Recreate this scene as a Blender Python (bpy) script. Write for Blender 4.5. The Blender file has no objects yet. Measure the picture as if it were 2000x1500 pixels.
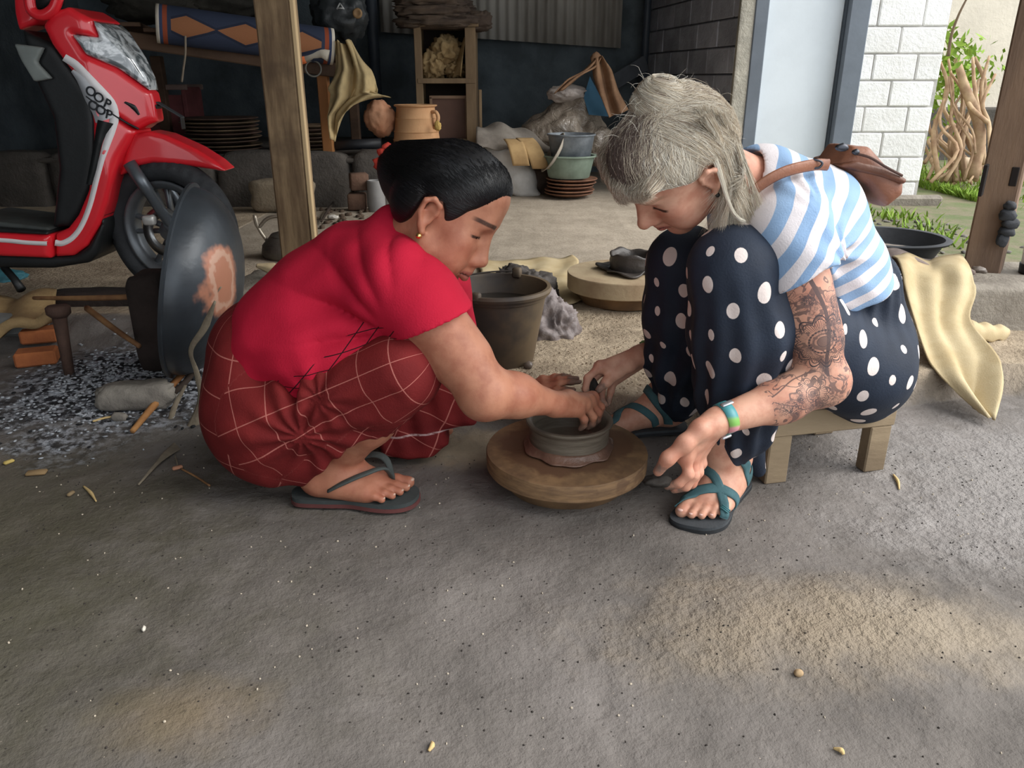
import bpy, math, random
import numpy as np
from mathutils import Vector, Matrix
random.seed(7); RNG = np.random.default_rng(11)
C = bpy.context.scene.collection
SC = bpy.context.scene

# ------------------------------------------------------------------ camera
FPX, PITCH, CAMH = 1520.0, math.radians(21.4), 0.85
cam = bpy.data.objects.new('camera', bpy.data.cameras.new('camera'))
C.objects.link(cam); SC.camera = cam
cam.data.sensor_width = 36.0; cam.data.lens = FPX / 2000.0 * 36.0
cam.location = (0, 0, CAMH); cam.rotation_euler = (math.radians(90) - PITCH, 0, 0)
cam.data.clip_start = 0.05
_c, _s = math.cos(PITCH), math.sin(PITCH)

# ------------------------------------------------------------------ world, sun, exposure
SC.view_settings.view_transform = 'Standard'; SC.view_settings.look = 'None'
SC.view_settings.gamma = 1.0; SC.view_settings.use_curve_mapping = False
SC.view_settings.exposure = 0.32
W = bpy.data.worlds.new('overcast'); SC.world = W; W.use_nodes = True
bg = W.node_tree.nodes['Background']; bg.inputs['Color'].default_value = (0.90, 0.95, 1.0, 1); bg.inputs['Strength'].default_value = 1.55
sun = bpy.data.objects.new('sun', bpy.data.lights.new('sun', 'SUN')); C.objects.link(sun)
sun.data.energy = 3.3; sun.data.angle = math.radians(50); sun.data.color = (1.0, 0.97, 0.92)
sun.rotation_euler = Vector((-0.74, 0.14, -0.66)).to_track_quat('-Z', 'Y').to_euler()

# ------------------------------------------------------------------ picture helpers: a pixel becomes a real point in space
def at(px, py, Y):
    a, b = (px - 1000) / FPX, (750 - py) / FPX
    t = Y / (_c + b * _s)
    return Vector((a * t, Y, CAMH + t * (b * _c - _s)))
def atz(px, py, z):
    a, b = (px - 1000) / FPX, (750 - py) / FPX
    t = (z - CAMH) / (b * _c - _s)
    return Vector((a * t, t * (_c + b * _s), z))
def atd(px, py, t):
    a, b = (px - 1000) / FPX, (750 - py) / FPX
    return Vector((a * t, t * (_c + b * _s), CAMH + t * (b * _c - _s)))
CR, CU, CB = Vector((1, 0, 0)), Vector((0, _s, _c)), Vector((0, -_c, _s))   # picture right, picture up, towards the viewer
def cdir(x, y, z): return (CR * x + CU * y + CB * z).normalized()
def lin(r, g, b):
    f = lambda v: (v / 255 / 12.92) if v / 255 <= 0.04045 else ((v / 255 + 0.055) / 1.055) ** 2.4
    return (f(r), f(g), f(b), 1)

# ------------------------------------------------------------------ node shorthand
class S:
    def __init__(s, g, k): s.g, s.k = g, k
    def _m(s, op, o=None, o2=None): return s.g.math(op, s, o, o2)
    def __add__(s, o): return s._m('ADD', o)
    __radd__ = __add__
    def __sub__(s, o): return s._m('SUBTRACT', o)
    def __rsub__(s, o): return s.g.math('SUBTRACT', o, s)
    def __mul__(s, o): return s._m('MULTIPLY', o)
    __rmul__ = __mul__
    def __truediv__(s, o): return s._m('DIVIDE', o)
    def __rtruediv__(s, o): return s.g.math('DIVIDE', o, s)
    def __neg__(s): return s._m('MULTIPLY', -1.0)
    def lt(s, o): return s._m('LESS_THAN', o)
    def gt(s, o): return s._m('GREATER_THAN', o)
    def abs(s): return s._m('ABSOLUTE')
    def sin(s): return s._m('SINE')
    def cos(s): return s._m('COSINE')
    def frac(s): return s._m('FRACT')
    def min(s, o): return s._m('MINIMUM', o)
    def max(s, o): return s._m('MAXIMUM', o)
    def pow(s, o): return s._m('POWER', o)
    def sqrt(s): return s._m('SQRT')
    def step(s, a, b):                       # smooth 0..1 between a and b
        return s.g.maprange(s, a, b)
class G:
    def __init__(g, name):
        g.m = bpy.data.materials.new(name); g.m.use_nodes = True; g.t = g.m.node_tree; g.n = g.t.nodes
        g.b = g.n['Principled BSDF']
    def new(g, ty): return g.n.new(ty)
    def put(g, inp, v):
        if isinstance(v, S): g.t.links.new(v.k, inp)
        elif v is not None:
            if isinstance(v, (tuple, list)) and len(v) == 3 and inp.type == 'RGBA': v = (*v, 1)
            inp.default_value = v
    def math(g, op, a, b=None, c=None):
        n = g.new('ShaderNodeMath'); n.operation = op
        g.put(n.inputs[0], a)
        if b is not None: g.put(n.inputs[1], b)
        if c is not None: g.put(n.inputs[2], c)
        return S(g, n.outputs[0])
    def maprange(g, v, a, b):
        n = g.new('ShaderNodeMapRange'); n.interpolation_type = 'SMOOTHSTEP'
        g.put(n.inputs[0], v)
        if a <= b: g.put(n.inputs[1], a); g.put(n.inputs[2], b); g.put(n.inputs[3], 0.0); g.put(n.inputs[4], 1.0)
        else: g.put(n.inputs[1], b); g.put(n.inputs[2], a); g.put(n.inputs[3], 1.0); g.put(n.inputs[4], 0.0)
        return S(g, n.outputs[0])
    def attr(g, name):
        n = g.new('ShaderNodeAttribute'); n.attribute_name = name
        return S(g, n.outputs['Fac']), S(g, n.outputs['Vector'])
    def obco(g): return S(g, g.new('ShaderNodeTexCoord').outputs['Object'])
    def pos(g): return S(g, g.new('ShaderNodeNewGeometry').outputs['Position'])
    def rnd(g): return S(g, g.new('ShaderNodeObjectInfo').outputs['Random'])
    def sep(g, v):
        n = g.new('ShaderNodeSeparateXYZ'); g.put(n.inputs[0], v); return [S(g, n.outputs[i]) for i in range(3)]
    def comb(g, x, y, z):
        n = g.new('ShaderNodeCombineXYZ')
        for i, q in enumerate((x, y, z)): g.put(n.inputs[i], q)
        return S(g, n.outputs[0])
    def scale(g, v, k):
        n = g.new('ShaderNodeVectorMath'); n.operation = 'MULTIPLY'; g.put(n.inputs[0], v); g.put(n.inputs[1], k if isinstance(k, tuple) else (k, k, k)); return S(g, n.outputs[0])
    def noise(g, v, sc, det=3, rough=0.55, dist=0.0, col=False):
        n = g.new('ShaderNodeTexNoise'); g.put(n.inputs['Vector'], v); n.inputs['Scale'].default_value = sc
        n.inputs['Detail'].default_value = det; n.inputs['Roughness'].default_value = rough; n.inputs['Distortion'].default_value = dist
        return S(g, n.outputs['Color' if col else 0])
    def voro(g, v, sc, feat='F1', rnd=1.0):
        n = g.new('ShaderNodeTexVoronoi'); n.feature = feat; g.put(n.inputs['Vector'], v); n.inputs['Scale'].default_value = sc; n.inputs['Randomness'].default_value = rnd
        return S(g, n.outputs['Distance'])
    def mix(g, f, a, b, mode='MIX'):
        n = g.new('ShaderNodeMix'); n.data_type = 'RGBA'; n.blend_type = mode; n.clamp_factor = True
        g.put(n.inputs[0], f); g.put(n.inputs[6], a); g.put(n.inputs[7], b); return S(g, n.outputs[2])
    def bump(g, h, dist=0.002, strength=1.0, nrm=None):
        n = g.new('ShaderNodeBump'); n.inputs['Strength'].default_value = strength; n.inputs['Distance'].default_value = dist
        g.put(n.inputs['Height'], h)
        if nrm is not None: g.put(n.inputs['Normal'], nrm)
        return S(g, n.outputs[0])
    def out(g, col=None, rough=0.7, metal=0.0, bump=None, spec=0.5, alpha=None, trans=None, sss=None, sheen=None, coat=None):
        b = g.b.inputs
        g.put(b['Base Color'], col); g.put(b['Roughness'], rough); g.put(b['Metallic'], metal); g.put(b['Specular IOR Level'], spec)
        if bump is not None: g.put(b['Normal'], bump)
        if alpha is not None: g.put(b['Alpha'], alpha)
        if trans is not None: g.put(b['Transmission Weight'], trans)
        if sss is not None: b['Subsurface Weight'].default_value = sss; b['Subsurface Radius'].default_value = (0.012, 0.005, 0.003); b['Subsurface Scale'].default_value = 1.0
        if sheen is not None: b['Sheen Weight'].default_value = sheen
        if coat is not None: b['Coat Weight'].default_value = coat; b['Coat Roughness'].default_value = 0.05
        return g.m
_mc = {}
def M(name, col, rough=0.7, var=0.18, sc=8.0, bump=0.003, bsc=None, metal=0.0, col2=None, spec=0.4, stretch=None, objvar=0.0, trans=None, coat=None):
    """plain weathered material: base colour with noisy variation, fine relief"""
    if name in _mc: return _mc[name]
    g = G(name); co = g.obco()
    if stretch: co = g.scale(co, stretch)
    c1 = lin(*col); c2 = lin(*col2) if col2 else tuple(x * (1 - var * 1.6) for x in c1[:3]) + (1,)
    n1 = g.noise(co, sc, 5, 0.6); c = g.mix(n1.step(0.3, 0.7), c1, c2)
    if objvar:
        k = g.rnd() * objvar + (1 - objvar / 2)
        c = g.mix(1.0, c, g.comb(k, k, k), 'MULTIPLY')
    nb = None
    if bump: nb = g.bump(g.noise(co, bsc or sc * 7, 4, 0.65), bump)
    _mc[name] = g.out(c, rough, metal, nb, spec, trans=trans, coat=coat)
    return _mc[name]

# ------------------------------------------------------------------ objects
def thing(name, label, cat, loc=(0, 0, 0), group=None):
    o = bpy.data.objects.new(name, None); C.objects.link(o); o.location = loc; o.empty_display_size = 0.05
    o['label'] = label; o['category'] = cat
    if group: o['group'] = group
    return o
def tag(o, label, cat, group=None):
    o['label'] = label; o['category'] = cat
    if group: o['group'] = group
    return o
def root_of(o):
    while o.parent: o = o.parent
    return o
def obj(name, vf, mat, parent=None, smooth=True, origin=None, angle=None):
    """one mesh object from (verts, faces) in world coordinates"""
    v, f = vf[0], vf[1]
    v = np.asarray(v, dtype=float).reshape(-1, 3)
    org = np.array(root_of(parent).location) if parent else np.array(origin if origin is not None else (v.min(0) + v.max(0)) / 2 * np.array([1, 1, 0]) + np.array([0, 0, v[:, 2].min()]))
    me = bpy.data.meshes.new(name)
    if isinstance(f, np.ndarray):
        n, k = f.shape
        me.vertices.add(len(v)); me.vertices.foreach_set('co', (v - org).astype(np.float32).ravel())
        me.loops.add(n * k); me.loops.foreach_set('vertex_index', f.astype(np.int32).ravel())
        me.polygons.add(n); me.polygons.foreach_set('loop_start', np.arange(0, n * k, k, dtype=np.int32))
        me.update(calc_edges=True); me.validate()
    else:
        me.from_pydata((v - org).tolist(), [], f); me.update()
    me.polygons.foreach_set('use_smooth', [smooth] * len(me.polygons))
    if smooth and angle: me.set_sharp_from_angle(angle=math.radians(angle))
    if mat is not None: me.materials.append(mat)
    o = bpy.data.objects.new(name, me); C.objects.link(o)
    if parent: o.parent = parent
    else: o.location = org
    return o
def struct(name, vf, mat, parent=None, smooth=False, **k):
    o = obj(name, vf, mat, parent, smooth, **k)
    if not parent: o['kind'] = 'structure'
    return o
def fattr(o, name, vals):
    vals = np.asarray(vals, dtype=np.float32)
    if vals.ndim == 1: a = o.data.attributes.new(name, 'FLOAT', 'POINT'); a.data.foreach_set('value', vals)
    else: a = o.data.attributes.new(name, 'FLOAT_VECTOR', 'POINT'); a.data.foreach_set('vector', vals.ravel())

# ------------------------------------------------------------------ mesh makers (all return verts, faces in world coordinates)
def join(*ms):
    V, F, n = [], [], 0
    for v, f in ms:
        v = np.asarray(v, float).reshape(-1, 3); V.append(v); F += [[int(i) + n for i in q] for q in f]; n += len(v)
    return np.vstack(V), F
def frame(d, up=(0, 0, 1)):
    d = Vector(d).normalized(); up = Vector(up)
    if abs(d.dot(up.normalized())) > 0.98: up = Vector((1, 0, 0))
    x = up.cross(d).normalized(); y = d.cross(x)
    return x, y, d
def box(c, s, rot=None, bev=0.0):
    """box with chamfered edges; rot = 3x3 (columns are the axes)"""
    hx, hy, hz = s[0] / 2, s[1] / 2, s[2] / 2
    R = np.array(rot) if rot is not None else np.eye(3)
    if bev <= 0:
        v = np.array([(x * hx, y * hy, z * hz) for x in (-1, 1) for y in (-1, 1) for z in (-1, 1)])
        f = [[0, 1, 3, 2], [4, 6, 7, 5], [0, 4, 5, 1], [2, 3, 7, 6], [0, 2, 6, 4], [1, 5, 7, 3]]
        return v @ R.T + np.array(c), f
    b = min(bev, hx * .9, hy * .9, hz * .9); v = []; idx = {}
    for x in (-1, 1):
        for y in (-1, 1):
            for z in (-1, 1):
                for ax in range(3):
                    p = [x * (hx - b), y * (hy - b), z * (hz - b)]; p[ax] += (x, y, z)[ax] * b
                    idx[(x, y, z, ax)] = len(v); v.append(p)
    f = []
    for ax in range(3):
        o1, o2 = [a for a in range(3) if a != ax]
        for sgn in (-1, 1):
            q = []
            for s1, s2 in ((-1, -1), (1, -1), (1, 1), (-1, 1)):
                k = [0, 0, 0]; k[ax] = sgn; k[o1] = s1; k[o2] = s2; q.append(idx[(*k, ax)])
            f.append(q)
    for ax in range(3):
        o1, o2 = [a for a in range(3) if a != ax]
        for s1 in (-1, 1):
            for s2 in (-1, 1):
                q = []
                for sg, a in ((-1, o1), (1, o1), (1, o2), (-1, o2)):
                    k = [0, 0, 0]; k[ax] = sg; k[o1] = s1; k[o2] = s2; q.append(idx[(*k, a)])
                f.append(q)
    for x in (-1, 1):
        for y in (-1, 1):
            for z in (-1, 1): f.append([idx[(x, y, z, a)] for a in range(3)])
    v = np.array(v) @ R.T + np.array(c)
    ctr = np.array(c); ff = []
    for q in f:
        n = np.cross(v[q[1]] - v[q[0]], v[q[2]] - v[q[0]])
        ff.append(q if np.dot(n, v[q].mean(0) - ctr) > 0 else q[::-1])
    return v, ff
def rotz(a): c, s = math.cos(a), math.sin(a); return np.array([[c, -s, 0], [s, c, 0], [0, 0, 1]])
def bar(a, b, w, h, bev=0.004, up=(0, 0, 1), twist=0):
    """rectangular bar from a to b"""
    a, b = Vector(a), Vector(b); x, y, d = frame(b - a, up)
    return box((a + b) / 2, (w, h, (b - a).length), np.array([x, y, d]).T, bev)
def lathe(prof, c=(0, 0, 0), seg=48, axis=(0, 0, 1), wob=0.0, arc=None):
    """profile [(r, h)] turned about an axis through c"""
    x, y, d = (np.array(q) for q in frame(axis, (0, 1, 0))); c = np.array(c, float)
    ph = RNG.uniform(0, 6.28, 3); V = []; F = []
    for r, h in prof:
        for i in range(seg):
            a = 2 * math.pi * i / seg
            rr = r * (1 + wob * (math.sin(2 * a + ph[0]) + .6 * math.sin(3 * a + ph[1]) + .4 * math.sin(5 * a + ph[2])))
            V.append(c + x * (rr * math.cos(a)) + y * (rr * math.sin(a)) + d * h)
    for j in range(len(prof) - 1):
        for i in range(seg):
            k = (i + 1) % seg; F.append([j * seg + i, j * seg + k, (j + 1) * seg + k, (j + 1) * seg + i])
    return np.array(V), F
def tube(pts, r, seg=8, caps=True, flat=1.0, up=(0, 0, 1)):
    pts = [Vector(p) for p in pts]; n = len(pts)
    rs = [r] * n if np.isscalar(r) else list(r)
    if len(rs) != n: rs = list(np.interp(np.linspace(0, 1, n), np.linspace(0, 1, len(rs)), rs))
    V, F = [], []; x = None
    for i, p in enumerate(pts):
        d = (pts[min(i + 1, n - 1)] - pts[max(i - 1, 0)]).normalized()
        if x is None: x, y, _ = frame(d, up)
        else: x = (x - d * x.dot(d)).normalized(); y = d.cross(x)
        for k in range(seg):
            a = 2 * math.pi * k / seg; V.append(p + x * (rs[i] * math.cos(a)) + y * (rs[i] * flat * math.sin(a)))
    for i in range(n - 1):
        for k in range(seg):
            q = (k + 1) % seg; F.append([i * seg + k, i * seg + q, (i + 1) * seg + q, (i + 1) * seg + k])
    if caps: F.append(list(range(seg))[::-1]); F.append([(n - 1) * seg + k for k in range(seg)])
    return np.array([tuple(p) for p in V]), F
def spline(pts, n=24):
    """Catmull-Rom through points"""
    P = np.array([tuple(p) for p in pts], float); k = len(P)
    Q = np.vstack([2 * P[0] - P[1], P, 2 * P[-1] - P[-2]]); out = []
    for u in np.linspace(0, k - 1 - 1e-9, n):
        i = int(u); t = u - i; a, b, c, d = Q[i:i + 4]
        out.append(0.5 * (2 * b + (c - a) * t + (2 * a - 5 * b + 4 * c - d) * t * t + (3 * b - a - 3 * c + d) * t ** 3))
    return np.array(out)
def sheet(fn, nu, nv, thick=0.0, close_u=False):
    """grid surface fn(u, v) -> point, with real thickness"""
    P = np.array([[tuple(fn(i / (nu - 1), j / (nv - 1))) for j in range(nv)] for i in range(nu)], float)
    idx = lambda i, j, o=0: o + i * nv + j
    F = [[idx(i, j), idx(i + 1, j), idx(i + 1, j + 1), idx(i, j + 1)] for i in range(nu - 1) for j in range(nv - 1)]
    V = P.reshape(-1, 3)
    if thick:
        du = np.gradient(P, axis=0); dv = np.gradient(P, axis=1); N = np.cross(du, dv); N /= np.linalg.norm(N, axis=2, keepdims=True) + 1e-12
        Q = (P - N * thick).reshape(-1, 3); o = len(V); V = np.vstack([V, Q])
        F += [[q + o for q in f[::-1]] for f in F]
        rim = [(i, 0) for i in range(nu)] + [(nu - 1, j) for j in range(1, nv)] + [(i, nv - 1) for i in range(nu - 2, -1, -1)] + [(0, j) for j in range(nv - 2, 0, -1)]
        for a, b in zip(rim, rim[1:] + rim[:1]): F.append([idx(*b), idx(*a), idx(*a, o), idx(*b, o)])
    return V, F
def prism(poly, a, b, ax='y'):
    """polygon [(x, z)] extruded along y from a to b (any plane by ax)"""
    n = len(poly); mk = {'y': lambda p, t: (p[0], t, p[1]), 'z': lambda p, t: (p[0], p[1], t), 'x': lambda p, t: (t, p[0], p[1])}[ax]
    V = [mk(p, a) for p in poly] + [mk(p, b) for p in poly]
    F = [list(range(n)), list(range(2 * n - 1, n - 1, -1))] + [[i, i + n, (i + 1) % n + n, (i + 1) % n] for i in range(n)]
    return np.array(V), F
def hash3(P, s=0.0):
    return np.sin(P[..., 0] * 12.9898 + P[..., 1] * 78.233 + P[..., 2] * 37.719 + s) * 43758.5453 % 1.0
def vnoise(P, sc=1.0, s=0.0):
    """value noise in numpy, -1..1"""
    P = np.asarray(P, float) * sc; I = np.floor(P); f = P - I; f = f * f * (3 - 2 * f); r = 0
    for dx in (0, 1):
        for dy in (0, 1):
            for dz in (0, 1):
                w = (f[..., 0] if dx else 1 - f[..., 0]) * (f[..., 1] if dy else 1 - f[..., 1]) * (f[..., 2] if dz else 1 - f[..., 2])
                r = r + w * hash3(I + np.array([dx, dy, dz]), s)
    return r * 2 - 1
def fbm(P, sc=1.0, o=3, s=0.0):
    return sum(vnoise(P, sc * 2 ** i, s + i * 7.1) * 0.5 ** i for i in range(o))
_ico = {}
def ico(n=2):
    if n in _ico: return _ico[n]
    import bmesh
    bm = bmesh.new(); bmesh.ops.create_icosphere(bm, subdivisions=n, radius=1)
    v = np.array([tuple(x.co) for x in bm.verts]); f = [[x.index for x in q.verts] for q in bm.faces]; bm.free()
    _ico[n] = (v, f); return _ico[n]
def rock(c, s, seed=0, n=3, amp=0.25, sc=1.6, rot=0.0, flatb=False, box_=0.0):
    v, f = ico(n); v = v.copy()
    if box_: v = np.sign(v) * np.abs(v) ** (1 - box_)
    v = v * (1 + amp * fbm(v, sc, 3, seed))[:, None] * np.array(s)
    if flatb: v[:, 2] = np.maximum(v[:, 2], -s[2] * 0.55)
    return v @ rotz(rot).T + np.array(c), f

# ------------------------------------------------------------------ signed-distance modelling (numpy surface nets)
V3 = lambda p: np.array(tuple(p), float)
def nrm(v): v = np.asarray(v, float); return v / (np.linalg.norm(v) + 1e-12)
class Sdf:
    def __init__(s): s.p = []
    def add(s, f, c, R, k=0.02, op='+'): s.p.append((f, V3(c) if c is not None else None, R, k, op)); return s
    def cone(s, a, b, r1, r2, k=0.02, op='+', flat=None):
        """tapered limb a -> b; flat = (axis, factor): factor > 1 squeezes it along that axis"""
        a, b = V3(a), V3(b); ba = b - a; L2 = ba @ ba + 1e-12
        ax = nrm(flat[0]) if flat else None; fk = flat[1] if flat else 1
        def f(P):
            pa = P - a
            if ax is not None:
                pa = pa + np.outer(pa @ ax, ax * (fk - 1)); bb = ba + ax * (ba @ ax) * (fk - 1)
            else: bb = ba
            h = np.clip(pa @ bb / (bb @ bb + 1e-12), 0, 1)
            q = pa - h[:, None] * bb
            return np.sqrt(np.einsum('ij,ij->i', q, q)) - (r1 + (r2 - r1) * h)
        rr = max(r1, r2) * (max(1, 1 / fk))
        return s.add(f, (a + b) / 2, math.sqrt(L2) / 2 + rr, k, op)
    def chain(s, pts, rs, k=0.02, op='+', flat=None):
        for i in range(len(pts) - 1): s.cone(pts[i], pts[i + 1], rs[i], rs[i + 1], k, op, flat)
        return s
    def ell(s, c, r, R=None, k=0.02, op='+'):
        """ellipsoid; R columns are its axes"""
        c = V3(c); r = np.array(r, float); R = np.eye(3) if R is None else np.array(R, float)
        def f(P):
            q = (P - c) @ R; k0 = np.sqrt(((q / r) ** 2).sum(1)); k1 = np.sqrt(((q / r ** 2) ** 2).sum(1)) + 1e-9
            return np.where(k0 < 1e-4, -r.min(), k0 * (k0 - 1) / k1)
        return s.add(f, c, r.max(), k, op)
    def sph(s, c, r, k=0.02, op='+'): return s.ell(c, (r, r, r), None, k, op)
    def boxr(s, c, h, R=None, r=0.01, k=0.01, op='+'):
        c = V3(c); h = np.array(h, float); R = np.eye(3) if R is None else np.array(R, float)
        def f(P):
            q = np.abs((P - c) @ R) - (h - r)
            return np.sqrt((np.maximum(q, 0) ** 2).sum(1)) + np.minimum(q.max(1), 0) - r
        return s.add(f, c, float(np.linalg.norm(h)), k, op)
    def plane(s, p, n, k=0.006):
        """cut away the side n points to"""
        p, n = V3(p), nrm(n)
        return s.add(lambda P: (P - p) @ n, None, 0, k, 'x')
    def poly(s, pts, Y, h, r, k=0.01, op='+', tilt=None):
        """outline [(x, z)] at depth Y with half thickness h and rounded rim r"""
        Q = np.array(pts, float); E = np.roll(Q, -1, 0) - Q
        def f(P):
            x = P[:, [0, 2]]; d = np.full(len(P), 1e9); w = np.zeros(len(P), bool)
            for q, e, q2 in zip(Q, E, np.roll(Q, -1, 0)):
                wv = x - q; t = np.clip(wv @ e / (e @ e + 1e-12), 0, 1); bb = wv - t[:, None] * e; d = np.minimum(d, (bb ** 2).sum(1))
                c1 = (q[1] <= x[:, 1]) & (q2[1] > x[:, 1]); c2 = (q[1] > x[:, 1]) & (q2[1] <= x[:, 1]); cr = e[0] * wv[:, 1] - e[1] * wv[:, 0]
                w ^= (c1 & (cr > 0)) | (c2 & (cr < 0))
            d2 = np.sqrt(d) * np.where(w, -1, 1)
            yc = Y(P) if callable(Y) else Y
            hh = h(P) if callable(h) else h
            dy = np.abs(P[:, 1] - yc) - hh
            return np.sqrt(np.maximum(d2 + r, 0) ** 2 + np.maximum(dy + r, 0) ** 2) + np.minimum(np.maximum(d2 + r, dy + r), 0) - r
        lo, hi = Q.min(0), Q.max(0)
        y0 = Y if not callable(Y) else None
        if y0 is None: return s.add(f, None, 0, k, op)
        hm = h if not callable(h) else 0.3
        c = np.array([(lo[0] + hi[0]) / 2, y0, (lo[1] + hi[1]) / 2]); return s.add(f, c, float(np.linalg.norm(hi - lo) / 2 + hm), k, op)
    def disp(s, f): return s.add(f, None, 0, 0, 'd')          # f(P) is added to the distance (negative = outwards)
    def eval(s, P, prims=None):
        d = None
        for f, c, R, k, op in (prims if prims is not None else s.p):
            if op == 'd': 
                if d is not None: d = d + f(P)
                continue
            e = f(P)
            if op == '+':
                if d is None: d = e
                elif k <= 0: d = np.minimum(d, e)
                else: h = np.maximum(k - np.abs(d - e), 0) / k; d = np.minimum(d, e) - h * h * k * 0.25
            else:
                if d is None: continue
                if op == '-': e = -e
                if k <= 0: d = np.maximum(d, e)
                else: h = np.maximum(k - np.abs(d - e), 0) / k; d = np.maximum(d, e) + h * h * k * 0.25
        return np.full(len(P), 1e3) if d is None else d
    def mesh(s, h=0.004, B=14, smooth=1):
        cs = [(c, R) for f, c, R, k, op in s.p if c is not None and op == '+']
        lo = np.min([c - R for c, R in cs], 0) - 3 * h; hi = np.max([c + R for c, R in cs], 0) + 3 * h
        nb = np.ceil((hi - lo) / (h * B)).astype(int); bs = h * B
        I = np.stack(np.meshgrid(*[np.arange(n) for n in nb], indexing='ij'), -1).reshape(-1, 3)
        ctr = lo + (I + 0.5) * bs; half = bs * math.sqrt(3) / 2
        near = np.zeros(len(I), bool)
        for c, R in cs: near |= np.linalg.norm(ctr - c, axis=1) < R + half + 0.03
        I, ctr = I[near], ctr[near]
        dc = s.eval(ctr); ok = np.abs(dc) < half * 1.6 + 0.02; I, ctr = I[ok], ctr[ok]
        g = np.arange(B + 1); gg = np.stack(np.meshgrid(g, g, g, indexing='ij'), -1).reshape(-1, 3)
        NX, NY, NZ = (nb * B + 2); key = lambda q: (q[..., 0] * NY + q[..., 1]) * NZ + q[..., 2]
        VK, VP, Q = [], [], []
        corners = np.array([(0, 0, 0), (1, 0, 0), (0, 1, 0), (1, 1, 0), (0, 0, 1), (1, 0, 1), (0, 1, 1), (1, 1, 1)])
        edges = [(0, 1), (2, 3), (4, 5), (6, 7), (0, 2), (1, 3), (4, 6), (5, 7), (0, 4), (1, 5), (2, 6), (3, 7)]
        for bi, c in zip(I, ctr):
            pr = [q for q in s.p if q[1] is None or np.linalg.norm(q[1] - c) < q[2] + half + q[3] + 0.012]
            if not any(q[4] == '+' for q in pr): continue
            base = bi * B
            D = s.eval(lo + (base + gg) * h, pr).reshape(B + 1, B + 1, B + 1)
            sg = D < 0
            if sg.all() or not sg.any(): continue
            cv = np.stack([sg[a:a + B, b:b + B, e:e + B] for a, b, e in corners]); cnt = cv.sum(0); act = (cnt > 0) & (cnt < 8)
            ci = np.argwhere(act)
            dv = np.stack([D[ci[:, 0] + a, ci[:, 1] + b, ci[:, 2] + e] for a, b, e in corners], 1)
            acc = np.zeros((len(ci), 3)); n = np.zeros(len(ci))
            for a, b in edges:
                x = (dv[:, a] < 0) != (dv[:, b] < 0); t = dv[:, a] / np.where(x, dv[:, a] - dv[:, b], 1)
                p = corners[a] + t[:, None] * (corners[b] - corners[a]); acc[x] += p[x]; n[x] += 1
            VP.append(lo + (base + ci + acc / n[:, None]) * h); VK.append(key(base + ci))
            for ax in range(3):
                sl = [slice(0, B)] * 3; s2 = list(sl); s2[ax] = slice(1, B + 1)
                x = sg[tuple(sl)] != sg[tuple(s2)]; e = np.argwhere(x)
                if not len(e): continue
                ins = sg[e[:, 0], e[:, 1], e[:, 2]]; e = e + base
                u, w = (ax + 1) % 3, (ax + 2) % 3; ou = np.zeros(3, int); ow = np.zeros(3, int); ou[u] = 1; ow[w] = 1
                q = np.stack([key(e - ou - ow), key(e - ow), key(e), key(e - ou)], 1)
                q[~ins] = q[~ins][:, ::-1]; Q.append(q)
        VK = np.concatenate(VK); VP = np.concatenate(VP); Q = np.concatenate(Q)
        o = np.argsort(VK); VK, VP = VK[o], VP[o]
        ix = np.searchsorted(VK, Q); ix = np.minimum(ix, len(VK) - 1); good = (VK[ix] == Q).all(1); F = ix[good]
        # close the few small gaps left between sampling blocks
        A0 = F.ravel().astype(np.int64); B0 = np.roll(F, -1, 1).ravel().astype(np.int64); NV = len(VP)
        bd = ~np.isin(A0 * NV + B0, B0 * NV + A0)
        if bd.any():
            nxt = {}
            for a, b in zip(A0[bd], B0[bd]): nxt[int(b)] = int(a)
            seen, newF, newV = set(), [], []
            for s0 in list(nxt):
                if s0 in seen: continue
                lp, q = [s0], nxt[s0]; seen.add(s0)
                while q != s0 and q in nxt and q not in seen and len(lp) < 24: lp.append(q); seen.add(q); q = nxt[q]
                if q == s0 and len(lp) >= 4 and len(lp) % 2 == 0:
                    c = NV + len(newV); newV.append(VP[lp].mean(0))
                    for i in range(0, len(lp), 2): newF.append([c, lp[i], lp[(i + 1) % len(lp)], lp[(i + 2) % len(lp)]])
            if newF: VP = np.vstack([VP, np.array(newV)]); F = np.vstack([F, np.array(newF)])
        if smooth:
            for _ in range(smooth):
                A = np.zeros_like(VP); n = np.zeros(len(VP))
                for a in range(4):
                    b = (a + 1) % 4
                    np.add.at(A, F[:, a], VP[F[:, b]]); np.add.at(n, F[:, a], 1); np.add.at(A, F[:, b], VP[F[:, a]]); np.add.at(n, F[:, b], 1)
                m = n > 0; VP[m] = VP[m] * 0.5 + 0.5 * A[m] / n[m, None]
        return VP, F
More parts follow.
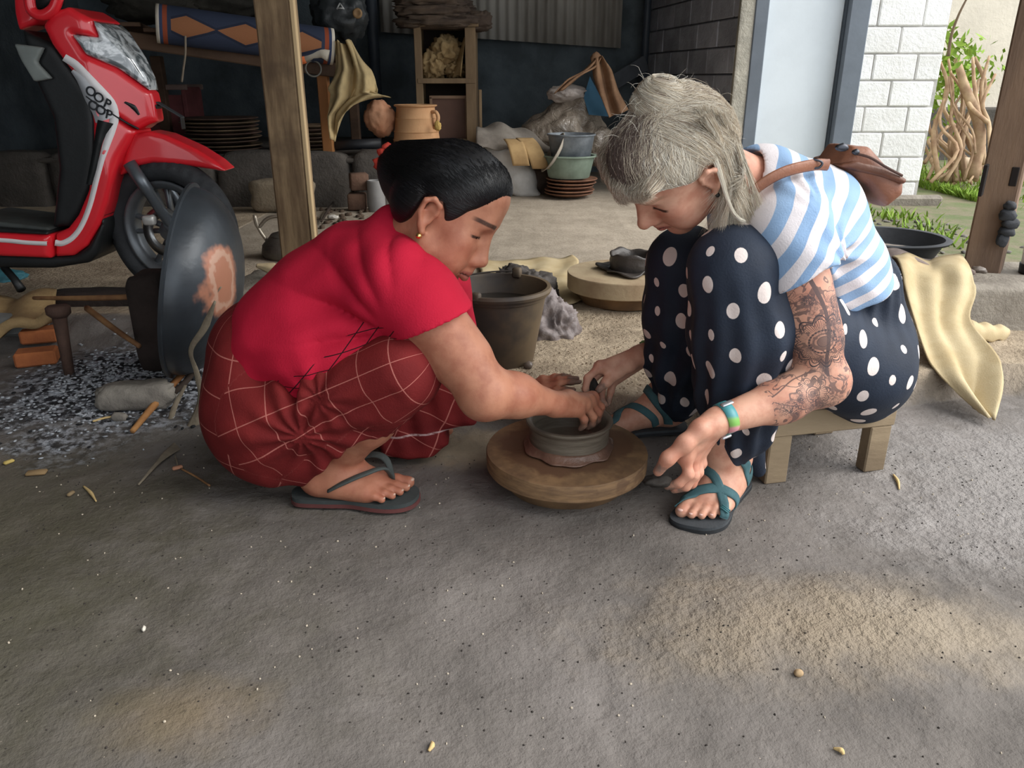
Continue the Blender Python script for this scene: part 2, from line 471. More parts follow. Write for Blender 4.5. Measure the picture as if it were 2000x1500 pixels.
# ================================================================== SETTING
def sstep(x, a, b):
    t = np.clip((x - a) / (b - a), 0, 1); return t * t * (3 - 2 * t)
def step_line(X):                               # where the worn earth step rises, for each X
    return np.interp(X, [-4, -0.75, -0.5, -0.2, 0.0, 0.33, 0.7, 1.39, 4], [2.62, 2.62, 2.1, 1.93, 1.90, 1.83, 1.95, 2.085, 2.09])
def floor_h(X, Y):
    P = np.stack([X, Y, np.zeros_like(X)], -1)
    e = step_line(X) + 0.022 * fbm(P, 9.0, 3, 3.0)
    w = np.where(X < -0.6, 0.22, 0.014)
    z = 0.09 * sstep(Y, e - w, e + 0.006)
    z = z + 0.006 * fbm(P, 3.0, 3) * (Y < 3.5) + 0.0025 * fbm(P, 16.0, 3, 5.0)
    z = z + 0.02 * np.exp(-(((X - .55) / .42) ** 2 + ((Y - 1.08) / .16) ** 2)) + 0.012 * np.exp(-(((X + .5) / .2) ** 2 + ((Y - .86) / .1) ** 2))
    z = z - 0.006 * np.exp(-(((X - .12 - .14 * (1.0 - Y)) / .008) ** 2)) * (Y < 1.02)          # the crack at the front
    z = z + 0.035 * np.exp(-(((X + 1.2) / .38) ** 2 + ((Y - 2.25) / .3) ** 2))                  # ash heap
    z = np.where(X > 2.2, z - 0.03 * sstep(X, 2.2, 2.6) * (Y > 2.5), z)
    return z
def zf(x, y): return float(floor_h(np.array([float(x)]), np.array([float(y)]))[0])
def floor_mat():
    g = G('packed_earth_floor'); p = g.obco(); x, y, z = g.sep(p)
    wob = g.noise(p, 5.0, 4, .6) - 0.5; wob2 = g.noise(p, 17.0, 3, .6) - 0.5
    def patch(cx, cy, rx, ry, soft=.5):
        u = (x - cx) / rx; v = (y - cy) / ry
        r = (u * u + v * v).sqrt() + wob * 1.3 + wob2 * .9
        return r.step(1.0 + soft * .25, 1.0 - soft * .75)
    big = g.noise(p, 1.6, 4, .6); mid = g.noise(p, 6.0, 5, .65); fine = g.noise(p, 70, 3, .7)
    c = g.mix(mid.step(.3, .7), lin(94, 89, 85), lin(113, 107, 102))
    c = g.mix(big.step(.42, .66), c, lin(120, 114, 110))
    tp = patch(.50, 1.05, .36, .15, 1.3); c = g.mix(tp, c, lin(138, 125, 108))
    c = g.mix(patch(.75, 1.02, .25, .11, 1.2) * .6, c, lin(156, 143, 125))
    c = g.mix(patch(-.47, .86, .13, .08, 1.3), c, lin(124, 110, 92))
    c = g.mix(patch(1.35, 1.5, .7, .55, .9) * .55, c, lin(160, 155, 152))
    c = g.mix(patch(-1.1, 1.5, .6, .35, .9) * .5, c, lin(92, 82, 70))
    c = g.mix(patch(-1.0, 1.1, .65, .75, 1.6) * .9, c, lin(76, 73, 58))
    c = g.mix(patch(-.15, 1.75, .3, .12, .9) * .8, c, lin(150, 134, 112))
    step = g.sep(g.attr('raised')[1])
    c = g.mix(step[0], c, g.mix(mid.step(.25, .75), lin(186, 169, 146), lin(140, 125, 106)))
    c = g.mix(step[1], c, g.mix(mid.step(.3, .7), lin(170, 158, 142), lin(148, 137, 122)))
    c = g.mix(step[2], c, g.mix(mid.step(.35, .65), lin(120, 112, 92), lin(96, 106, 70)))
    ash = patch(-1.16, 2.12, .36, .42, .7)
    an = g.noise(p, 38, 4, .7)
    c = g.mix(ash, c, g.mix(an.step(.42, .62), lin(40, 40, 44), lin(168, 172, 180)))
    c = g.mix(fine.step(.60, .72) * .35, c, lin(60, 54, 50))
    v = g.voro(p, 60); c = g.mix((v.step(.10, .06)) * g.noise(p, 3.3, 2).step(.45, .6) * .8, c, lin(46, 42, 40))
    v2 = g.voro(g.scale(p, (1, 1, 1.7)), 43); c = g.mix(v2.step(.055, .03) * .7, c, lin(190, 176, 160))
    h = g.noise(p, 140, 3, .7) * .5 + g.noise(p, 36, 4, .7) * 1.2 + v * .3; h = h * (tp.max(patch(1.3, 1.4, .6, .5, .9)).max(step[0] * (1 - step[1])) * 1.3 + .6)
    return g.out(c, .92, 0, g.bump(h, .006, .9), .25)
def build_floor():
    xs = np.concatenate([np.arange(-4.6, -1.6, .06), np.arange(-1.6, 2.0, .0165), np.arange(2.0, 9.01, .1)])
    ys = np.concatenate([np.arange(-1.5, .6, .1), np.arange(.6, 2.75, .0125), np.arange(2.75, 3.6, .04), np.arange(3.6, 10.0, .12)])
    X, Y = np.meshgrid(xs, ys, indexing='ij'); Z = floor_h(X, Y); n, m = X.shape
    V = np.stack([X, Y, Z], -1).reshape(-1, 3); i = np.arange(n * m).reshape(n, m)
    F = np.stack([i[:-1, :-1], i[1:, :-1], i[1:, 1:], i[:-1, 1:]], -1).reshape(-1, 4)
    o = struct('floor', (V, F), floor_mat(), None, True, origin=(0, 0, 0))
    up = sstep(V[:, 1], step_line(V[:, 0]) - .03, step_line(V[:, 0]) + .02)
    far = sstep(V[:, 1], 2.9, 3.6) * (V[:, 0] > -1.5); out = sstep(V[:, 0], 1.5, 2.0) * sstep(V[:, 1], 2.5, 2.9)
    fattr(o, 'raised', np.stack([up * (1 - out), far * (1 - out), out], 1))
build_floor()

m_conc = M('weathered_concrete', (150, 142, 130), .9, .25, 6, .006, 60, col2=(116, 108, 98))
m_concd = M('dark_concrete', (96, 90, 84), .95, .25, 5, .008, 40)
m_soot = M('sooty_wall', (90, 99, 104), .95, .3, 3, .006, 30)
m_blockd = M('dark_block', (172, 174, 184), .95, .22, 5, .006, 50, objvar=.25)
m_blockw = M('whitewashed_block', (244, 243, 241), .9, .06, 6, .006, 45, objvar=.08, col2=(230, 228, 224))
m_mortar = M('mortar', (196, 193, 188), .95, .2, 10, .004)
m_mortard = M('dark_mortar', (84, 86, 92), .95, .2, 10, .004)
m_plaster = M('rough_plaster', (196, 190, 176), .95, .2, 9, .01, 40)
m_tin = M('corrugated_tin', (176, 172, 164), .7, .3, 3, .001, 40, metal=.15, stretch=(1, 1, .25), col2=(128, 123, 116))
m_door = M('pale_blue_door', (232, 240, 246), .55, .06, 2, .0006, 30)
m_frame = M('grey_door_frame', (112, 120, 130), .6, .12, 4, .001)
m_pale = M('pale_render', (222, 212, 196), .95, .15, 1.2, .006, 20)

def block_wall(name, org, ux, width, z0, z1, ch, bl, mb, mm, thick=.1, seed=1, offs=0.0):
    """wall of single blocks laid along ux; mortar core set back 7 mm"""
    ux = np.array(nrm(ux)); n = np.array([ux[1], -ux[0], 0]); org = np.array(org, float); R = np.array([ux, -n, [0, 0, 1]]).T
    w = struct(name, box(org + ux * width / 2 - n * (thick / 2 + .008) + np.array([0, 0, (z0 + z1) / 2]), (width, thick, z1 - z0), R), mm)
    r = random.Random(seed); k = 0; z = z0
    while z < z1 - .02:
        s = -(bl / 2 if k % 2 else 0) - offs
        while s < width:
            a, b = max(s, 0), min(s + bl * r.uniform(.96, 1.04), width)
            if b - a > .03:
                g = .004
                c = org + ux * (a + b) / 2 - n * (thick / 2 - .004 + r.uniform(-.003, .003)) + np.array([0, 0, z + min(ch, z1 - z) / 2])
                obj('block', box(c, (b - a - 2 * g, thick, min(ch, z1 - z) - 2 * g), R, .007), mb, w, False)
            s = b if b > s else s + bl
            if b >= width: break
        z += ch; k += 1
    return w
Yw = 5.35
# back wall: sooty lower wall, corrugated tin above it
struct('wall_back', box((-1.9, 7.10, 1.5), (6.6, .12, 3.2)), m_soot)
def tin(u, v):
    a = at(742, 62, 6.9); b = at(1213, 94, 6.9); x = a.x + (b.x - a.x) * u; zb = a.z + (b.z - a.z) * u
    return (x, 6.93 + .011 * math.sin(x / .078 * 2 * math.pi), zb + v * 1.3)
obj('corrugated_sheet', sheet(tin, 340, 2, .002), m_tin, bpy.data.objects['wall_back'])
# dark side wall of blocks, seen at a slant, its plastered end facing out
pe = at(1447, 0, Yw); xe = pe.x
A0, A1 = np.array([xe, Yw, 0]), np.array([1.14, 7.05, 0])
block_wall('wall_right', (A1[0], A1[1], 0), A0 - A1, float(np.linalg.norm(A1 - A0)), .05, 2.6, .166, .36, m_blockd, m_mortard, seed=4)
obj('plaster_end', rock((xe + .06, Yw - .0, 1.3), (.065, .03, 1.3), 3, 4, .03, 3, box_=.75), m_plaster, bpy.data.objects['wall_right'])
struct('baseboard_right', box((xe - .1, Yw + .35, .055), (.08, .9, .06), None, .01), m_concd)
# door and its frame
xl, xr = at(1500, 0, Yw).x, at(1655, 0, Yw).x
d = struct('door_1', box(((xl + xr) / 2, Yw + .05, 1.12), (xr - xl, .04, 2.1), None, .004), m_door)
obj('door_frame', box((xl - .04, Yw + .02, 1.15), (.085, .12, 2.3), None, .006), m_frame, d, False)
obj('door_frame', box((xr + .065, Yw + .0, 1.15), (.125, .14, 2.3), None, .006), m_frame, d, False)
obj('door_stop', box((xr + .012, Yw + .0, 1.12), (.03, .05, 2.2), None, .004), M('dark_frame', (62, 70, 80), .6, .1), d, False)
obj('lintel', box(((xl + xr) / 2, Yw + .02, 2.24), (xr - xl + .1, .12, .1), None, .006), m_frame, d, False)
# whitewashed block wall to the right of the door
xw0, xw1 = xr + .125, at(1862, 0, Yw).x
block_wall('wall_front', (xw0, Yw, 0), (1, 0, 0), xw1 - xw0, .05, 2.55, .158, .285, m_blockw, m_mortar, seed=9, offs=.05)
struct('trim_1', box((xw1 - .22, Yw - .03, .06), (.75, .07, .13), None, .02), m_conc)
struct('wall_side', box((xw1 - .03, Yw + 1.2, 1.25), (.1, 2.2, 2.4)), m_plaster)
# yard wall far right
struct('wall_yard', box((6.0, 8.6, 1.4), (6.4, .15, 2.9)), m_pale)
struct('baseboard_yard', box((6.0, 8.48, .30), (6.4, .10, .56), None, .02), m_concd)
# left wall and tin roof (shade the shed)
struct('wall_left', box((-3.6, 2.3, 1.4), (.12, 9.8, 2.9)), m_soot)
def roof(u, v):
    y = .75 + v * 6.5; x = -4.6 + u * 6.15
    return (x, y, 2.15 + .10 * (y - 1.5) + .012 * math.sin(x / .09 * 2 * math.pi))
struct('ceiling', sheet(roof, 420, 3, .003), m_tin, None, True)
struct('wall_sky_block', box((-1.75, -1.6, 1.3), (.12, 4.6, 2.6)), m_concd)  # unseen wall, added to block the sky and darken the left ground
def sky_block(u, v): x = -4.6 + u * 4.3; return (x, -3.6 + v * 4.4, 2.12 + .012 * math.sin(x / .09 * 2 * math.pi))
struct('ceiling_sky_block', sheet(sky_block, 300, 3, .003), m_tin, None, True)  # unseen roof sheet, added to keep sky light off the left foreground
for i, y in enumerate((2.62, 4.6, 6.6)):
    struct('beam', bar((-4.5, y, 2.2 + .1 * (y - 1.5) - .12), (1.62, y, 2.2 + .1 * (y - 1.5) - .12), .07, .12), M('roof_timber', (120, 96, 70), .85, .25, 4, .003, stretch=(.2, 1, 1)))
# concrete kerbs at the two sides of the entrance
def rough_box(lo, hi, amp, seed, n=26):
    lo, hi = np.array(lo), np.array(hi); c, s = (lo + hi) / 2, (hi - lo) / 2
    v, f = ico(5); w = np.sign(v) * np.minimum(1, np.abs(v) / np.abs(v).max(1, keepdims=True)) ** 1
    p = c + w * s
    rad = .018; q = np.clip(p, lo + rad, hi - rad); dv = p - q; L = np.linalg.norm(dv, axis=1, keepdims=True) + 1e-9
    p = np.where(L > rad, q + dv / L * rad, p)
    p = p + v * (amp * fbm(p, 8, 3, seed))[:, None]
    return p, f
struct('kerb', rough_box((.80, 2.42, -.05), (3.4, 2.78, .235), .012, 1), m_conc, None, True)
struct('kerb_step', rough_box((.95, 2.10, -.06), (3.4, 2.5, .085), .010, 2), M('mossy_concrete', (150, 146, 134), .92, .25, 5, .006, 50, col2=(112, 118, 92)), None, True)
struct('kerb', rough_box((-.985, 2.545, -.05), (-.42, 2.92, .18), .008, 3), m_conc, None, True)
# ================================================================== PEOPLE: shared builders
def basis(f, u):
    f = nrm(f); u = np.asarray(u, float); u = nrm(u - f * (u @ f)); s = np.cross(u, f); return f, s, u
class Loc:
    """local frame: x forward, y left, z up"""
    def __init__(s, O, f, u, k=1.0): s.O = V3(O); s.f, s.s, s.u = basis(f, u); s.R = np.array([s.f, s.s, s.u]).T; s.k = k
    def __call__(s, x, y, z): return s.O + s.R @ (np.array([x, y, z]) * s.k)
    def inv(s, P): return ((np.asarray(P) - s.O) @ s.R) / s.k
def polyclip(S, L, pts, k=0.006, pl=(0, 2)):
    """keep only what lies inside the outline pts in the frame's own plane"""
    Q = np.array(pts, float); E = np.roll(Q, -1, 0) - Q; N = np.roll(Q, -1, 0)
    def f(P):
        x = L.inv(P)[:, pl]; d = np.full(len(P), 1e9); w = np.zeros(len(P), bool)
        for q, e, q2 in zip(Q, E, N):
            wv = x - q; t = np.clip(wv @ e / (e @ e), 0, 1); bb = wv - t[:, None] * e; d = np.minimum(d, (bb ** 2).sum(1))
            cr = e[0] * wv[:, 1] - e[1] * wv[:, 0]
            w ^= ((q[1] <= x[:, 1]) & (q2[1] > x[:, 1]) & (cr > 0)) | ((q[1] > x[:, 1]) & (q2[1] <= x[:, 1]) & (cr < 0))
        return np.sqrt(d) * np.where(w, -1, 1) * L.k
    return S.add(f, None, 0, k, 'x')
def head_sdf(S, L, fem=0.0, lids=1.0, nose=1.0, cheek=1.0):
    k = L.k; e = lambda c, r, kk=.02, op='+', R=None: S.ell(L(*c), np.array(r) * k, L.R if R is None else R, kk * k, op)
    c = lambda a, b, r1, r2, kk=.015, op='+': S.cone(L(*a), L(*b), r1 * k, r2 * k, kk * k, op)
    e((-.008, 0, .048), (.097, .074, .084))
    e((.030, 0, -.005), (.064, .062, .088), .03)
    for y in (-1, 1):
        c((.012, .052 * y, -.045), (.066, .018 * y, -.092), .018, .015, .03)
        e((.062, .043 * y, -.008), (.020, .018, .016), .028)
        e((.060, .034 * y, -.046), (.026 * cheek, .022 * cheek, .028), .03)
    e((.076, 0, -.092), (.016, .019, .015), .022)
    c((.083, -.026, .046), (.083, .026, .046), .013, .013, .022)
    e((.055, 0, .085), (.040, .055, .035), .03)
    for y in (-1, 1): e((.100, .031 * y, .020), (.014, .019, .013), .014, '-')
    c((.088, 0, .034), (.113 * (.55 + .45 * nose), 0, -.018), .008, .0105, .012)
    e((.113 * (.55 + .45 * nose), 0, -.022), (.0115, .012, .0105), .008)
    c((.084, 0, .018), (.0915, 0, -.024), .012, .0145, .012); c((.0915, 0, -.024), (.090, 0, -.046), .0135, .014, .012)
    for y in (-1, 1):
        e((.099, .0115 * y, -.028), (.011, .0085, .0085), .006)
        e((.102, .007 * y, -.0375), (.004, .0035, .003), .003, '-')
    c((.097, 0, -.036), (.099, 0, -.046), .006, .006, .01)
    for y in (-1, 1):                               # lips
        c((.1005, .003 * y, -.0515), (.085, .025 * y, -.057), .0065, .0035, .006)
        c((.099, .003 * y, -.0635), (.085, .024 * y, -.0585), .0078, .0035, .006)
        c((.1075, 0, -.0573), (.086, .027 * y, -.0578), .0016, .0016, .0025, '-')
        e((.0735, .031 * y, .019 + (1 - lids) * .0075), (.0125, .0140, .0120 - (1 - lids) * .0050), .003)                # closed or lowered lids over the eye
        c((.0885, .019 * y, .0245), (.0835, .045 * y, .0250), .0013, .0013, .003, '-')
        c((.0878, .018 * y, .0130), (.0825, .045 * y, .0125), .0008, .0008, .003, '-')
        # ear
        o = lambda x, z, yy=0.0: (x, (.0745 + yy) * y, z)
        S.chain([L(*o(.010, .012, .002)), L(*o(.008, .030, .006)), L(*o(-.006, .036, .011)), L(*o(-.018, .026, .014)), L(*o(-.017, .004, .012)), L(*o(-.006, -.016, .006)), L(*o(.003, -.026, .003))],
                np.array([.0035, .0042, .0045, .0045, .0045, .0055, .0065]) * k, .005 * k)
        e((-.004, .076 * y, .006), (.013, .0055, .026), .006)
        e((-.002, .083 * y, .004), (.007, .006, .011), .004, '-')
    return S
def hand_sdf(S, W, d, n, curls, thumb, k=1.0, right=False, spread=(.10, .03, -.03, -.10), kk=.009):
    """W wrist, d towards the knuckles, n out of the back of the hand. curls: per finger three bends; thumb: three directions in (d, t, n)"""
    d = nrm(d); n = nrm(np.asarray(n) - d * (np.asarray(n) @ d)); t = np.cross(d, n) * (-1 if right else 1); W = V3(W)
    tips = []
    off = (.027, .009, -.009, -.026); base = (.082, .086, .081, .073); ln = ((.042, .026, .021), (.046, .029, .022), (.042, .027, .021), (.033, .021, .019))
    rad = ((.0095, .0085, .0078, .0062), (.0098, .0087, .008, .0064), (.0093, .0083, .0076, .006), (.0082, .0073, .0067, .0054))
    for i in range(4):
        m0 = W + (d * .008 + t * off[i] * .55) * k; m1 = W + (d * base[i] + t * off[i] + n * (.003 - .02 * abs(off[i]))) * k
        S.cone(m0, m1, .0135 * k, .0112 * k, .012 * k)
        S.cone(m0 - n * .007 * k, m1 - n * .008 * k, .012 * k, .0095 * k, .012 * k)
        a = 0; p = m1; pts = [p]
        for j in range(3):
            a += curls[i][j]; dr = nrm((d * math.cos(spread[i]) + t * math.sin(spread[i])) * math.cos(a) - n * math.sin(a)); p = p + dr * ln[i][j] * k; pts.append(p)
        S.chain(pts, np.array(rad[i]) * k, .005 * k); S.sph(m1 + n * .002 * k, .0112 * k, .008 * k)
        S.sph(pts[1] + n * .0008 * k, .0092 * k, .004 * k)
        tips.append(pts)
    p = W + (d * .016 + t * .018 - n * .008) * k; pts = [p]
    for (x, y, z), l in zip(thumb, (.043, .033, .027)): p = p + nrm(d * x + t * y + n * z) * l * k; pts.append(p)
    S.chain(pts, np.array((.0150, .0120, .0105, .0078)) * k, .010 * k)
    S.cone(pts[1], W + (d * .07 + t * .02 - n * .005) * k, .009 * k, .009 * k, .014 * k)     # web
    tips.append(pts); return tips
def hand_pts(S, W, fingers, thumb, n, k=1.0, kk=.009):
    """hand from explicit joints: fingers = four lists (knuckle, two joints, tip), thumb = base, two joints, tip; n = out of the back"""
    W = V3(W); n = nrm(n); tips = []
    rad = ((.0098, .0088, .0080, .0064), (.0100, .0089, .0081, .0066), (.0096, .0085, .0078, .0062), (.0085, .0075, .0068, .0055))
    for i, f in enumerate(fingers):
        f = [V3(q) for q in f]; m0 = W + (f[0] - W) * .10; m0 = m0 + (np.mean([V3(q[0]) for q in fingers], 0) - f[0]) * -.35
        S.cone(m0, f[0], .0145 * k, .0115 * k, .012 * k); S.cone(m0 - n * .008 * k, f[0] - n * .008 * k, .013 * k, .010 * k, .012 * k)
        S.chain(f, np.array(rad[i]) * k, .004 * k); S.sph(f[0] + n * .002, .0115 * k, .008 * k); S.sph(f[1], .0093 * k, .003 * k); tips.append(f)
    t = [V3(q) for q in thumb]; S.cone(W, t[0], .018 * k, .0155 * k, .015 * k); S.chain(t, np.array((.0155, .0125, .0110, .0085)) * k, .010 * k)
    S.sph(t[2], .0112 * k, .003 * k); S.cone(t[1], V3(fingers[0][0]), .008 * k, .008 * k, .014 * k); tips.append(t); return tips
def foot_sdf(S, heel, d, inner, ankle, knee_r=.036, L=.235, k=.02, spl=1.0):
    """heel point on the sole, d along the sole, inner = towards the big toe side"""
    d = nrm(d); up = np.array([0, 0, 1.0]); inn = nrm(inner); h = V3(heel); A = V3(ankle)
    q = lambda a, b, c: h + d * a * L + inn * b * L + up * c * L
    S.ell(q(.11, 0, .12), (.115 * L * 1.0, .115 * L, .125 * L), np.array([d, inn, up]).T, .02)
    S.cone(A, q(.13, 0, .17), .034, .030, .025)
    S.cone(A - d * 0 + up * -.006, q(.42, .03, .19), .036, .027, .03)
    for s_, b_ in ((1, .02), (-1, -.02)): S.sph(A + inn * .024 * s_ + up * -.012, .013, .016)    # ankle bones
    S.cone(q(.40, .04, .17), q(.68, .10, .10), .028, .020, .03); S.cone(q(.36, -.02, .15), q(.66, .0, .09), .030, .020, .03)
    S.cone(q(.2, -.06, .10), q(.60, -.13, .075), .022, .017, .03)
    toes = []
    for i, (b, a, l, r) in enumerate(((.135, .74, .20, .0130), (.045, .77, .17, .0088), (-.03, .75, .15, .0085), (-.10, .71, .135, .0080), (-.165, .65, .12, .0078))):
        p0 = q(a - .12, b * .9, .075); p1 = q(a + l * .45, b * spl, .070); p2 = q(a + l, b * spl * 1.02, .045)
        S.cone(p0, p1, r * 1.15, r, .010); S.cone(p1, p2, r, r * .95, .004); S.sph(p2, r * 1.02, .003)
        toes.append((p1, p2, r))
    S.cone(q(.55, .0, .05), q(.7, .07, .05), .018, .014, .02); S.cone(q(.5, -.08, .05), q(.64, -.11, .045), .014, .013, .02)
    S.plane(h, (0, 0, -1), .004) if False else None
    return toes
def sdf_grad(S, P, e=.002):
    d0 = S.eval(P); return d0, np.stack([S.eval(P + np.eye(3)[i] * e) - d0 for i in range(3)], 1) / e
def snap(S, P, off=0.0, it=6):
    P = np.array([tuple(p) for p in P], float)
    for _ in range(it):
        d, g = sdf_grad(S, P); g /= np.linalg.norm(g, axis=1, keepdims=True) + 1e-9; P = P - g * (d - off)[:, None] * .9
    d, g = sdf_grad(S, P); return P, g / (np.linalg.norm(g, axis=1, keepdims=True) + 1e-9)
def band(P, N, w, th):
    """flat strap lying on a surface: points, normals, width (number or list), thickness"""
    n = len(P); ws = [w] * n if np.isscalar(w) else list(np.interp(np.linspace(0, 1, n), np.linspace(0, 1, len(w)), w)); V, F = [], []
    for i in range(n):
        t = nrm(P[min(i + 1, n - 1)] - P[max(i - 1, 0)]); s = nrm(np.cross(N[i], t)); u = N[i] * th
        V += [P[i] + s * ws[i] / 2 - u * .3, P[i] + s * ws[i] / 2 + u * .7, P[i] + s * ws[i] * .2 + u, P[i] - s * ws[i] * .2 + u, P[i] - s * ws[i] / 2 + u * .7, P[i] - s * ws[i] / 2 - u * .3]
    for i in range(n - 1):
        for k in range(6): q = (k + 1) % 6; F.append([i * 6 + k, (i + 1) * 6 + k, (i + 1) * 6 + q, i * 6 + q])
    F += [[5, 4, 3, 2, 1, 0], [(n - 1) * 6 + k for k in range(6)]]; return np.array(V), F
def surf_strands(H, L, cc, A, Z, m, r, off, jit):
    """hairs lying on the cap H from A to Z (frame coordinates), found along rays from cc"""
    a = A - cc; z = Z - cc; t = np.linspace(0, 1, m); D = a[:, None] * (1 - t)[None, :, None] + z[:, None] * t[None, :, None]
    D = D + r.normal(0, .0022, (len(A), 1, 3)) * np.sin(t * math.pi)[None, :, None]; D /= np.linalg.norm(D, axis=2, keepdims=True)
    d = D.reshape(-1, 3) @ L.R.T; O = L(*cc); lo = np.full(len(d), .01); hi = np.full(len(d), .26)
    for _ in range(11):
        md = (lo + hi) / 2; ins = H.eval(O + d * md[:, None]) < 0; lo = np.where(ins, md, lo); hi = np.where(ins, hi, md)
    P = O + d * (lo + off)[:, None]; P = P.reshape(len(A), m, 3); P += d.reshape(P.shape) * (np.abs(r.normal(0, jit, (len(A), 1, 1))) * np.sin(t * math.pi)[None, :, None])
    return P
def strand_mesh(P, rad, tip=.15):
    """many hairs at once: P (n, m, 3); three-sided tapering tubes"""
    n, m, _ = P.shape; T = np.gradient(P, axis=1); T /= np.linalg.norm(T, axis=2, keepdims=True) + 1e-12
    x = np.cross(T, np.array([.31, .2, .93])); x /= np.linalg.norm(x, axis=2, keepdims=True) + 1e-12; y = np.cross(T, x)
    rr = np.broadcast_to(rad if np.isscalar(rad) else np.asarray(rad)[:, None], (n, m)) * (tip + (1 - tip) * np.sin(np.linspace(.25, 1, m) * math.pi) ** .5)[None]
    V = np.stack([P + rr[..., None] * (x * math.cos(a) + y * math.sin(a)) for a in (0, 2.094, 4.189)], 2).reshape(-1, 3)
    i = (np.arange(n)[:, None] * m + np.arange(m - 1)[None]).ravel() * 3
    F = np.concatenate([np.stack([i + k, i + (k + 1) % 3, i + 3 + (k + 1) % 3, i + 3 + k], 1) for k in range(3)]); return V, F
def softparam(P, curve, sharp=300.0, y_scale=1.0):
    """arc length of the (softly) nearest place on a curve, and the distance to it"""
    cv = spline(curve, 44); al = np.concatenate([[0], np.cumsum(np.linalg.norm(np.diff(cv, axis=0), axis=1))])
    sc = np.array([1, y_scale, 1]); out = np.empty(len(P)); dd = np.empty(len(P))
    for i in range(0, len(P), 20000):
        D = (((P[i:i + 20000, None] - cv[None]) * sc) ** 2).sum(2); m = D.min(1, keepdims=True); w = np.exp(-(D - m) * sharp * 30); out[i:i + 20000] = (w * al).sum(1) / w.sum(1); dd[i:i + 20000] = np.sqrt(m[:, 0])
    return out, dd
def seg_par(P, a, b):
    a, b = V3(a), V3(b); t = (P - a) @ (b - a) / ((b - a) @ (b - a)); return t, np.linalg.norm(P - (a + np.clip(t, 0, 1)[:, None] * (b - a)), axis=1)
def angle_about(P, a, b, ref):
    a, b = V3(a), V3(b); d = nrm(b - a); r = nrm(np.asarray(ref) - d * (np.asarray(ref) @ d)); q = np.cross(d, r); v = P - a
    return np.arctan2(v @ q, v @ r)

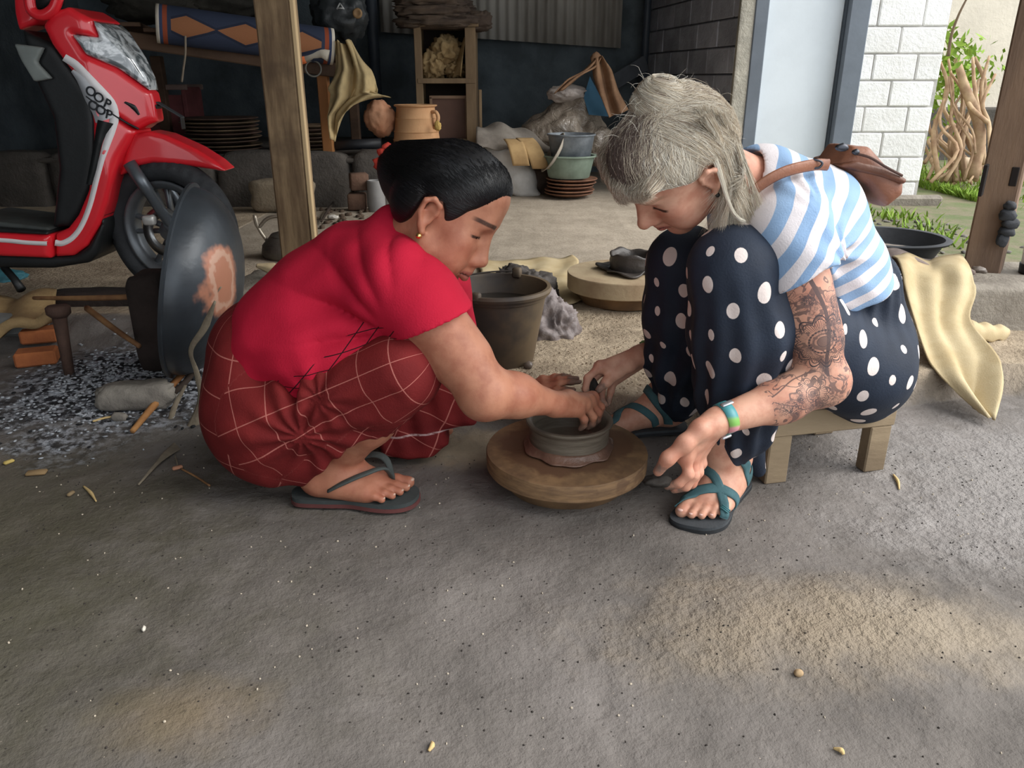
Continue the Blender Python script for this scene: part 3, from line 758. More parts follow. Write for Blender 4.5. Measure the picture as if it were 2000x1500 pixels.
def skin_mat(name, base, deep, lip, clayc, brow, tattoo=False, LASHZ=.0110, LASHW=.0036):
    g = G(name); p = g.obco(); hp = g.attr('hp')[1]; x, y, z = g.sep(hp); clay, _ = g.attr('clay')
    ay = y.abs()
    n = g.noise(p, 22, 4, .6); c = g.mix(n.step(.35, .7), lin(*base), lin(*deep))
    n2 = g.noise(p, 7, 3); c = g.mix(n2.step(.45, .75) * .5, c, lin(deep[0] + 10, deep[1] - 4, deep[2] - 4))
    red = ((x - .066).pow(2.0) + (ay - .040).pow(2.0) + (z + .018).pow(2.0)).sqrt().step(.045, .010)
    c = g.mix(red * .35, c, lin(deep[0] + 18, deep[1] - 12, deep[2] - 10))
    # lips
    lz = (z + .0575) / (.0125 - ay * .30); lm = (lz.abs()).step(1.1, .75) * ay.step(.027, .021) * x.step(.075, .082)
    c = g.mix(lm * .75, c, lin(*lip))
    ml = ((z + .0577).abs()).step(.0022, .0008) * ay.step(.027, .022) * x.step(.075, .08); c = g.mix(ml * .8, c, lin(70, 34, 30))
    # brows
    bz = z - .0475 + ((ay - .032) * (ay - .032)) * 6.0
    bm = bz.abs().step(.0055, .0025) * ay.step(.060, .050) * ay.step(.010, .016) * x.step(.044, .054)
    c = g.mix(bm * g.noise(p, 240, 2).step(.05, .4) * brow[3], c, lin(*brow[:3]))
    # lash line of the lowered lid
    ez = z - LASHZ + (ay - .031).abs() * .06
    em = ez.abs().step(LASHW, LASHW * .4) * ay.step(.055, .048) * ay.step(.019, .023) * x.step(.046, .054)
    c = g.mix(em * .9, c, lin(30, 20, 18))
    if tattoo:
        av = g.attr('arm')[1]; s, t, mk = g.sep(av)
        def flower(cs, ct, R, npet, rot=0.0):
            u = s - cs; v = t - ct; r = (u * u + v * v).sqrt(); a = g.math('ARCTAN2', v, u)
            core = r.step(R * .30, R * .22) * .75 + ((r * (6.283 / (R * .16))).sin().gt(.2)) * r.step(R * .62, R * .58) * r.gt(R * .22) * .75
            dots = ((a * 26.0).sin() * 1.0).gt(.1) * (r.gt(R * .48)) * (r.lt(R * .58))
            lines = ((a * npet).cos().abs().lt(.55)) * r.gt(R * .62) * r.lt(R * 1.0) * .75
            sc = ((a * 6.0 + rot).cos().abs() * .28 + .95) * R; ring = (r - sc).abs().lt(R * .035) + ((r - sc * .86).abs().lt(R * .022))
            return (core + dots * .4 + lines + ring).min(1.0) * r.lt(R * 1.35)
        ink = flower(.206, .004, .040, 38)
        ink = ink.max(flower(.235, -.055, .026, 24) * .8)
        ink = ink.max(flower(.345, -.012, .027, 22) * .9)
        ink = ink.max(flower(.29, .036, .020, 18) * .8)
        ink = ink.max(flower(.135, -.035, .020, 18) * .6).max(flower(.125, .042, .022, 16) * .55)
        wav = t - (s * 28.0).sin() * .008; stem = wav.abs().lt(.0032) * (s.gt(.07)) * (s.lt(.30)) * .9
        stem2 = (t - .02 - (s * 40.0).sin() * .010).abs().lt(.0016) * s.gt(.25) * s.lt(.42) * .8
        vn = g.noise(g.comb(s, t, 0.0), 30, 2, .5, 1.2); vine = (vn - .5).abs().lt(.034) * s.gt(.09) * s.lt(.425) * .75
        vn2 = g.noise(g.comb(s * .6, t, .3), 95, 2, .5, 2.5); leafm = g.noise(g.comb(s, t, 1.7), 17, 2).step(.47, .60)
        leaf = ((vn2 - .5).abs().lt(.05) * .7 + .40) * leafm * s.step(.095, .12) * s.step(.435, .40) * .85
        ink = ink.max(stem).max(stem2).max(vine).max(leaf) * mk
        c = g.mix(ink * .92, c, lin(40, 46, 56))
    cm = (clay + (g.noise(p, 60, 4, .7) - .5) * .9).step(.35, .75)
    c = g.mix(cm * .85, c, lin(*clayc))
    h = g.noise(p, 420, 3, .6) * .5 + g.noise(p, 60, 3) * .5
    return g.out(c, .52, 0, g.bump(h, .0006, .8), .35, sss=.12)
# ================================================================== PERSON IN RED (potter, squatting, facing right)
def wrinkle(P, K, amp, nfold, rad, axis=(0, 1, 0), ref=(1, 0, 0), ph=0.0):
    K = V3(K); v = P - K; a = np.arctan2(v[:, 2], v[:, 0]); r = np.linalg.norm(v, axis=1)
    return amp * np.sin(a * nfold + ph + r * 9) * np.exp(-(r / rad) ** 2) * np.clip(r / .03, 0, 1)
def ridges(P, K, amp, nf, rad, ph=0.0):
    v = P - V3(K); a = np.arctan2(v[:, 2], v[:, 0]); r = np.linalg.norm(v, axis=1); s = np.abs(np.sin(a * nf / 2 + ph + 1.2 * vnoise(P, 5, 3))); return amp * (1 - 2 * s ** .7) * np.exp(-(r / rad) ** 2) * np.clip(r / .03, 0, 1)
PA = {}
def build_potter():
    L = Loc((-.1400, 1.5180, .6003), (.81, -.22, -.535), (.543, .03, .832), 1.04); PA['L'] = L
    J = lambda x, y, Y: V3(at(x, y, Y))
    B = Sdf()
    # torso core, neck
    Yc = 1.60
    sp = [J(535, 745, Yc), J(575, 660, Yc), J(640, 590, Yc), J(722, 540, Yc), J(778, 512, 1.58)]
    fl = ((0, 1, 0), .72)
    B.chain(sp, [.095, .088, .082, .085, .07], .05, flat=fl)
    B.cone(J(772, 495, 1.57), L(-.022, 0, -.03), .052, .050, .03)
    B.cone(J(785, 520, 1.57), L(.02, 0, -.06), .042, .042, .03)
    head_sdf(B, L, nose=.93, cheek=1.15, lids=.75)
    # near arm
    sh, el, wr = J(778, 556, 1.43), J(948, 765, 1.36), J(1084, 788, 1.455)
    B.cone(sh, el, .058, .044, .03); B.cone(J(828, 600, 1.41), J(905, 700, 1.38), .058, .053, .03)
    B.cone(el, J(1010, 772, 1.40), .043, .043, .03); B.cone(J(1000, 772, 1.39), wr, .046, .026, .02, flat=((0, 0, 1), 1.12))
    B.sph(el + np.array([-.004, -.004, -.008]), .040, .03)
    q4 = lambda *a: [J(*q) for q in a]
    PA['nh'] = hand_pts(B, wr, [q4((1157, 777, 1.575), (1173, 795, 1.588), (1171, 809, 1.592), (1165, 820, 1.593)), q4((1151, 783, 1.55), (1168, 805, 1.563), (1166, 820, 1.568), (1159, 830, 1.57)),
        q4((1141, 790, 1.525), (1158, 814, 1.537), (1156, 828, 1.541), (1148, 836, 1.543)), q4((1128, 798, 1.50), (1141, 820, 1.508), (1140, 831, 1.512), (1133, 838, 1.514))],
        q4((1108, 778, 1.51), (1135, 782, 1.575), (1150, 800, 1.60), (1156, 818, 1.605)), cdir(.12, .8, .62), 1.06)
    # far arm (mostly hidden)
    sf, ef, wf = J(850, 560, 1.75), J(915, 735, 1.84), J(1014, 774, 1.78)
    B.cone(sf, ef, .052, .040, .03); B.cone(ef, wf, .040, .026, .02)
    PA['fh'] = hand_sdf(B, wf, nrm(J(1090, 744, 1.735) - wf), cdir(-.2, .75, .65), ((.12, .15, .1), (.1, .18, .1), (.15, .2, .1), (.2, .2, .15)), ((.8, .3, -.5), (.9, .2, -.3), (.95, .1, -.2)), .95)
    # legs
    hn, kn_, an = J(530, 815, 1.48), J(790, 724, 1.385), J(658, 905, 1.492)
    B.cone(hn, kn_, .072, .050, .03); B.cone(kn_, J(718, 815, 1.445), .050, .056, .03); B.cone(J(718, 815, 1.445), an, .054, .036, .03)
    hf, kf, af = J(530, 795, 1.72), J(872, 735, 1.80), J(740, 862, 1.84)
    B.cone(hf, kf, .085, .055, .03); B.cone(kf, af, .052, .036, .03)
    he = V3(atz(592, 958, .022)); to = V3(atz(800, 966, .022)); d = nrm(to - he)
    toes = foot_sdf(B, he, d, (-d[1], d[0], 0), an, L=.238, spl=1.08)
    hf2 = V3(atz(700, 872, .022)) + np.array([0, .09, 0]); foot_sdf(B, hf2, nrm(np.array([1, .06, 0])), (.0, -1, 0), hf2 + np.array([.05, 0, .085]), L=.225)
    V, F = B.mesh(.0035)
    root = thing('person', 'squatting woman in a red shirt and maroon checked wrap shaping a clay pot', 'person', (he[0], he[1] + .1, 0))
    PA['root'] = root; PA['d'] = d; PA['he'] = he
    sk = skin_mat('warm_brown_skin', (178, 124, 98), (154, 98, 76), (140, 78, 70), (92, 78, 68), (34, 28, 27, .85), LASHZ=.0162, LASHW=.0036)
    o = obj('body', (V, F), sk, root)
    fattr(o, 'hp', np.where(np.linalg.norm(L.inv(V), axis=1)[:, None] < .17, L.inv(V), 9.0))
    dm = np.full(len(V), 1.0)
    for tip in PA['nh'] + PA['fh']: dm = np.minimum(dm, np.linalg.norm(V - tip[3], axis=1))
    fattr(o, 'clay', np.clip(1 - dm / .06, 0, .75)); fattr(o, 'arm', np.zeros_like(V))
    # toenails
    mn = M('toenail', (205, 170, 150), .4, .1, 20, 0)
    for p1, p2, r in toes:
        n = np.array([0, 0, 1.0]); dd = nrm(p2 - p1); obj('toenail', rock(p2 + n * r * .62 + dd * r * .45, (r * .62, r * .62, r * .30), 1, 2, 0), mn, root)
    # eyes showing under lowered lids
    # ---------------- shirt
    T = Sdf()
    T.chain(sp, [.122, .118, .110, .106, .066], .06, flat=fl)
    T.ell(J(630, 690, 1.485), (.105, .095, .085), None, .05); T.cone(J(620, 705, 1.45), J(735, 655, 1.45), .075, .062, .05)
    T.cone(J(640, 640, Yc), J(700, 655, Yc), .10, .08, .05, flat=fl)
    T.cone(J(755, 490, 1.57), J(778, 458, 1.56), .066, .058, .03)
    T.cone(sh, J(836, 622, 1.395), .069, .072, .05)
    T.cone(sf, J(885, 660, 1.80), .075, .062, .05)
    T.cone(J(738, 530, 1.50), sh, .075, .069, .05); T.cone(J(770, 520, 1.66), sf, .07, .07, .05)
    ax = nrm(el - sh); cp = J(846, 630, 1.385); cn = nrm(J(880, 705, 1.38) - cp)
    T.cone(J(826, 590, 1.40), cp + ax * .06, .0725, .0755, .03)
    T.add(lambda P: np.maximum(-((P - cp) @ cn), np.linalg.norm(P - cp - ax * .05, axis=1) - .115), None, 0, .003, '-')
    T.cone(cp + ax * .012, cp + ax * .09, .0635, .0655, .003, '-')
    T.cone(J(835, 440, 1.55), J(792, 478, 1.57), .066, .050, .004, '-')            # neck opening
    T.plane(J(520, 735, Yc), nrm(np.array([-.62, 0, -.80])), .01) if False else None
    k1 = J(790, 640, 1.43)
    def td(P):
        fold = ridges(P, k1, .0085, 15, .20, ph=.4) * np.clip((np.linalg.norm(P - cp, axis=1) - .10) / .05, 0, 1) + wrinkle(P, J(640, 755, 1.45), .004, 9, .12)
        al = (P - sp[2]) @ nrm(np.array([.45, 0, -1.0]))
        return fold + .0035 * vnoise(P, 16, 3) + .003 * np.sin(al * 90 + 3 * vnoise(P, 7)) * np.exp(-((P - J(600, 700, 1.45)) ** 2).sum(1) / .02)
    T.disp(td)
    V, F = T.mesh(.0048)
    g = G('red_jersey'); p = g.obco(); pr = g.attr('print')[1]; a, b, m = g.sep(pr)
    la = ((a / .027).frac() - .5).abs().lt(.038); lb = ((b / .026).frac() - .5).abs().lt(.038)
    c = g.mix(g.noise(p, 6, 3).step(.3, .75), lin(188, 28, 56), lin(172, 22, 48)); c = g.mix(la.max(lb) * m.step(.35, .6), c, lin(46, 12, 18))
    mt = g.out(c, .82, 0, g.bump(g.noise(p, 300, 2) + g.noise(p, 24, 3) * .8, .0012, .6), .2)
    sh_o = obj('shirt', (V, F), mt, root)
    q = V - J(660, 720, 1.45); X, Z = q[:, 0], q[:, 2]
    aa = X * .74 - Z * .60 + .5 * X * X; bb = Z * 1.0 - X * .24 - .6 * X * X
    hemz = np.interp(V[:, 0], [J(470, 710, 1.42)[0], J(560, 710, 1.42)[0], J(640, 710, 1.42)[0], J(800, 710, 1.42)[0]], [J(470, 690, 1.42)[2], J(560, 745, 1.42)[2], J(640, 750, 1.42)[2], J(800, 650, 1.42)[2]])
    wd = np.interp(V[:, 0], [J(545, 710, 1.42)[0], J(640, 710, 1.42)[0], J(720, 710, 1.42)[0], J(800, 710, 1.42)[0]], [.005, .07, .085, .03])
    mk = np.clip((hemz + wd - V[:, 2]) / .004, 0, 1) * (V[:, 1] < 1.60) * (V[:, 0] > J(548, 710, 1.42)[0]) * (V[:, 0] < J(790, 710, 1.42)[0]) * (((V - sh) @ ax) < .10 + .5 * (V[:, 0] < J(775, 710, 1.42)[0]))
    fattr(sh_o, 'print', np.stack([aa + 1, bb + 1, mk], 1))
    # ---------------- sarong
    R = Sdf()
    R.chain([J(522, 690, Yc), J(518, 770, 1.59)], [.122, .126], .05, flat=((0, 1, 0), .76))
    R.ell(J(508, 812, 1.50), (.108, .12, .128), None, .05); R.ell(J(510, 806, 1.70), (.110, .12, .128), None, .05)
    R.cone(J(545, 868, 1.48), J(628, 880, 1.46), .085, .055, .05)
    R.cone(J(540, 818, 1.455), J(785, 725, 1.385), .098, .072, .03)
    R.cone(J(785, 726, 1.385), J(690, 838, 1.45), .071, .066, .03); R.cone(J(690, 838, 1.45), J(622, 905, 1.485), .066, .058, .03)
    R.cone(J(540, 790, 1.72), J(868, 735, 1.79), .105, .078, .04); R.cone(J(868, 740, 1.79), J(800, 850, 1.83), .074, .07, .04)
    pt = lambda *q: [(lambda w: (w[0], w[2]))(at(x, y, 1.66)) for x, y in q]
    R.poly(pt((690, 846), (770, 780), (800, 690), (868, 668), (905, 720), (928, 775), (930, 832), (860, 842), (770, 852)), 1.70, .055, .03, .03)
    pt2 = lambda *q: [(lambda w: (w[0], w[2]))(at(x, y, 1.67)) for x, y in q]
    R.poly(pt2((735, 845), (860, 830), (876, 862), (838, 892), (800, 902), (748, 884)), 1.69, .05, .02, .02)
    # hem of the near leg: the cloth ends along a slanted line, open to the calf
    hA, hB = J(706, 848, 1.44), J(596, 944, 1.50)
    hn_ = nrm(np.cross(hB - hA, np.array([0.05, 1, -.1])));
    if hn_[0] < 0: hn_ = -hn_
    def hem(P):
        d = (P - hA) @ hn_; near = (P[:, 1] - 1.60); return np.maximum(np.maximum(d, near), -(P - J(560, 770, 1.45)) @ nrm(V3((J(690, 690, 1.45) - J(560, 770, 1.45)))) - .4)
    def hem_cut(P):                                  # removes cloth beyond the hem on the near leg only
        d = (P - hA) @ hn_; zz = P[:, 2] - J(720, 836, 1.44)[2]
        return np.maximum(np.maximum(-d, P[:, 1] - 1.585), zz)
    R.add(lambda P: hem_cut(P), None, 0, .006, '-')
    R.cone(J(735, 790, 1.44), J(655, 915, 1.495), .050, .046, .004, '-') if False else None
    # open waist around the shirt
    K = J(590, 852, 1.36)
    def rd(P):
        leg = wrinkle(P, K, .0045, 11, .16) + wrinkle(P, J(770, 790, 1.50), .006, 10, .10, ph=1.0) + wrinkle(P, J(640, 750, 1.42), .005, 9, .10, ph=2)
        return leg + .0035 * vnoise(P * np.array([1, 1, .5]), 18, 1) + .0045 * np.sin((P[:, 0] * .9 + P[:, 2] * .25) * 120 + 2 * vnoise(P, 8)) * np.exp(-((P - J(800, 800, 1.66)) ** 2).sum(1) / .012)
    # crease between thigh and calf, and between belly and thigh
    R.cone(J(598, 850, 1.33), J(760, 788, 1.30), .016, .012, .03, '-')
    wn = nrm(np.array([-.50, 0, .86])); R.plane(J(540, 688, 1.45), wn, .012) if False else None
    def waist(P):
        X0 = J(455, 618, 1.52); X1 = J(600, 757, 1.44); X2 = J(785, 650, 1.40)
        xz = P[:, [0, 2]]; zl = np.interp(xz[:, 0], [X0[0] - .2, X0[0], (X0[0] + X1[0]) / 2 - .01, X1[0], X1[0] + .05, X2[0], X2[0] + .05], [X0[2] + .1, X0[2], (X0[2] + X1[2]) / 2 - .012, X1[2], X1[2] + .3, X2[2] + .3, X2[2] + .3])
        return (xz[:, 1] - zl) * .8
    R.add(waist, None, 0, .006, 'x'); R.disp(rd)
    R.disp(lambda P: np.where(P[:, 2] < .02, .02 - P[:, 2], 0))
    V, F = R.mesh(.0048)
    g = G('maroon_checked_cotton'); p = g.obco(); uv = g.attr('plaid')[1]; a, b, m = g.sep(uv)
    la = ((a / .070).frac() - .5).abs().lt(.015); lb = ((b / .070).frac() - .5).abs().lt(.015)
    c = g.mix(g.noise(p, 9, 3).step(.3, .7), lin(118, 34, 34), lin(100, 26, 27)); c = g.mix(la.max(lb) * .7, c, lin(190, 118, 108)); c = g.mix(m.step(.3, .7), c, lin(196, 170, 168))
    mt = g.out(c, .8, 0, g.bump(g.noise(p, 320, 2) + g.noise(p, 30, 3), .0012, .7), .2)
    ro = obj('wrap_skirt', (V, F), mt, root)
    segs = [(J(500, 660, Yc), J(500, 880, Yc), 0.0, .15), (J(560, 800, 1.455), J(800, 705, 1.385), .25, .1), (J(790, 715, 1.385), J(640, 890, 1.47), .55, .075), (J(560, 790, 1.74), J(870, 720, 1.80), .9, .1), (J(870, 720, 1.75), J(800, 850, 1.76), 1.25, .09)]
    best = np.full(len(V), 9.); ua = np.zeros(len(V)); va = np.zeros(len(V))
    for a_, b_, o_, r_ in segs:
        t, dd = seg_par(V, a_, b_); dd = dd / r_; mm = dd < best; Ls = np.linalg.norm(V3(b_) - V3(a_))
        an_ = angle_about(V, a_, b_, (0, -1, .2)); ua[mm] = (o_ + t * Ls)[mm]; va[mm] = (an_ * r_)[mm]; best[mm] = dd[mm]
    hem_band = ((V[:, 1] < 1.77) & (V[:, 1] > 1.62)) * np.clip(1 - np.abs(V[:, 2] - np.interp(V[:, 0], [at(700, 850, 1.66).x, at(770, 852, 1.66).x, at(930, 830, 1.66).x], [at(700, 850, 1.66).z, at(770, 850, 1.66).z, at(930, 831, 1.66).z])) / .006, 0, 1)
    fattr(ro, 'plaid', np.stack([ua + 2, va + 2 + .03 * ua, hem_band * .7], 1))
    # ---------------- hair
    H = Sdf(); e = lambda c, r, k=.02, op='+': H.ell(L(*c), r, L.R, k, op)
    e((-.005, 0, .053), (.1015, .086, .0955)); e((-.046, 0, .010), (.056, .068, .068), .03); e((.03, 0, .095), (.06, .068, .048), .03)
    polyclip(H, L, [(.086, .104), (.074, .078), (.050, .048), (.036, .008), (.024, -.002), (.018, .022), (.004, .042), (-.012, .042), (-.026, .024), (-.032, -.02), (-.050, -.062), (-.2, -.09), (-.2, .3), (.2, .3), (.14, .12)], .008)
    bc = V3(at(797, 328, 1.57)); bx = nrm(bc - L(-.02, 0, .05))
    H.ell(bc, (.056, .050, .058), np.array(frame(bx)).T, .008); H.ell(bc + np.array([-.004, .0, -.028]), (.05, .042, .05), None, .03)
    c0 = L(-.02, 0, .05)
    H.disp(lambda P: .0018 * vnoise(P, 26, 4))
    V, F = H.mesh(.0032)
    g = G('black_hair'); hc = g.attr('hair')[1]; n = g.noise(hc, 1.0, 4, .6); c = g.mix(n.step(.45, .75), lin(9, 9, 11), lin(26, 27, 32))
    mt = g.out(c, .42, 0, g.bump(n, .0012, .6), .4)
    ho = obj('hair', (V, F), mt, root)
    q = V - bc; ang = np.arctan2(q @ L.s, q @ np.cross(bx, L.s)); rr = np.linalg.norm(q, axis=1)
    fattr(ho, 'hair', np.stack([np.cos(ang) * 45, np.sin(ang) * 45, rr * 12], 1))
    # loose strands over the cap
    r = np.random.default_rng(3); n = 3200; y0 = r.uniform(-.085, .085, n); w = np.abs(y0) / .085
    A = np.stack([.084 - .072 * w ** 2 + r.normal(0, .004, n), y0, .106 - .066 * w ** 1.5 + r.normal(0, .005, n)], 1)
    Z = L.inv(bc) + r.normal(0, .010, (n, 3)); cc = np.array([-.01, 0, .04])
    o2 = obj('hair_strands', strand_mesh(surf_strands(H, L, cc, A, Z, 7, r, .0006, .0010), .0003), M('dark_hair_strand', (15, 15, 18), .38, .2, 5, 0, spec=.5), ho)
    # hair tie
    obj('hair_tie', join(*[rock(bc + bx * .038 + np.array(q), sz, i, 2, .3) for i, (q, sz) in enumerate((((-.014, -.02, .016), (.016, .012, .010)), ((-.024, -.018, -.006), (.014, .01, .012)), ((-.006, -.02, .026), (.012, .010, .008))))]), M('red_scrunchie', (196, 60, 44), .7, .3, 20, .002), ho)
    # earring
    obj('earring', lathe([(.0, -.006), (.005, -.004), (.006, 0), (.004, .004), (0, .005)], L(.003, -.082, -.034), 12), M('gold', (226, 190, 120), .25, .1, 5, 0, metal=1), root)
    # eye glints under the lids (the near eye shows a dark slit)
    for y in (-1, 1): obj('eye', rock(L(.0738, .031 * y, .0165), (.0122, .0125, .0120), 0, 3, 0), M('eye_dark', (40, 26, 22), .15, .1, 4, 0), root)
    # ---------------- flip-flop
    soleL = .272; s0 = he - d * .018; inn = np.array([-d[1], d[0], 0])
    out_ = [(0, -.028), (.02, -.040), (.08, -.040), (.13, -.038), (.19, -.050), (.235, -.047), (.262, -.028), (.272, .004), (.264, .034), (.235, .050), (.19, .049), (.13, .036), (.08, .036), (.02, .036), (0, .022), (-.008, 0)]
    ff = thing('flip_flop', 'worn dark grey flip-flop under the bare foot of the woman in red', 'flip-flop', (s0[0], s0[1], 0))
    cs = spline(out_ + [out_[0]], 64)[:-1]
    poly = [tuple((s0 + d * a + inn * b)[:2]) for a, b in cs]
    def slab(z0, z1, sc):
        ctr = np.mean(poly, 0); q = [tuple(ctr + (np.array(w) - ctr) * sc) for w in poly]; return prism(q, z0, z1, 'z')
    obj('sole', slab(.004, .013, 1.0), M('reddish_sole_edge', (104, 58, 56), .85, .2, 10, .001), ff, True, angle=40)
    obj('footbed', slab(.013, .022, .985), M('grey_foam_footbed', (66, 72, 72), .85, .2, 12, .001), ff, True, angle=40)
    post = s0 + d * .213 + inn * .022 + np.array([0, 0, .022])
    for sg, pts in ((1, [(.212, .022, .012), (.195, .036, .052), (.16, .048, .056), (.12, .050, .034), (.095, .041, .016)]), (-1, [(.212, .022, .012), (.200, -.002, .050), (.165, -.030, .050), (.12, -.046, .034), (.09, -.046, .016)])):
        obj('strap', tube([s0 + d * a + inn * b + np.array([0, 0, z + .012]) for a, b, z in spline(pts, 20)], [.006, .009, .0105, .010, .008], 8, True, .42, up=(0, 0, 1)), M('grey_rubber_strap', (74, 80, 78), .75, .2, 14, .001), ff)
build_potter()
# ================================================================== PERSON IN STRIPES (visitor on the low stool, facing left)
PB = {}
def build_visitor():
    L = Loc((.307, 1.4635, .703), (-.617, -.099, -.781), (-.601, -.581, .548), 1.02); PB['L'] = L
    J = lambda x, y, Y: V3(at(x, y, Y))
    B = Sdf()
    sp = [J(1672, 715, 1.70), J(1660, 630, 1.68), J(1627, 528, 1.64), J(1575, 425, 1.60), J(1502, 372, 1.57)]
    fl = ((0, 1, 0), .74)
    B.chain(sp, [.088, .066, .066, .075, .06], .05, flat=fl)
    B.cone(J(1495, 365, 1.57), L(-.03, 0, -.02), .046, .046, .03); B.cone(J(1470, 380, 1.56), L(.02, 0, -.06), .040, .040, .03)
    head_sdf(B, L, nose=1.05, cheek=.95)
    sh, el, wr = J(1540, 450, 1.43), J(1607, 742, 1.375), J(1402, 822, 1.30)
    B.cone(sh, el, .050, .040, .03); B.cone(J(1562, 560, 1.40), J(1592, 660, 1.385), .051, .047, .03)
    B.sph(el + np.array([.008, 0, -.006]), .036, .025)
    B.cone(el, J(1520, 785, 1.345), .042, .041, .03); B.cone(J(1535, 778, 1.35), wr, .041, .0255, .02)
    PB['arm'] = (sh, el, wr)
    q4 = lambda *a: [J(*q) for q in a]
    PB['nh'] = hand_pts(B, wr, [q4((1338, 892, 1.280), (1345, 926, 1.270), (1326, 944, 1.272), (1303, 950, 1.280)), q4((1353, 890, 1.30), (1356, 928, 1.288), (1340, 950, 1.288), (1316, 957, 1.295)),
        q4((1363, 884, 1.32), (1364, 922, 1.308), (1352, 945, 1.308), (1332, 955, 1.312)), q4((1371, 874, 1.335), (1371, 905, 1.327), (1362, 928, 1.326), (1346, 944, 1.328))],
        q4((1368, 838, 1.275), (1338, 866, 1.262), (1305, 895, 1.256), (1285, 921, 1.262)), cdir(.3, .0, .95), 1.12)
    sf, ef, wf = J(1440, 420, 1.76), J(1400, 640, 1.90), J(1252, 693, 1.78)
    B.cone(sf, ef, .045, .038, .03); B.cone(ef, wf, .038, .025, .02)
    PB['fh'] = hand_pts(B, wf, [q4((1172, 716, 1.735), (1148, 738, 1.722), (1143, 760, 1.715), (1151, 775, 1.715)), q4((1178, 722, 1.755), (1153, 748, 1.745), (1152, 772, 1.74), (1162, 782, 1.738)),
        q4((1190, 730, 1.772), (1175, 760, 1.766), (1176, 782, 1.76), (1183, 791, 1.757)), q4((1203, 738, 1.785), (1193, 764, 1.78), (1189, 782, 1.775), (1188, 791, 1.772))],
        q4((1228, 714, 1.75), (1206, 728, 1.733), (1185, 746, 1.718), (1169, 761, 1.711)), cdir(-.3, .6, .7), 1.05)
    PB['wf'] = wf
    hn, kn_, an = J(1690, 725, 1.58), J(1425, 512, 1.40), J(1412, 884, 1.475)
    hf, kf, af = J(1660, 700, 1.86), J(1332, 500, 1.70), J(1318, 795, 1.83)
    B.cone(hn, kn_, .07, .042, .03); B.cone(kn_, an, .042, .034, .03); B.cone(hf, kf, .07, .042, .03); B.cone(kf, af, .042, .034, .03)
    he, to = V3(atz(1440, 935, .016)), V3(atz(1352, 1024, .016)); d = nrm(to - he); inn = np.array([d[1], -d[0], 0])
    toes = foot_sdf(B, he, d, inn, he + d * .055 + np.array([0, 0, .085]), L=.235)
    B.cone(an, he + d * .05 + np.array([0, 0, .085]), .036, .033, .02)
    he2, to2 = V3(atz(1330, 835, .016)) + np.array([0, .02, 0]), V3(atz(1215, 835, .016)); d2 = nrm(to2 - he2); inn2 = np.array([-d2[1], d2[0], 0])
    foot_sdf(B, he2, d2, inn2, he2 + d2 * .055 + np.array([0, 0, .085]), L=.235); B.cone(af, he2 + d2 * .05 + np.array([0, 0, .085]), .036, .033, .02)
    V, F = B.mesh(.0035)
    root = thing('person', 'blonde woman in a striped tee and polka dot trousers sitting on a low stool', 'person', (he[0], he[1], 0)); PB['root'] = root
    sk = skin_mat('fair_skin', (208, 160, 136), (184, 128, 106), (174, 98, 90), (104, 92, 84), (150, 120, 96, .55), True)
    o = obj('body', (V, F), sk, root)
    fattr(o, 'hp', np.where(np.linalg.norm(L.inv(V), axis=1)[:, None] < .17, L.inv(V), 9.0))
    dm = np.full(len(V), 1.0)
    for tip in PB['nh'] + PB['fh']: dm = np.minimum(dm, np.linalg.norm(V - tip[3], axis=1))
    fattr(o, 'clay', np.clip(1 - dm / .045, 0, .62))
    t1, d1 = seg_par(V, sh, el); t2, d2_ = seg_par(V, el, wr); l1, l2 = np.linalg.norm(el - sh), np.linalg.norm(wr - el)
    up_ = d1 < d2_; s_ = np.where(up_, t1 * l1, l1 + t2 * l2); view = np.array([0, -.93, .36])
    bl = np.clip((t1 - .85) / .3, 0, 1)
    a1 = angle_about(V, sh, el, view) * .046; a2 = angle_about(V, el, wr, view) * .04
    tt = np.where(up_, a1, a2); on = (np.minimum(d1, d2_) < .075) & (s_ > .04) & (s_ < l1 + l2 * .93)
    fattr(o, 'arm', np.stack([s_, tt, on.astype(float)], 1))
    mn = M('pale_toenail', (232, 190, 176), .35, .1, 20, 0)
    for p1, p2, r in toes:
        dd = nrm(p2 - p1); obj('toenail', rock(p2 + np.array([0, 0, r * .60]) + dd * r * .40, (r * .62, r * .62, r * .30), 1, 2, 0), mn, root)
    # ---------------- tee
    T = Sdf()
    T.chain(sp, [.105, .100, .092, .097, .080], .06, flat=fl)
    T.cone(J(1500, 372, 1.575), J(1478, 352, 1.565), .075, .066, .03)
    sh2 = sh + np.array([0, 0, 0]); cp = J(1578, 538, 1.39); ax = nrm(el - sh)
    T.cone(J(1545, 440, 1.50), sh, .080, .066, .05); T.cone(sh, J(1572, 535, 1.395), .068, .066, .04); T.cone(J(1565, 515, 1.40), cp + ax * .06, .066, .070, .03)
    T.cone(J(1480, 420, 1.68), sf, .07, .058, .05); T.cone(sf, J(1432, 520, 1.82), .058, .056, .04)
    cA, cB = J(1508, 560, 1.39), J(1645, 482, 1.42)
    cn = nrm(np.cross(cB - cA, np.array([0, 1, -.3]))); cn = cn if cn @ ax > 0 else -cn
    T.add(lambda P: np.maximum(-((P - cp) @ cn), np.linalg.norm(P - cp - ax * .06, axis=1) - .110), None, 0, .003, '-')
    T.cone(cp + ax * .006, cp + ax * .1, .0595, .062, .003, '-')
    T.cone(L(-.03, 0, -.02), J(1492, 366, 1.572), .066, .050, .004, '-')
    wl = J(1700, 560, 1.6); wn = nrm(V3(J(1755, 534, 1.6)) - V3(J(1640, 580, 1.6))); wq = nrm(np.array([wn[2], 0, -wn[0]])); wq = wq if wq[2] < 0 else -wq
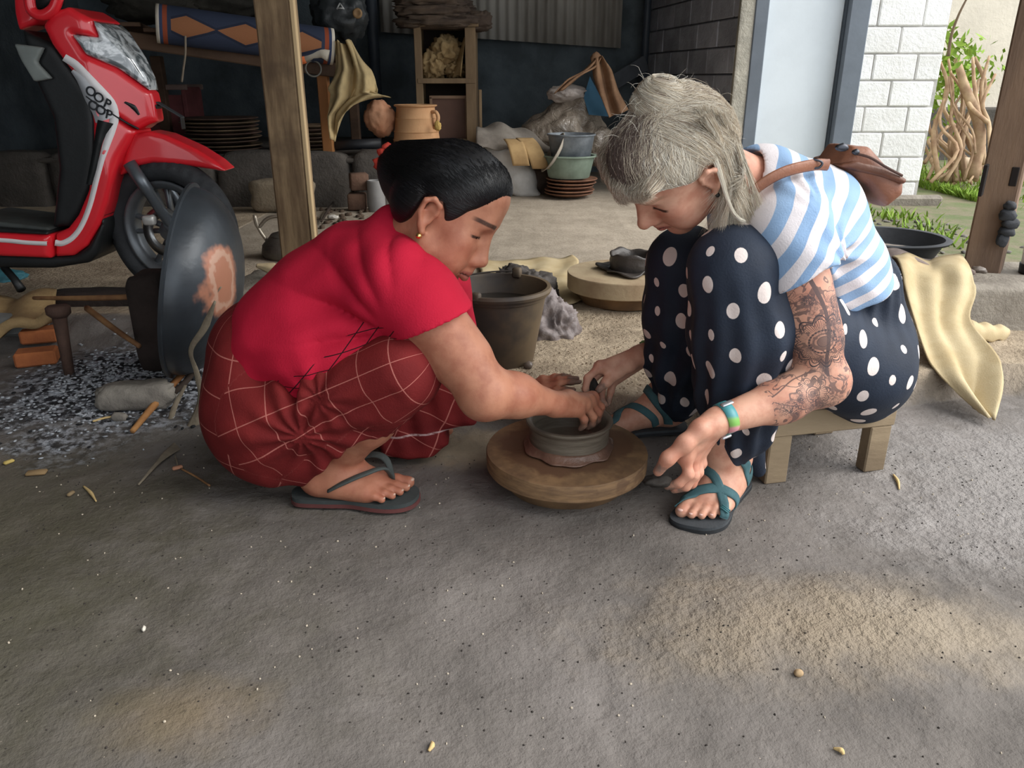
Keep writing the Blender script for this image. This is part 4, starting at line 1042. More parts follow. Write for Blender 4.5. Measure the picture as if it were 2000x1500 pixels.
    T.plane(wl + wq * .008, wq, .006)
    def td(P):
        return wrinkle(P, J(1620, 500, 1.44), .006, 8, .13) + wrinkle(P, J(1560, 395, 1.47), .004, 9, .08, ph=1) + .003 * vnoise(P, 18, 2) + .0035 * np.sin(((P - sp[2]) @ nrm(np.array([.5, 0, .85]))) * 85 + 3 * vnoise(P, 9)) * np.exp(-((P - J(1690, 500, 1.5)) ** 2).sum(1) / .012)
    T.disp(td)
    V, F = T.mesh(.0048)
    g = G('striped_jersey'); p = g.obco(); st = g.attr('stripe')[1]; a, b, m = g.sep(st)
    sa = (((a / .043).frac() - .5).abs()).step(.235, .265); sb = (((b / .040).frac() - .5).abs()).step(.235, .265)
    k = g.mix(m.gt(.5), sa, sb); cb = g.mix(g.noise(p, 8, 3).step(.3, .7), lin(148, 176, 208), lin(134, 163, 198)); c = g.mix(k, cb, lin(222, 215, 217))
    mt = g.out(c, .85, 0, g.bump(g.noise(p, 320, 2) + g.noise(p, 26, 3), .0012, .6), .2)
    so = obj('tee_shirt', (V, F), mt, root)
    al, _ = softparam(V, [sp[0], sp[1], sp[2], sp[3], sp[4], J(1440, 340, 1.56)], 60, .3)
    ts, ds = seg_par(V, sh, el); sm = np.clip((.073 - ds) / .004 + .5, 0, 1) * (ts > -.10 + .9 * 0) * (V[:, 1] < 1.52)
    fattr(so, 'stripe', np.stack([al + 1, ts * l1 + 1.012, sm], 1))
    nc = V3(J(1484, 352, 1.568)); na = nrm(nc - V3(J(1510, 375, 1.575))); nx, ny, _ = (np.array(q) for q in frame(na))
    ring = [nc + na * .006 + (nx * math.cos(a) * 1.0 + ny * math.sin(a)) * .0585 for a in np.linspace(0, 2 * math.pi, 40)]; obj('collar', tube(ring, .0075, 8, False, 1.0), M('blue_rib_collar', (124, 156, 196), .85, .1, 12, .001), so)
    # ---------------- trousers
    R = Sdf()
    R.chain([J(1668, 560, 1.665), J(1675, 680, 1.68), J(1664, 728, 1.69)], [.088, .104, .110], .05, flat=((0, 1, 0), .72))
    R.ell(J(1668, 718, 1.60), (.105, .115, .082), None, .05); R.ell(J(1655, 712, 1.80), (.105, .115, .085), None, .05)
    R.cone(J(1660, 715, 1.58), J(1440, 535, 1.43), .098, .080, .04); R.cone(J(1640, 700, 1.84), J(1340, 520, 1.71), .098, .080, .04)
    R.chain([J(1432, 528, 1.41), J(1452, 640, 1.43), J(1448, 750, 1.46), J(1448, 830, 1.475), J(1425, 878, 1.478)], [.083, .098, .088, .062, .040], .03)
    R.chain([J(1452, 640, 1.45), J(1500, 660, 1.50)], [.09, .08], .03)
    R.chain([J(1335, 512, 1.70), J(1328, 610, 1.73), J(1325, 700, 1.77), J(1328, 765, 1.81), J(1322, 792, 1.825)], [.080, .082, .074, .058, .042], .03)
    R.chain([J(1380, 600, 1.66), J(1400, 720, 1.70)], [.06, .06], .04)
    R.cone(J(1470, 855, 1.50), J(1482, 918, 1.545), .028, .016, .03)
    R.plane(wl + wq * -.020, -wq, .006) if False else None
    R.add(lambda P: np.maximum((P - (wl - wq * .012)) @ (-wq), (J(1560, 600, 1.6)[0] - P[:, 0]) - .02), None, 0, .006, '-') if False else None
    def rd(P):
        def leg(a, b, nf, amp):
            an_ = angle_about(P, a, b, (1, 0, 0)); t, dd = seg_par(P, a, b); return amp * np.sin(an_ * nf + 2.2 * np.sin(t * 5) + 2 * vnoise(P, 6)) * np.clip(t * 1.2, 0, 1) * np.clip((1.02 - t) * 4, .15, 1) * (dd < .14)
        k1 = leg(J(1425, 480, 1.40), J(1440, 880, 1.48), 10, .0085); k2 = leg(J(1332, 470, 1.70), J(1322, 790, 1.82), 10, .0075)
        w = (P - wl) @ wq; hip = .004 * np.sin(np.arctan2(P[:, 1] - 1.68, P[:, 0] - J(1640, 640, 1.66)[0]) * 26 + vnoise(P, 10)) * np.exp(-np.clip(w, 0, 1) / .05) * (P[:, 0] > J(1600, 600, 1.6)[0])
        return np.where(P[:, 1] < 1.62, k1, k2) * (P[:, 0] < J(1570, 600, 1.5)[0]) + hip + .003 * vnoise(P, 14, 5)
    R.disp(rd)
    R.disp(lambda P: np.where(P[:, 2] < .012, .012 - P[:, 2], 0))
    V, F = R.mesh(.0048)
    g = G('navy_polka_dot'); p = g.obco(); dt, _ = g.attr('dot')
    c = g.mix(g.noise(p, 9, 3).step(.3, .7), lin(38, 47, 62), lin(30, 37, 50)); c = g.mix(dt.step(.0006, -.0006), c, lin(226, 212, 206))
    mt = g.out(c, .72, 0, g.bump(g.noise(p, 260, 2) + g.noise(p, 26, 3), .0012, .6), .3)
    ro = obj('trousers', (V, F), mt, root)
    r = np.random.default_rng(5); idx = r.permutation(len(V)); cs, rs = [], []
    sub = V[idx[:9000]]
    for q in sub:
        rad = r.choice([.0095, .0135, .0165, .0185], p=[.3, .25, .25, .2])
        if not cs or np.min(np.linalg.norm(np.array(cs) - q, axis=1) - np.array(rs) - rad) > .029: cs.append(q); rs.append(rad)
    cs, rs = np.array(cs), np.array(rs); asp = r.uniform(-1, 1, len(cs)); D = np.full(len(V), 1.0)
    for cc, rr in zip(cs, rs):
        q = V - cc; q = q * np.array([1.18, 1.15, .84]); D = np.minimum(D, np.linalg.norm(q, axis=1) - rr)
    fattr(ro, 'dot', D)
    # ---------------- hair
    H = Sdf(); e = lambda c, r_, k=.02, op='+': H.ell(L(*c), r_, L.R, k, op)
    e((-.012, 0, .052), (.104, .085, .094)); e((-.06, 0, .015), (.058, .074, .074), .03); e((.035, 0, .088), (.062, .070, .048), .03)
    polyclip(H, L, [(.115, .080), (.084, .070), (.060, .066), (.040, .054), (.024, .040), (.012, .036), (.002, .040), (-.014, .040), (-.026, .02), (-.030, -.03), (-.050, -.075), (-.2, -.10), (-.2, .3), (.2, .3), (.2, .10)], .008)
    bc = V3(at(1290, 212, 1.42)); bd = nrm(bc - L(-.01, 0, .06)); RB = (.0525, .0495, .0525)
    H.disp(lambda P: .003 * vnoise(P, 24, 4))
    capH = Sdf(); capH.p = list(H.p)
    H.ell(bc, (.051, .048, .051), np.array(frame(bd)).T, .008); H.ell(bc - bd * .045, (.026, .026, .03), np.array(frame(bd)).T, .02)
    V, F = H.mesh(.0034)
    def hairmat(nm, c1, c2, root_=None):
        g = G(nm); hc = g.attr('hair')[1]; n = g.noise(hc, 1.0, 4, .65); c = g.mix(n.step(.3, .7), lin(*c1), lin(*c2))
        if root_: rt = g.attr('rootdark')[0]; c = g.mix((rt + (n - .5) * .8).step(.35, .9), c, lin(*root_))
        return g.out(c, .45, 0, g.bump(n, .002, .7), .4)
    ho = obj('hair', (V, F), hairmat('blonde_hair', (172, 157, 140), (138, 121, 108), (104, 87, 80)), root)
    q = V - bc; nb = nrm(np.cross(bd, L.s)); ang = np.arctan2(q @ L.s, q @ nb); rr = np.linalg.norm(q, axis=1); loc = L.inv(V)
    fattr(ho, 'hair', np.stack([np.cos(ang) * 40, np.sin(ang) * 40, rr * 14], 1))
    fattr(ho, 'rootdark', np.clip(1.0 - np.abs(loc[:, 0] - .045) / .06, 0, 1) * np.clip((rr - .055) / .02, 0, 1))
    ml, mw, mdk = M('blonde_strand', (220, 205, 182), .55, .15, 9, 0), M('pale_blonde_strand', (244, 237, 222), .5, .1, 9, 0), M('ash_strand', (170, 152, 134), .55, .2, 9, 0)
    r = np.random.default_rng(8)
    def strands(name, P, rad, m): o_ = obj(name, strand_mesh(P, rad), m, ho); o_['kind'] = 'stuff'; return o_
    def clump(n, k, lo, hi, sd, sdo):
        c0 = r.uniform(lo, hi, (k, 3)); i_ = r.integers(0, k, n); return c0[i_] + r.normal(0, sd, (n, 3)), i_, r.normal(0, sdo, (k, 3))[i_]
    n = 7000; y0 = r.uniform(-.08, .08, n); y0 = y0[np.argsort(np.abs(y0 - .005) + r.normal(0, .012, n))]; w = np.abs(y0) / .08; cc = np.array([-.01, 0, .045])
    A = np.stack([.095 - .075 * w ** 2 + r.normal(0, .005, n), y0, .088 - .05 * w ** 1.5 + r.normal(0, .006, n)], 1); Z = L.inv(bc - bd * .03) + r.normal(0, .015, (n, 3))
    P = surf_strands(capH, L, cc, A, Z, 7, r, .0006, .0022); strands('swept_hair', P[:3400], .00026, M('root_strand', (118, 100, 92), .55, .2, 9, 0)); strands('swept_hair', P[3400:5400], .00026, ml); strands('swept_hair', P[5400:], .00026, mw)
    # the crown behind the bun falls back over the near ear
    n = 5000; ang = r.uniform(-.3, 1.5, n); A = np.stack([-.012 - .05 * np.sin(ang) * .3 + r.normal(0, .012, n), .02 + .01 * ang, .145 + r.normal(0, .004, n)], 1)
    Z = np.stack([-.03 - .075 * np.clip(ang, 0, 1.5) / 1.5 + r.normal(0, .006, n), .080 + 0 * ang, .0 + r.normal(0, .02, n)], 1)
    P = surf_strands(capH, L, cc, A, Z, 7, r, .0006, .003); strands('crown_hair', P[:2200], .00027, mw); strands('crown_hair', P[2200:4200], .00027, ml); strands('crown_hair', P[4200:], .00027, mdk)
    n = 3600; A = np.stack([-.015 + r.normal(0, .016, n), r.uniform(-.035, .03, n), .14 + r.normal(0, .006, n)], 1); yy = r.uniform(-.085, .078, n)
    Z = np.stack([-.106 + .03 * (np.abs(yy) / .08) ** 2 + r.normal(0, .006, n), yy, .02 + r.normal(0, .02, n)], 1); P = surf_strands(capH, L, cc, A, Z, 7, r, .0006, .003); strands('nape_hair', P[:1700], .00027, ml); strands('nape_hair', P[1700:2900], .00027, mw); strands('nape_hair', P[2900:], .00027, mdk)
    # bun coils
    n = 4200; t = np.linspace(0, 1, 8); a3 = np.array(frame(bd)).T; kc = 26; ic = r.integers(0, kc, n); th = r.uniform(0, 6.28, kc)[ic] + r.normal(0, .16, n); ph = r.uniform(.2, 2.5, kc)[ic] + r.normal(0, .14, n); sp_ = r.uniform(1.0, 2.2, kc)[ic]
    al_ = th[:, None] + t * sp_[:, None]; be = ph[:, None] + .4 * np.sin(t * 3 + th[:, None]); k_ = (1.0 + np.abs(r.normal(0, .035, n)))[:, None]
    cur = bc + np.stack([np.sin(be) * np.cos(al_) * RB[0] * k_, np.sin(be) * np.sin(al_) * RB[1] * k_, np.cos(be) * RB[2] * k_], 2) @ a3.T
    strands('bun_hair', cur[:2300], .00028, mw); strands('bun_hair', cur[2300:3900], .00028, ml); strands('bun_hair', cur[3900:], .00028, mdk)
    def falls(A, dirs, length, n_seg=10, grav=(0, 0, -1), pull=.5, noise=.006):
        out = []
        for a, dv, ln in zip(A, dirs, length):
            p = np.array(a, float); v = nrm(dv); q = [p.copy()]
            for _ in range(n_seg - 1): v = nrm(v + np.array(grav) * pull / n_seg + r.normal(0, noise, 3) * 6); p = p + v * ln / (n_seg - 1); q.append(p.copy())
            out.append(q)
        return np.array(out)
    def bez(a, b, c_, d_, m=7):
        t = np.linspace(0, 1, m)[None, :, None]; a, b, c_, d_ = (np.asarray(q)[:, None] for q in (a, b, c_, d_)); return a * (1 - t) ** 3 + 3 * b * t * (1 - t) ** 2 + 3 * c_ * t * t * (1 - t) + d_ * t ** 3
    W_ = lambda q: L.O + (q * L.k) @ L.R.T
    # fringe: swept forward over the forehead, in locks
    n = 6500; A, ic, od = clump(n, 60, (.060, -.066, .094), (.090, .072, .110), (.005, .005, .003), (.002, .004, .004)); A[:, 0] -= .35 * np.abs(A[:, 1])
    T_ = np.stack([.114 - .38 * np.abs(A[:, 1]), A[:, 1] * 1.12, .064 + .45 * np.clip(A[:, 1] - .005, 0, 1)], 1) + od + r.normal(0, .0025, (n, 3))
    M1 = A + np.array([.022, 0, .006]) + np.stack([0 * A[:, 0], A[:, 1] * .1, 0 * A[:, 0]], 1); M2 = T_ + np.array([.008, 0, .022]); P = bez(W_(A), W_(M1), W_(M2), W_(T_))
    strands('fringe', P[:2900], .00027, ml); strands('fringe', P[2900:5000], .00027, mdk); strands('fringe', P[5000:], .00027, mw)
    # long hair hanging from the crown down behind the near ear to the collar
    n = 5200; A, ic, od = clump(n, 40, (-.085, .050, .02), (-.015, .080, .115), (.005, .003, .006), (.0, .0, .0)); A = W_(A)
    pxs = lambda x, y, Y, sx, sy, sY: np.array([V3(at(x + a_, y + b_, Y + c_)) for a_, b_, c_ in zip(r.normal(0, sx, 40), r.normal(0, sy, 40), r.normal(0, sY, 40))])[ic] + r.normal(0, .0028, (n, 3))
    P = bez(A, A * .3 + .7 * pxs(1428, 275, 1.435, 18, 20, .012), pxs(1446, 358, 1.42, 18, 14, .014), pxs(1432, 424, 1.42, 27, 26, .014) + np.stack([r.normal(0, .006, n), r.normal(0, .006, n), r.normal(0, .016, n)], 1), 8)
    strands('hanging_hair', P[:2500], .0003, mw); strands('hanging_hair', P[2500:4300], .0003, ml); strands('hanging_hair', P[4300:], .0003, mdk)
    n = 130; c4 = [np.tile(q, (n, 1)) + r.normal(0, s_, (n, 3)) for q, s_ in ((L(-.05, .05, .1), .004), (V3(at(1425, 330, 1.385)), .003), (V3(at(1408, 420, 1.375)), .003), (V3(at(1454, 432, 1.38)), .0015))]; strands('loose_lock', bez(*c4, 14), .0004, mw)
    n = 60; c4 = [np.tile(q, (n, 1)) + r.normal(0, s_, (n, 3)) for q, s_ in ((bc, .01), (V3(at(1350, 210, 1.37)), .003), (V3(at(1352, 285, 1.355)), .003), (V3(at(1380, 272, 1.37)), .002))]; strands('loose_lock', bez(*c4, 14), .0004, mw)
    # flyaways
    n = 110; dv = r.normal(0, 1, (n, 3)); dv /= np.linalg.norm(dv, axis=1, keepdims=True); A = bc + dv * .048; A[60:] = (L(*np.array([-.01, 0, .06])) + (dv[60:] * np.array([1, 1, 1])) * .098)
    dv[:, 2] = np.abs(dv[:, 2]); A[60:] = L(-.01, 0, .06) + dv[60:] * .10
    strands('flyaway_hair', falls(A, dv + r.normal(0, .6, dv.shape), r.uniform(.02, .055, n), 9, (0, 0, -1), 1.2, .03), .00022, mw)
    obj('earring', rock(L(.004, .083, -.030), (.0045, .0045, .0045), 2, 2, 0), M('dark_stud', (40, 44, 44), .3, .1, 5, 0, metal=.6), root)
    # ---------------- wristband and beads
    ad = nrm(wr - el); c = el + (wr - el) * .93; x_, y_, _ = (np.array(q) for q in frame(ad)); g = G('rainbow_band'); co = g.obco(); X, Y_, Zc = g.sep(co); tt_ = ((Zc - (c[2] - .03)) * 26.0)
    cc_ = g.mix(tt_.step(.15, .35), lin(70, 150, 140), lin(206, 140, 148)); cc_ = g.mix(tt_.step(.55, .75), cc_, lin(120, 172, 84)); cc_ = g.mix(tt_.step(1.0, 1.2), cc_, lin(70, 140, 146)); mb = g.out(cc_, .45, 0)
    wb = obj('wristband', lathe([(.0275, -.011), (.0298, -.0105), (.0305, 0), (.0298, .0105), (.0272, .011), (.0265, 0), (.0275, -.011)], c, 40, ad), mb, root)
    mc_ = M('silver_clasp', (210, 210, 214), .3, .1, 5, 0, metal=.7); rc_ = np.array([ad, nrm(np.cross(ad, (0, 0, 1))), (0, 0, 1)]).T
    obj('clasp', box(c - np.array([0, .012, .031]), (.020, .014, .006), rc_, .002), mc_, wb); obj('clasp', box(c + np.array([-.002, -.006, .031]), (.024, .012, .005), rc_, .002), mc_, wb)
    fd = nrm(wf - ef); fx, fy, _ = (np.array(q) for q in frame(fd)); bc_ = ef + (wf - ef) * .93
    obj('bead_bracelet', join(*[rock(bc_ + (fx * math.cos(a) + fy * math.sin(a)) * .0285, (.0042,) * 3, 1, 1, 0) for a in np.linspace(0, 6.283, 22)[:-1]]), M('green_beads', (110, 150, 90), .4, .3, 40, 0), root)
    # ---------------- sandals
    mt_, md_ = M('teal_webbing', (66, 102, 108), .8, .15, 30, .0008, 400), M('grey_sandal_sole', (66, 70, 74), .9, .2, 14, .001)
    def sandal(he, d, inn, lab):
        t = thing('sandal', lab, 'sandal', (he[0], he[1], 0)); P0 = he - d * .016
        cs = spline([(0, -.024), (.02, -.036), (.08, -.038), (.13, -.040), (.18, -.052), (.22, -.052), (.252, -.032), (.266, .0), (.270, .028), (.256, .050), (.22, .056), (.17, .048), (.12, .036), (.06, .034), (.015, .030), (-.006, .0), (0, -.024)], 64)[:-1]
        poly = [tuple((P0 + d * a + inn * b)[:2]) for a, b in cs]; ctr = np.mean(poly, 0)
        sl = lambda k: [tuple(ctr + (np.array(w_) - ctr) * k) for w_ in poly]
        obj('sole', prism(sl(1.0), .003, .010, 'z'), M('black_outsole', (40, 42, 45), .9, .2, 14, .001), t, True, angle=40); obj('footbed', prism(sl(.985), .010, .0165, 'z'), md_, t, True, angle=40)
        q = lambda a, b, c_: he + d * a + inn * b + np.array([0, 0, c_])
        def strap(pts, w_, nm='strap'):
            P_, N_ = snap(B, spline([q(*p_) for p_ in pts], 26), .0012); return obj(nm, band(P_, N_, w_, .0022), mt_, t)
        strap([(.13, -.055, .0), (.135, -.05, .035), (.165, -.01, .062), (.20, .045, .045), (.21, .062, .005)], .022)            # across the ball
        strap([(.205, -.058, .0), (.19, -.052, .03), (.155, -.02, .06), (.12, .028, .065), (.085, .05, .04), (.07, .055, .0)], .019)   # the slanting one
        strap([(.055, -.055, .03), (.075, -.045, .075), (.088, -.01, .098), (.083, .025, .092), (.055, .048, .05), (.045, .052, .005)], .022)       # instep
        strap([(.055, -.05, .035), (.01, -.045, .05), (-.02, 0, .05), (.01, .045, .05), (.055, .05, .04)], .016, 'heel_strap')
        b0, bn = snap(B, [q(.185, -.050, .035)], .004); x_ = nrm(np.cross(bn[0], d))
        for k_ in range(3): obj('buckle', box(b0[0] + d * (k_ - 1) * .0055, (.003, .020, .004), np.array([d, np.cross(bn[0], d), bn[0]]).T, .001), M('teal_buckle', (60, 112, 118), .4, .1, 9, 0), t)
        return t
    sandal(he, d, inn, 'teal strapped sandal on the near foot of the blonde woman, beside the stool leg')
    sandal(he2, d2, inn2, 'teal strapped sandal on the far foot, half hidden behind the potter\'s wheel')
build_visitor()
# ================================================================== THINGS AROUND THE TWO WOMEN
m_wood = M('pale_wood', (168, 138, 98), .8, .3, 5, .0015, 60, col2=(122, 92, 62), stretch=(1, 1, .3))
m_woodg = M('grey_weathered_wood', (150, 132, 106), .85, .25, 5, .002, 50, col2=(112, 96, 76), stretch=(.25, 1, 1))
m_wet = M('wet_clay', (104, 92, 82), .45, .2, 9, .002, 40, spec=.5, col2=(74, 64, 56))
m_clay = M('grey_clay', (130, 118, 112), .75, .25, 12, .004, 50, col2=(96, 86, 80))
m_sack = M('sackcloth', (194, 177, 142), .95, .18, 6, .0012, 260, col2=(172, 151, 112))
def zz(x, y): return zf(x, y)
# ---- pottery wheel: base log and turning disc
def pottery_wheel(c, r1, z1, z2, r2, z3, label, mat_top, name='pottery_wheel', wob=.006):
    t = thing(name, label, 'pottery wheel', (c[0], c[1], c[2]))
    X = np.array([c[0], c[1], 0]); z0 = c[2]
    obj('base', lathe([(0, z0), (r1 * .80, z0), (r1 * .88, z0 + .006), (r1, z1 - .012), (r1, z1 - .003), (r1 * .9, z1)], X, 64, wob=wob), M('brown_log', (128, 100, 70), .85, .3, 6, .002, 40, col2=(92, 70, 50)), t, angle=28)
    obj('disc', lathe([(0, z1), (r2 * .97, z1), (r2 * .985, z1 + .001), (r2 * .995, z1 + .004), (r2, z3 - .0035), (r2 * .992, z3 - .0005), (r2 * .975, z3), (r2 * .5, z3 + .0015), (0, z3 + .0015)], X, 80, wob=wob), mat_top, t, angle=28)
    return t
g = G('wheel_disc_wood'); p = g.obco(); x, y, z = g.sep(p); n = g.noise(p, 9, 4, .6); n2 = g.noise(g.scale(p, (1, 1, 6)), 16, 4, .6); rad = (x * x + y * y).sqrt()
c_ = g.mix(n2.step(.3, .7), lin(140, 110, 78), lin(104, 80, 58)); wet = (rad + (n - .5) * .16).step(.150, .125) * z.gt(.045); c_ = g.mix(wet * .85, c_, lin(92, 64, 46))
ms = (n + (g.noise(p, 30, 3) - .5) * .4).step(.58, .66) * z.gt(.02); c_ = g.mix(ms * .5, c_, lin(84, 60, 44))
m_disc = g.out(c_, .7, 0, g.bump(n2, .003, .6), .4)
wc = (.122, 1.575, zz(.122, 1.575) - .004)
w1 = pottery_wheel(wc, .154, .038, .03, .181, .079, 'round wooden pottery wheel on the ground between the two women', m_disc)
# ---- the pot being shaped
def pot_prof(z0, r0, r1, h, th):
    return [(0, z0), (r0, z0), (r0 * 1.02, z0 + .006), (r0 + (r1 - r0) * .5, z0 + h * .45), (r1 * .965, z0 + h * .8), (r1 * .985, z0 + h - .008), (r1 + .004, z0 + h - .003), (r1 + .003, z0 + h + .002), (r1 - .004, z0 + h + .003), (r1 - th, z0 + h - .003), (r1 - th * 1.2, z0 + h * .6), (r0 - th, z0 + .014), (0, z0 + .012)]
pz = .0812; pc = (.127, 1.578, 0)
g = G('wet_grey_clay_pot'); p = g.obco(); n = g.noise(g.scale(p, (1, 1, 9)), 9, 4, .6); c_ = g.mix(n.step(.3, .7), lin(112, 104, 92), lin(84, 76, 66)); m_pot = g.out(c_, .42, 0, g.bump(n, .003, .7), .5)
pr = thing('clay_pot', 'wet grey clay pot being shaped on the pottery wheel', 'pot', (pc[0], pc[1], pz))
obj('wall', lathe(pot_prof(pz, .085, .093, .066, .010), pc, 72, wob=.004), m_pot, pr, angle=60)
def skirt(u, v):
    a = u * 6.2832; r = .086 + v * (.014 + .016 * float(vnoise(np.array([[math.cos(a) * 2.2, math.sin(a) * 2.2, .3]]), 1.6)[0]) + .005 * math.sin(9 * a) * math.sin(2 * a)); return (pc[0] + r * math.cos(a), pc[1] + r * math.sin(a), pz + .012 * (1 - v) ** 2 + .004 * (1 - v) + .002)
obj('slip_ring', sheet(skirt, 90, 7, .003), M('brown_slip', (112, 84, 70), .4, .25, 14, .003, 40, spec=.5), pr)
# ---- clay held in the hands
tag(obj('clay_lump', rock(V3(at(1283, 941, 1.268)), (.024, .013, .011), 4, 3, .35), M('dark_wet_clay', (40, 35, 31), .85, .2, 14, .003, 40)), 'small dark clay lump pinched in the near hand of the blonde woman', 'clay')
tag(obj('clay_lump', rock(V3(at(1158, 757, 1.722)), (.013, .014, .022), 6, 3, .3), M('dark_wet_clay', (40, 35, 31), .85, .2, 14, .003, 40)), 'dark clay lump held in the far hand of the blonde woman above the pot rim', 'clay')
# ---- stool
st = thing('low_stool', 'low plank stool of weathered wood under the blonde woman', 'stool', tuple(atz(1620, 900, .0)))
zs = .155; P = lambda x, y: np.array(at(x, y, 1.58))
A, B_, Cc, D = V3(atz(1490, 815, zs)), V3(atz(1742, 790, zs)), None, None
u = nrm(B_ - A); vv = np.array([-u[1], u[0], 0]); A0_ = V3(atz(1493, 940, 0)); ln = .300; R_ = np.array([u, vv, [0, 0, 1]]).T; dep = .235
o_ = V3(atz(1496, 945, 0.0)); o_[2] = 0
def sb(a, b, z, s, bev=.003, tilt=0): return box(o_ + u * a + vv * b + np.array([0, 0, z]), s, R_, bev)
obj('apron', sb(ln / 2, .016, .143, (ln + .02, .032, .060)), m_woodg, st, False); obj('apron', sb(ln / 2, dep - .016, .143, (ln + .02, .032, .060)), m_woodg, st, False)
for k in range(3): obj('plank', sb(ln / 2, .04 + k * (dep - .075) / 2 + .0, .183, (ln + .03, (dep - .02) / 3 - .004, .02)), m_woodg, st, False)
for a, b in ((.025, .018), (ln - .022, .018), (.025, dep - .018), (ln - .022, dep - .018)):
    z0 = zz(*(o_ + u * a + vv * b)[:2]); obj('leg', sb(a, b, (.113 + z0) / 2, (.054, .034, .113 - z0)), m_woodg, st, False)
# ---- bucket with water
bk = thing('bucket', 'muddy grey plastic bucket of water beside the woman in red', 'bucket', (V3(atz(966, 728, .09)) + np.array([0, .108, 0])))
bb = V3(bk.location); zb = zz(bb[0], bb[1]) - .003
rim = V3(at(973, 571, 2.10)); hb = .226; rt, r0 = .139, .098; bcx = np.array([bb[0] + .008, bb[1], 0])
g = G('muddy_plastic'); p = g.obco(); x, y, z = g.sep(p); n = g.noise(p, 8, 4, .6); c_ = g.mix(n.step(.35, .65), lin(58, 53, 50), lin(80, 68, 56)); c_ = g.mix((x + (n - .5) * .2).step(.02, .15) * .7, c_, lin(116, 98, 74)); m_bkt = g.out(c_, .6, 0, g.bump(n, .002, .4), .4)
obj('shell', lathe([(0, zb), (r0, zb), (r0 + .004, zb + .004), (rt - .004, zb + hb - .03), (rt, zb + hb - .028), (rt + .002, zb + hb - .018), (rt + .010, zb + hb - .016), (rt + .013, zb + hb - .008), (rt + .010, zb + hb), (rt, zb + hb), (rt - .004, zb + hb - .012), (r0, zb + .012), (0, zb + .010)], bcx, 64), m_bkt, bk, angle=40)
obj('water', lathe([(0, zb + hb - .055), (rt - .012, zb + hb - .055)], bcx, 48), M('murky_water', (40, 36, 32), .06, .15, 4, .0004, 20, spec=.6), bk)
obj('lug', box(bcx + np.array([.055, rt * .90, zb + hb + .006]), (.026, .02, .03), rotz(-.4), .004), m_bkt, bk); obj('lug', box(bcx + np.array([-.055, -rt * .93, zb + hb - .004]), (.026, .02, .03), rotz(-.4), .004), m_bkt, bk)
obj('handle', tube(spline([bcx + np.array([.055, rt * .90, zb + hb + .012]), bcx + np.array([-.03, rt * .75, zb + hb + .012]), bcx + np.array([-.11, rt * .45, zb + hb + .008]), bcx + np.array([-.147, 0, zb + hb + .006]), bcx + np.array([-.12, -rt * .6, zb + hb + .005]), bcx + np.array([-.055, -rt * .93, zb + hb + .006])], 24), .0025, 6), M('dark_wire', (60, 54, 50), .5, .2, 8, 0, metal=.5), bk)
# ---- clay heap
def heap(c, s, seed):
    v, f = ico(5); v = v.copy(); w = v * np.array(s) / max(s); d = fbm(w, 2.0, 3, seed); wp = w + .18 * np.stack([fbm(w, 3, 2, seed + 20), fbm(w, 3, 2, seed + 21), fbm(w, 3, 2, seed + 22)], 1); rid = 1 - np.abs(fbm(wp, 4.2, 2, seed + 3)); k = 1 + .16 * d + .26 * (rid - .6) + .04 * fbm(w, 14, 2, seed + 9); v = v * k[:, None] * np.array(s); v[:, 2] = np.maximum(v[:, 2], -.006); return v + np.array(c), f
hc = V3(atz(1075, 655, .09)); tag(obj('clay_heap', heap((hc[0], hc[1] + .06, zz(hc[0], hc[1] + .06)), (.098, .10, .118), 3), M('fresh_clay', (142, 132, 130), .55, .3, 14, .003, 60, col2=(104, 94, 92), spec=.5)), 'heap of folded grey clay behind the bucket', 'clay')
hc2 = V3(atz(1010, 600, .09)); tag(obj('clay_heap', heap((hc2[0] + .01, hc2[1] + .10, zz(hc2[0], hc2[1])), (.13, .07, .125), 8), M('dark_clay', (84, 78, 74), .7, .3, 12, .003, 60)), 'dark clay heap just behind the bucket rim, mostly hidden', 'clay')
pb = V3(atz(1032, 722, .09)); tag(obj('clay_crumb', rock((pb[0], pb[1], zz(pb[0], pb[1]) + .010), (.014, .012, .012), 5, 2, .3), m_wet), 'small dark clay crumb at the foot of the bucket', 'clay')
# ---- flat sack on the floor behind the bucket
def matfn(u, v):
    a = V3(atz(925, 512, .1)) * (1 - u) + V3(atz(1118, 503, .1)) * u; b = V3(atz(960, 640, .1)) * (1 - u) + V3(atz(1140, 585, .1)) * u; p = a * (1 - v) + b * v
    p = p + np.array([.02 * math.sin(v * 9), .015 * math.sin(u * 13), 0]); return (p[0], p[1], zz(p[0], p[1]) + .008 + .008 * float(vnoise(np.array([[p[0], p[1], 0]]), 7)[0]) + .004 * math.sin(u * 20 + v * 5))
tag(obj('flat_sack', sheet(matfn, 40, 24, .004), m_sack), 'cream sackcloth lying flat on the floor behind the bucket', 'sack')
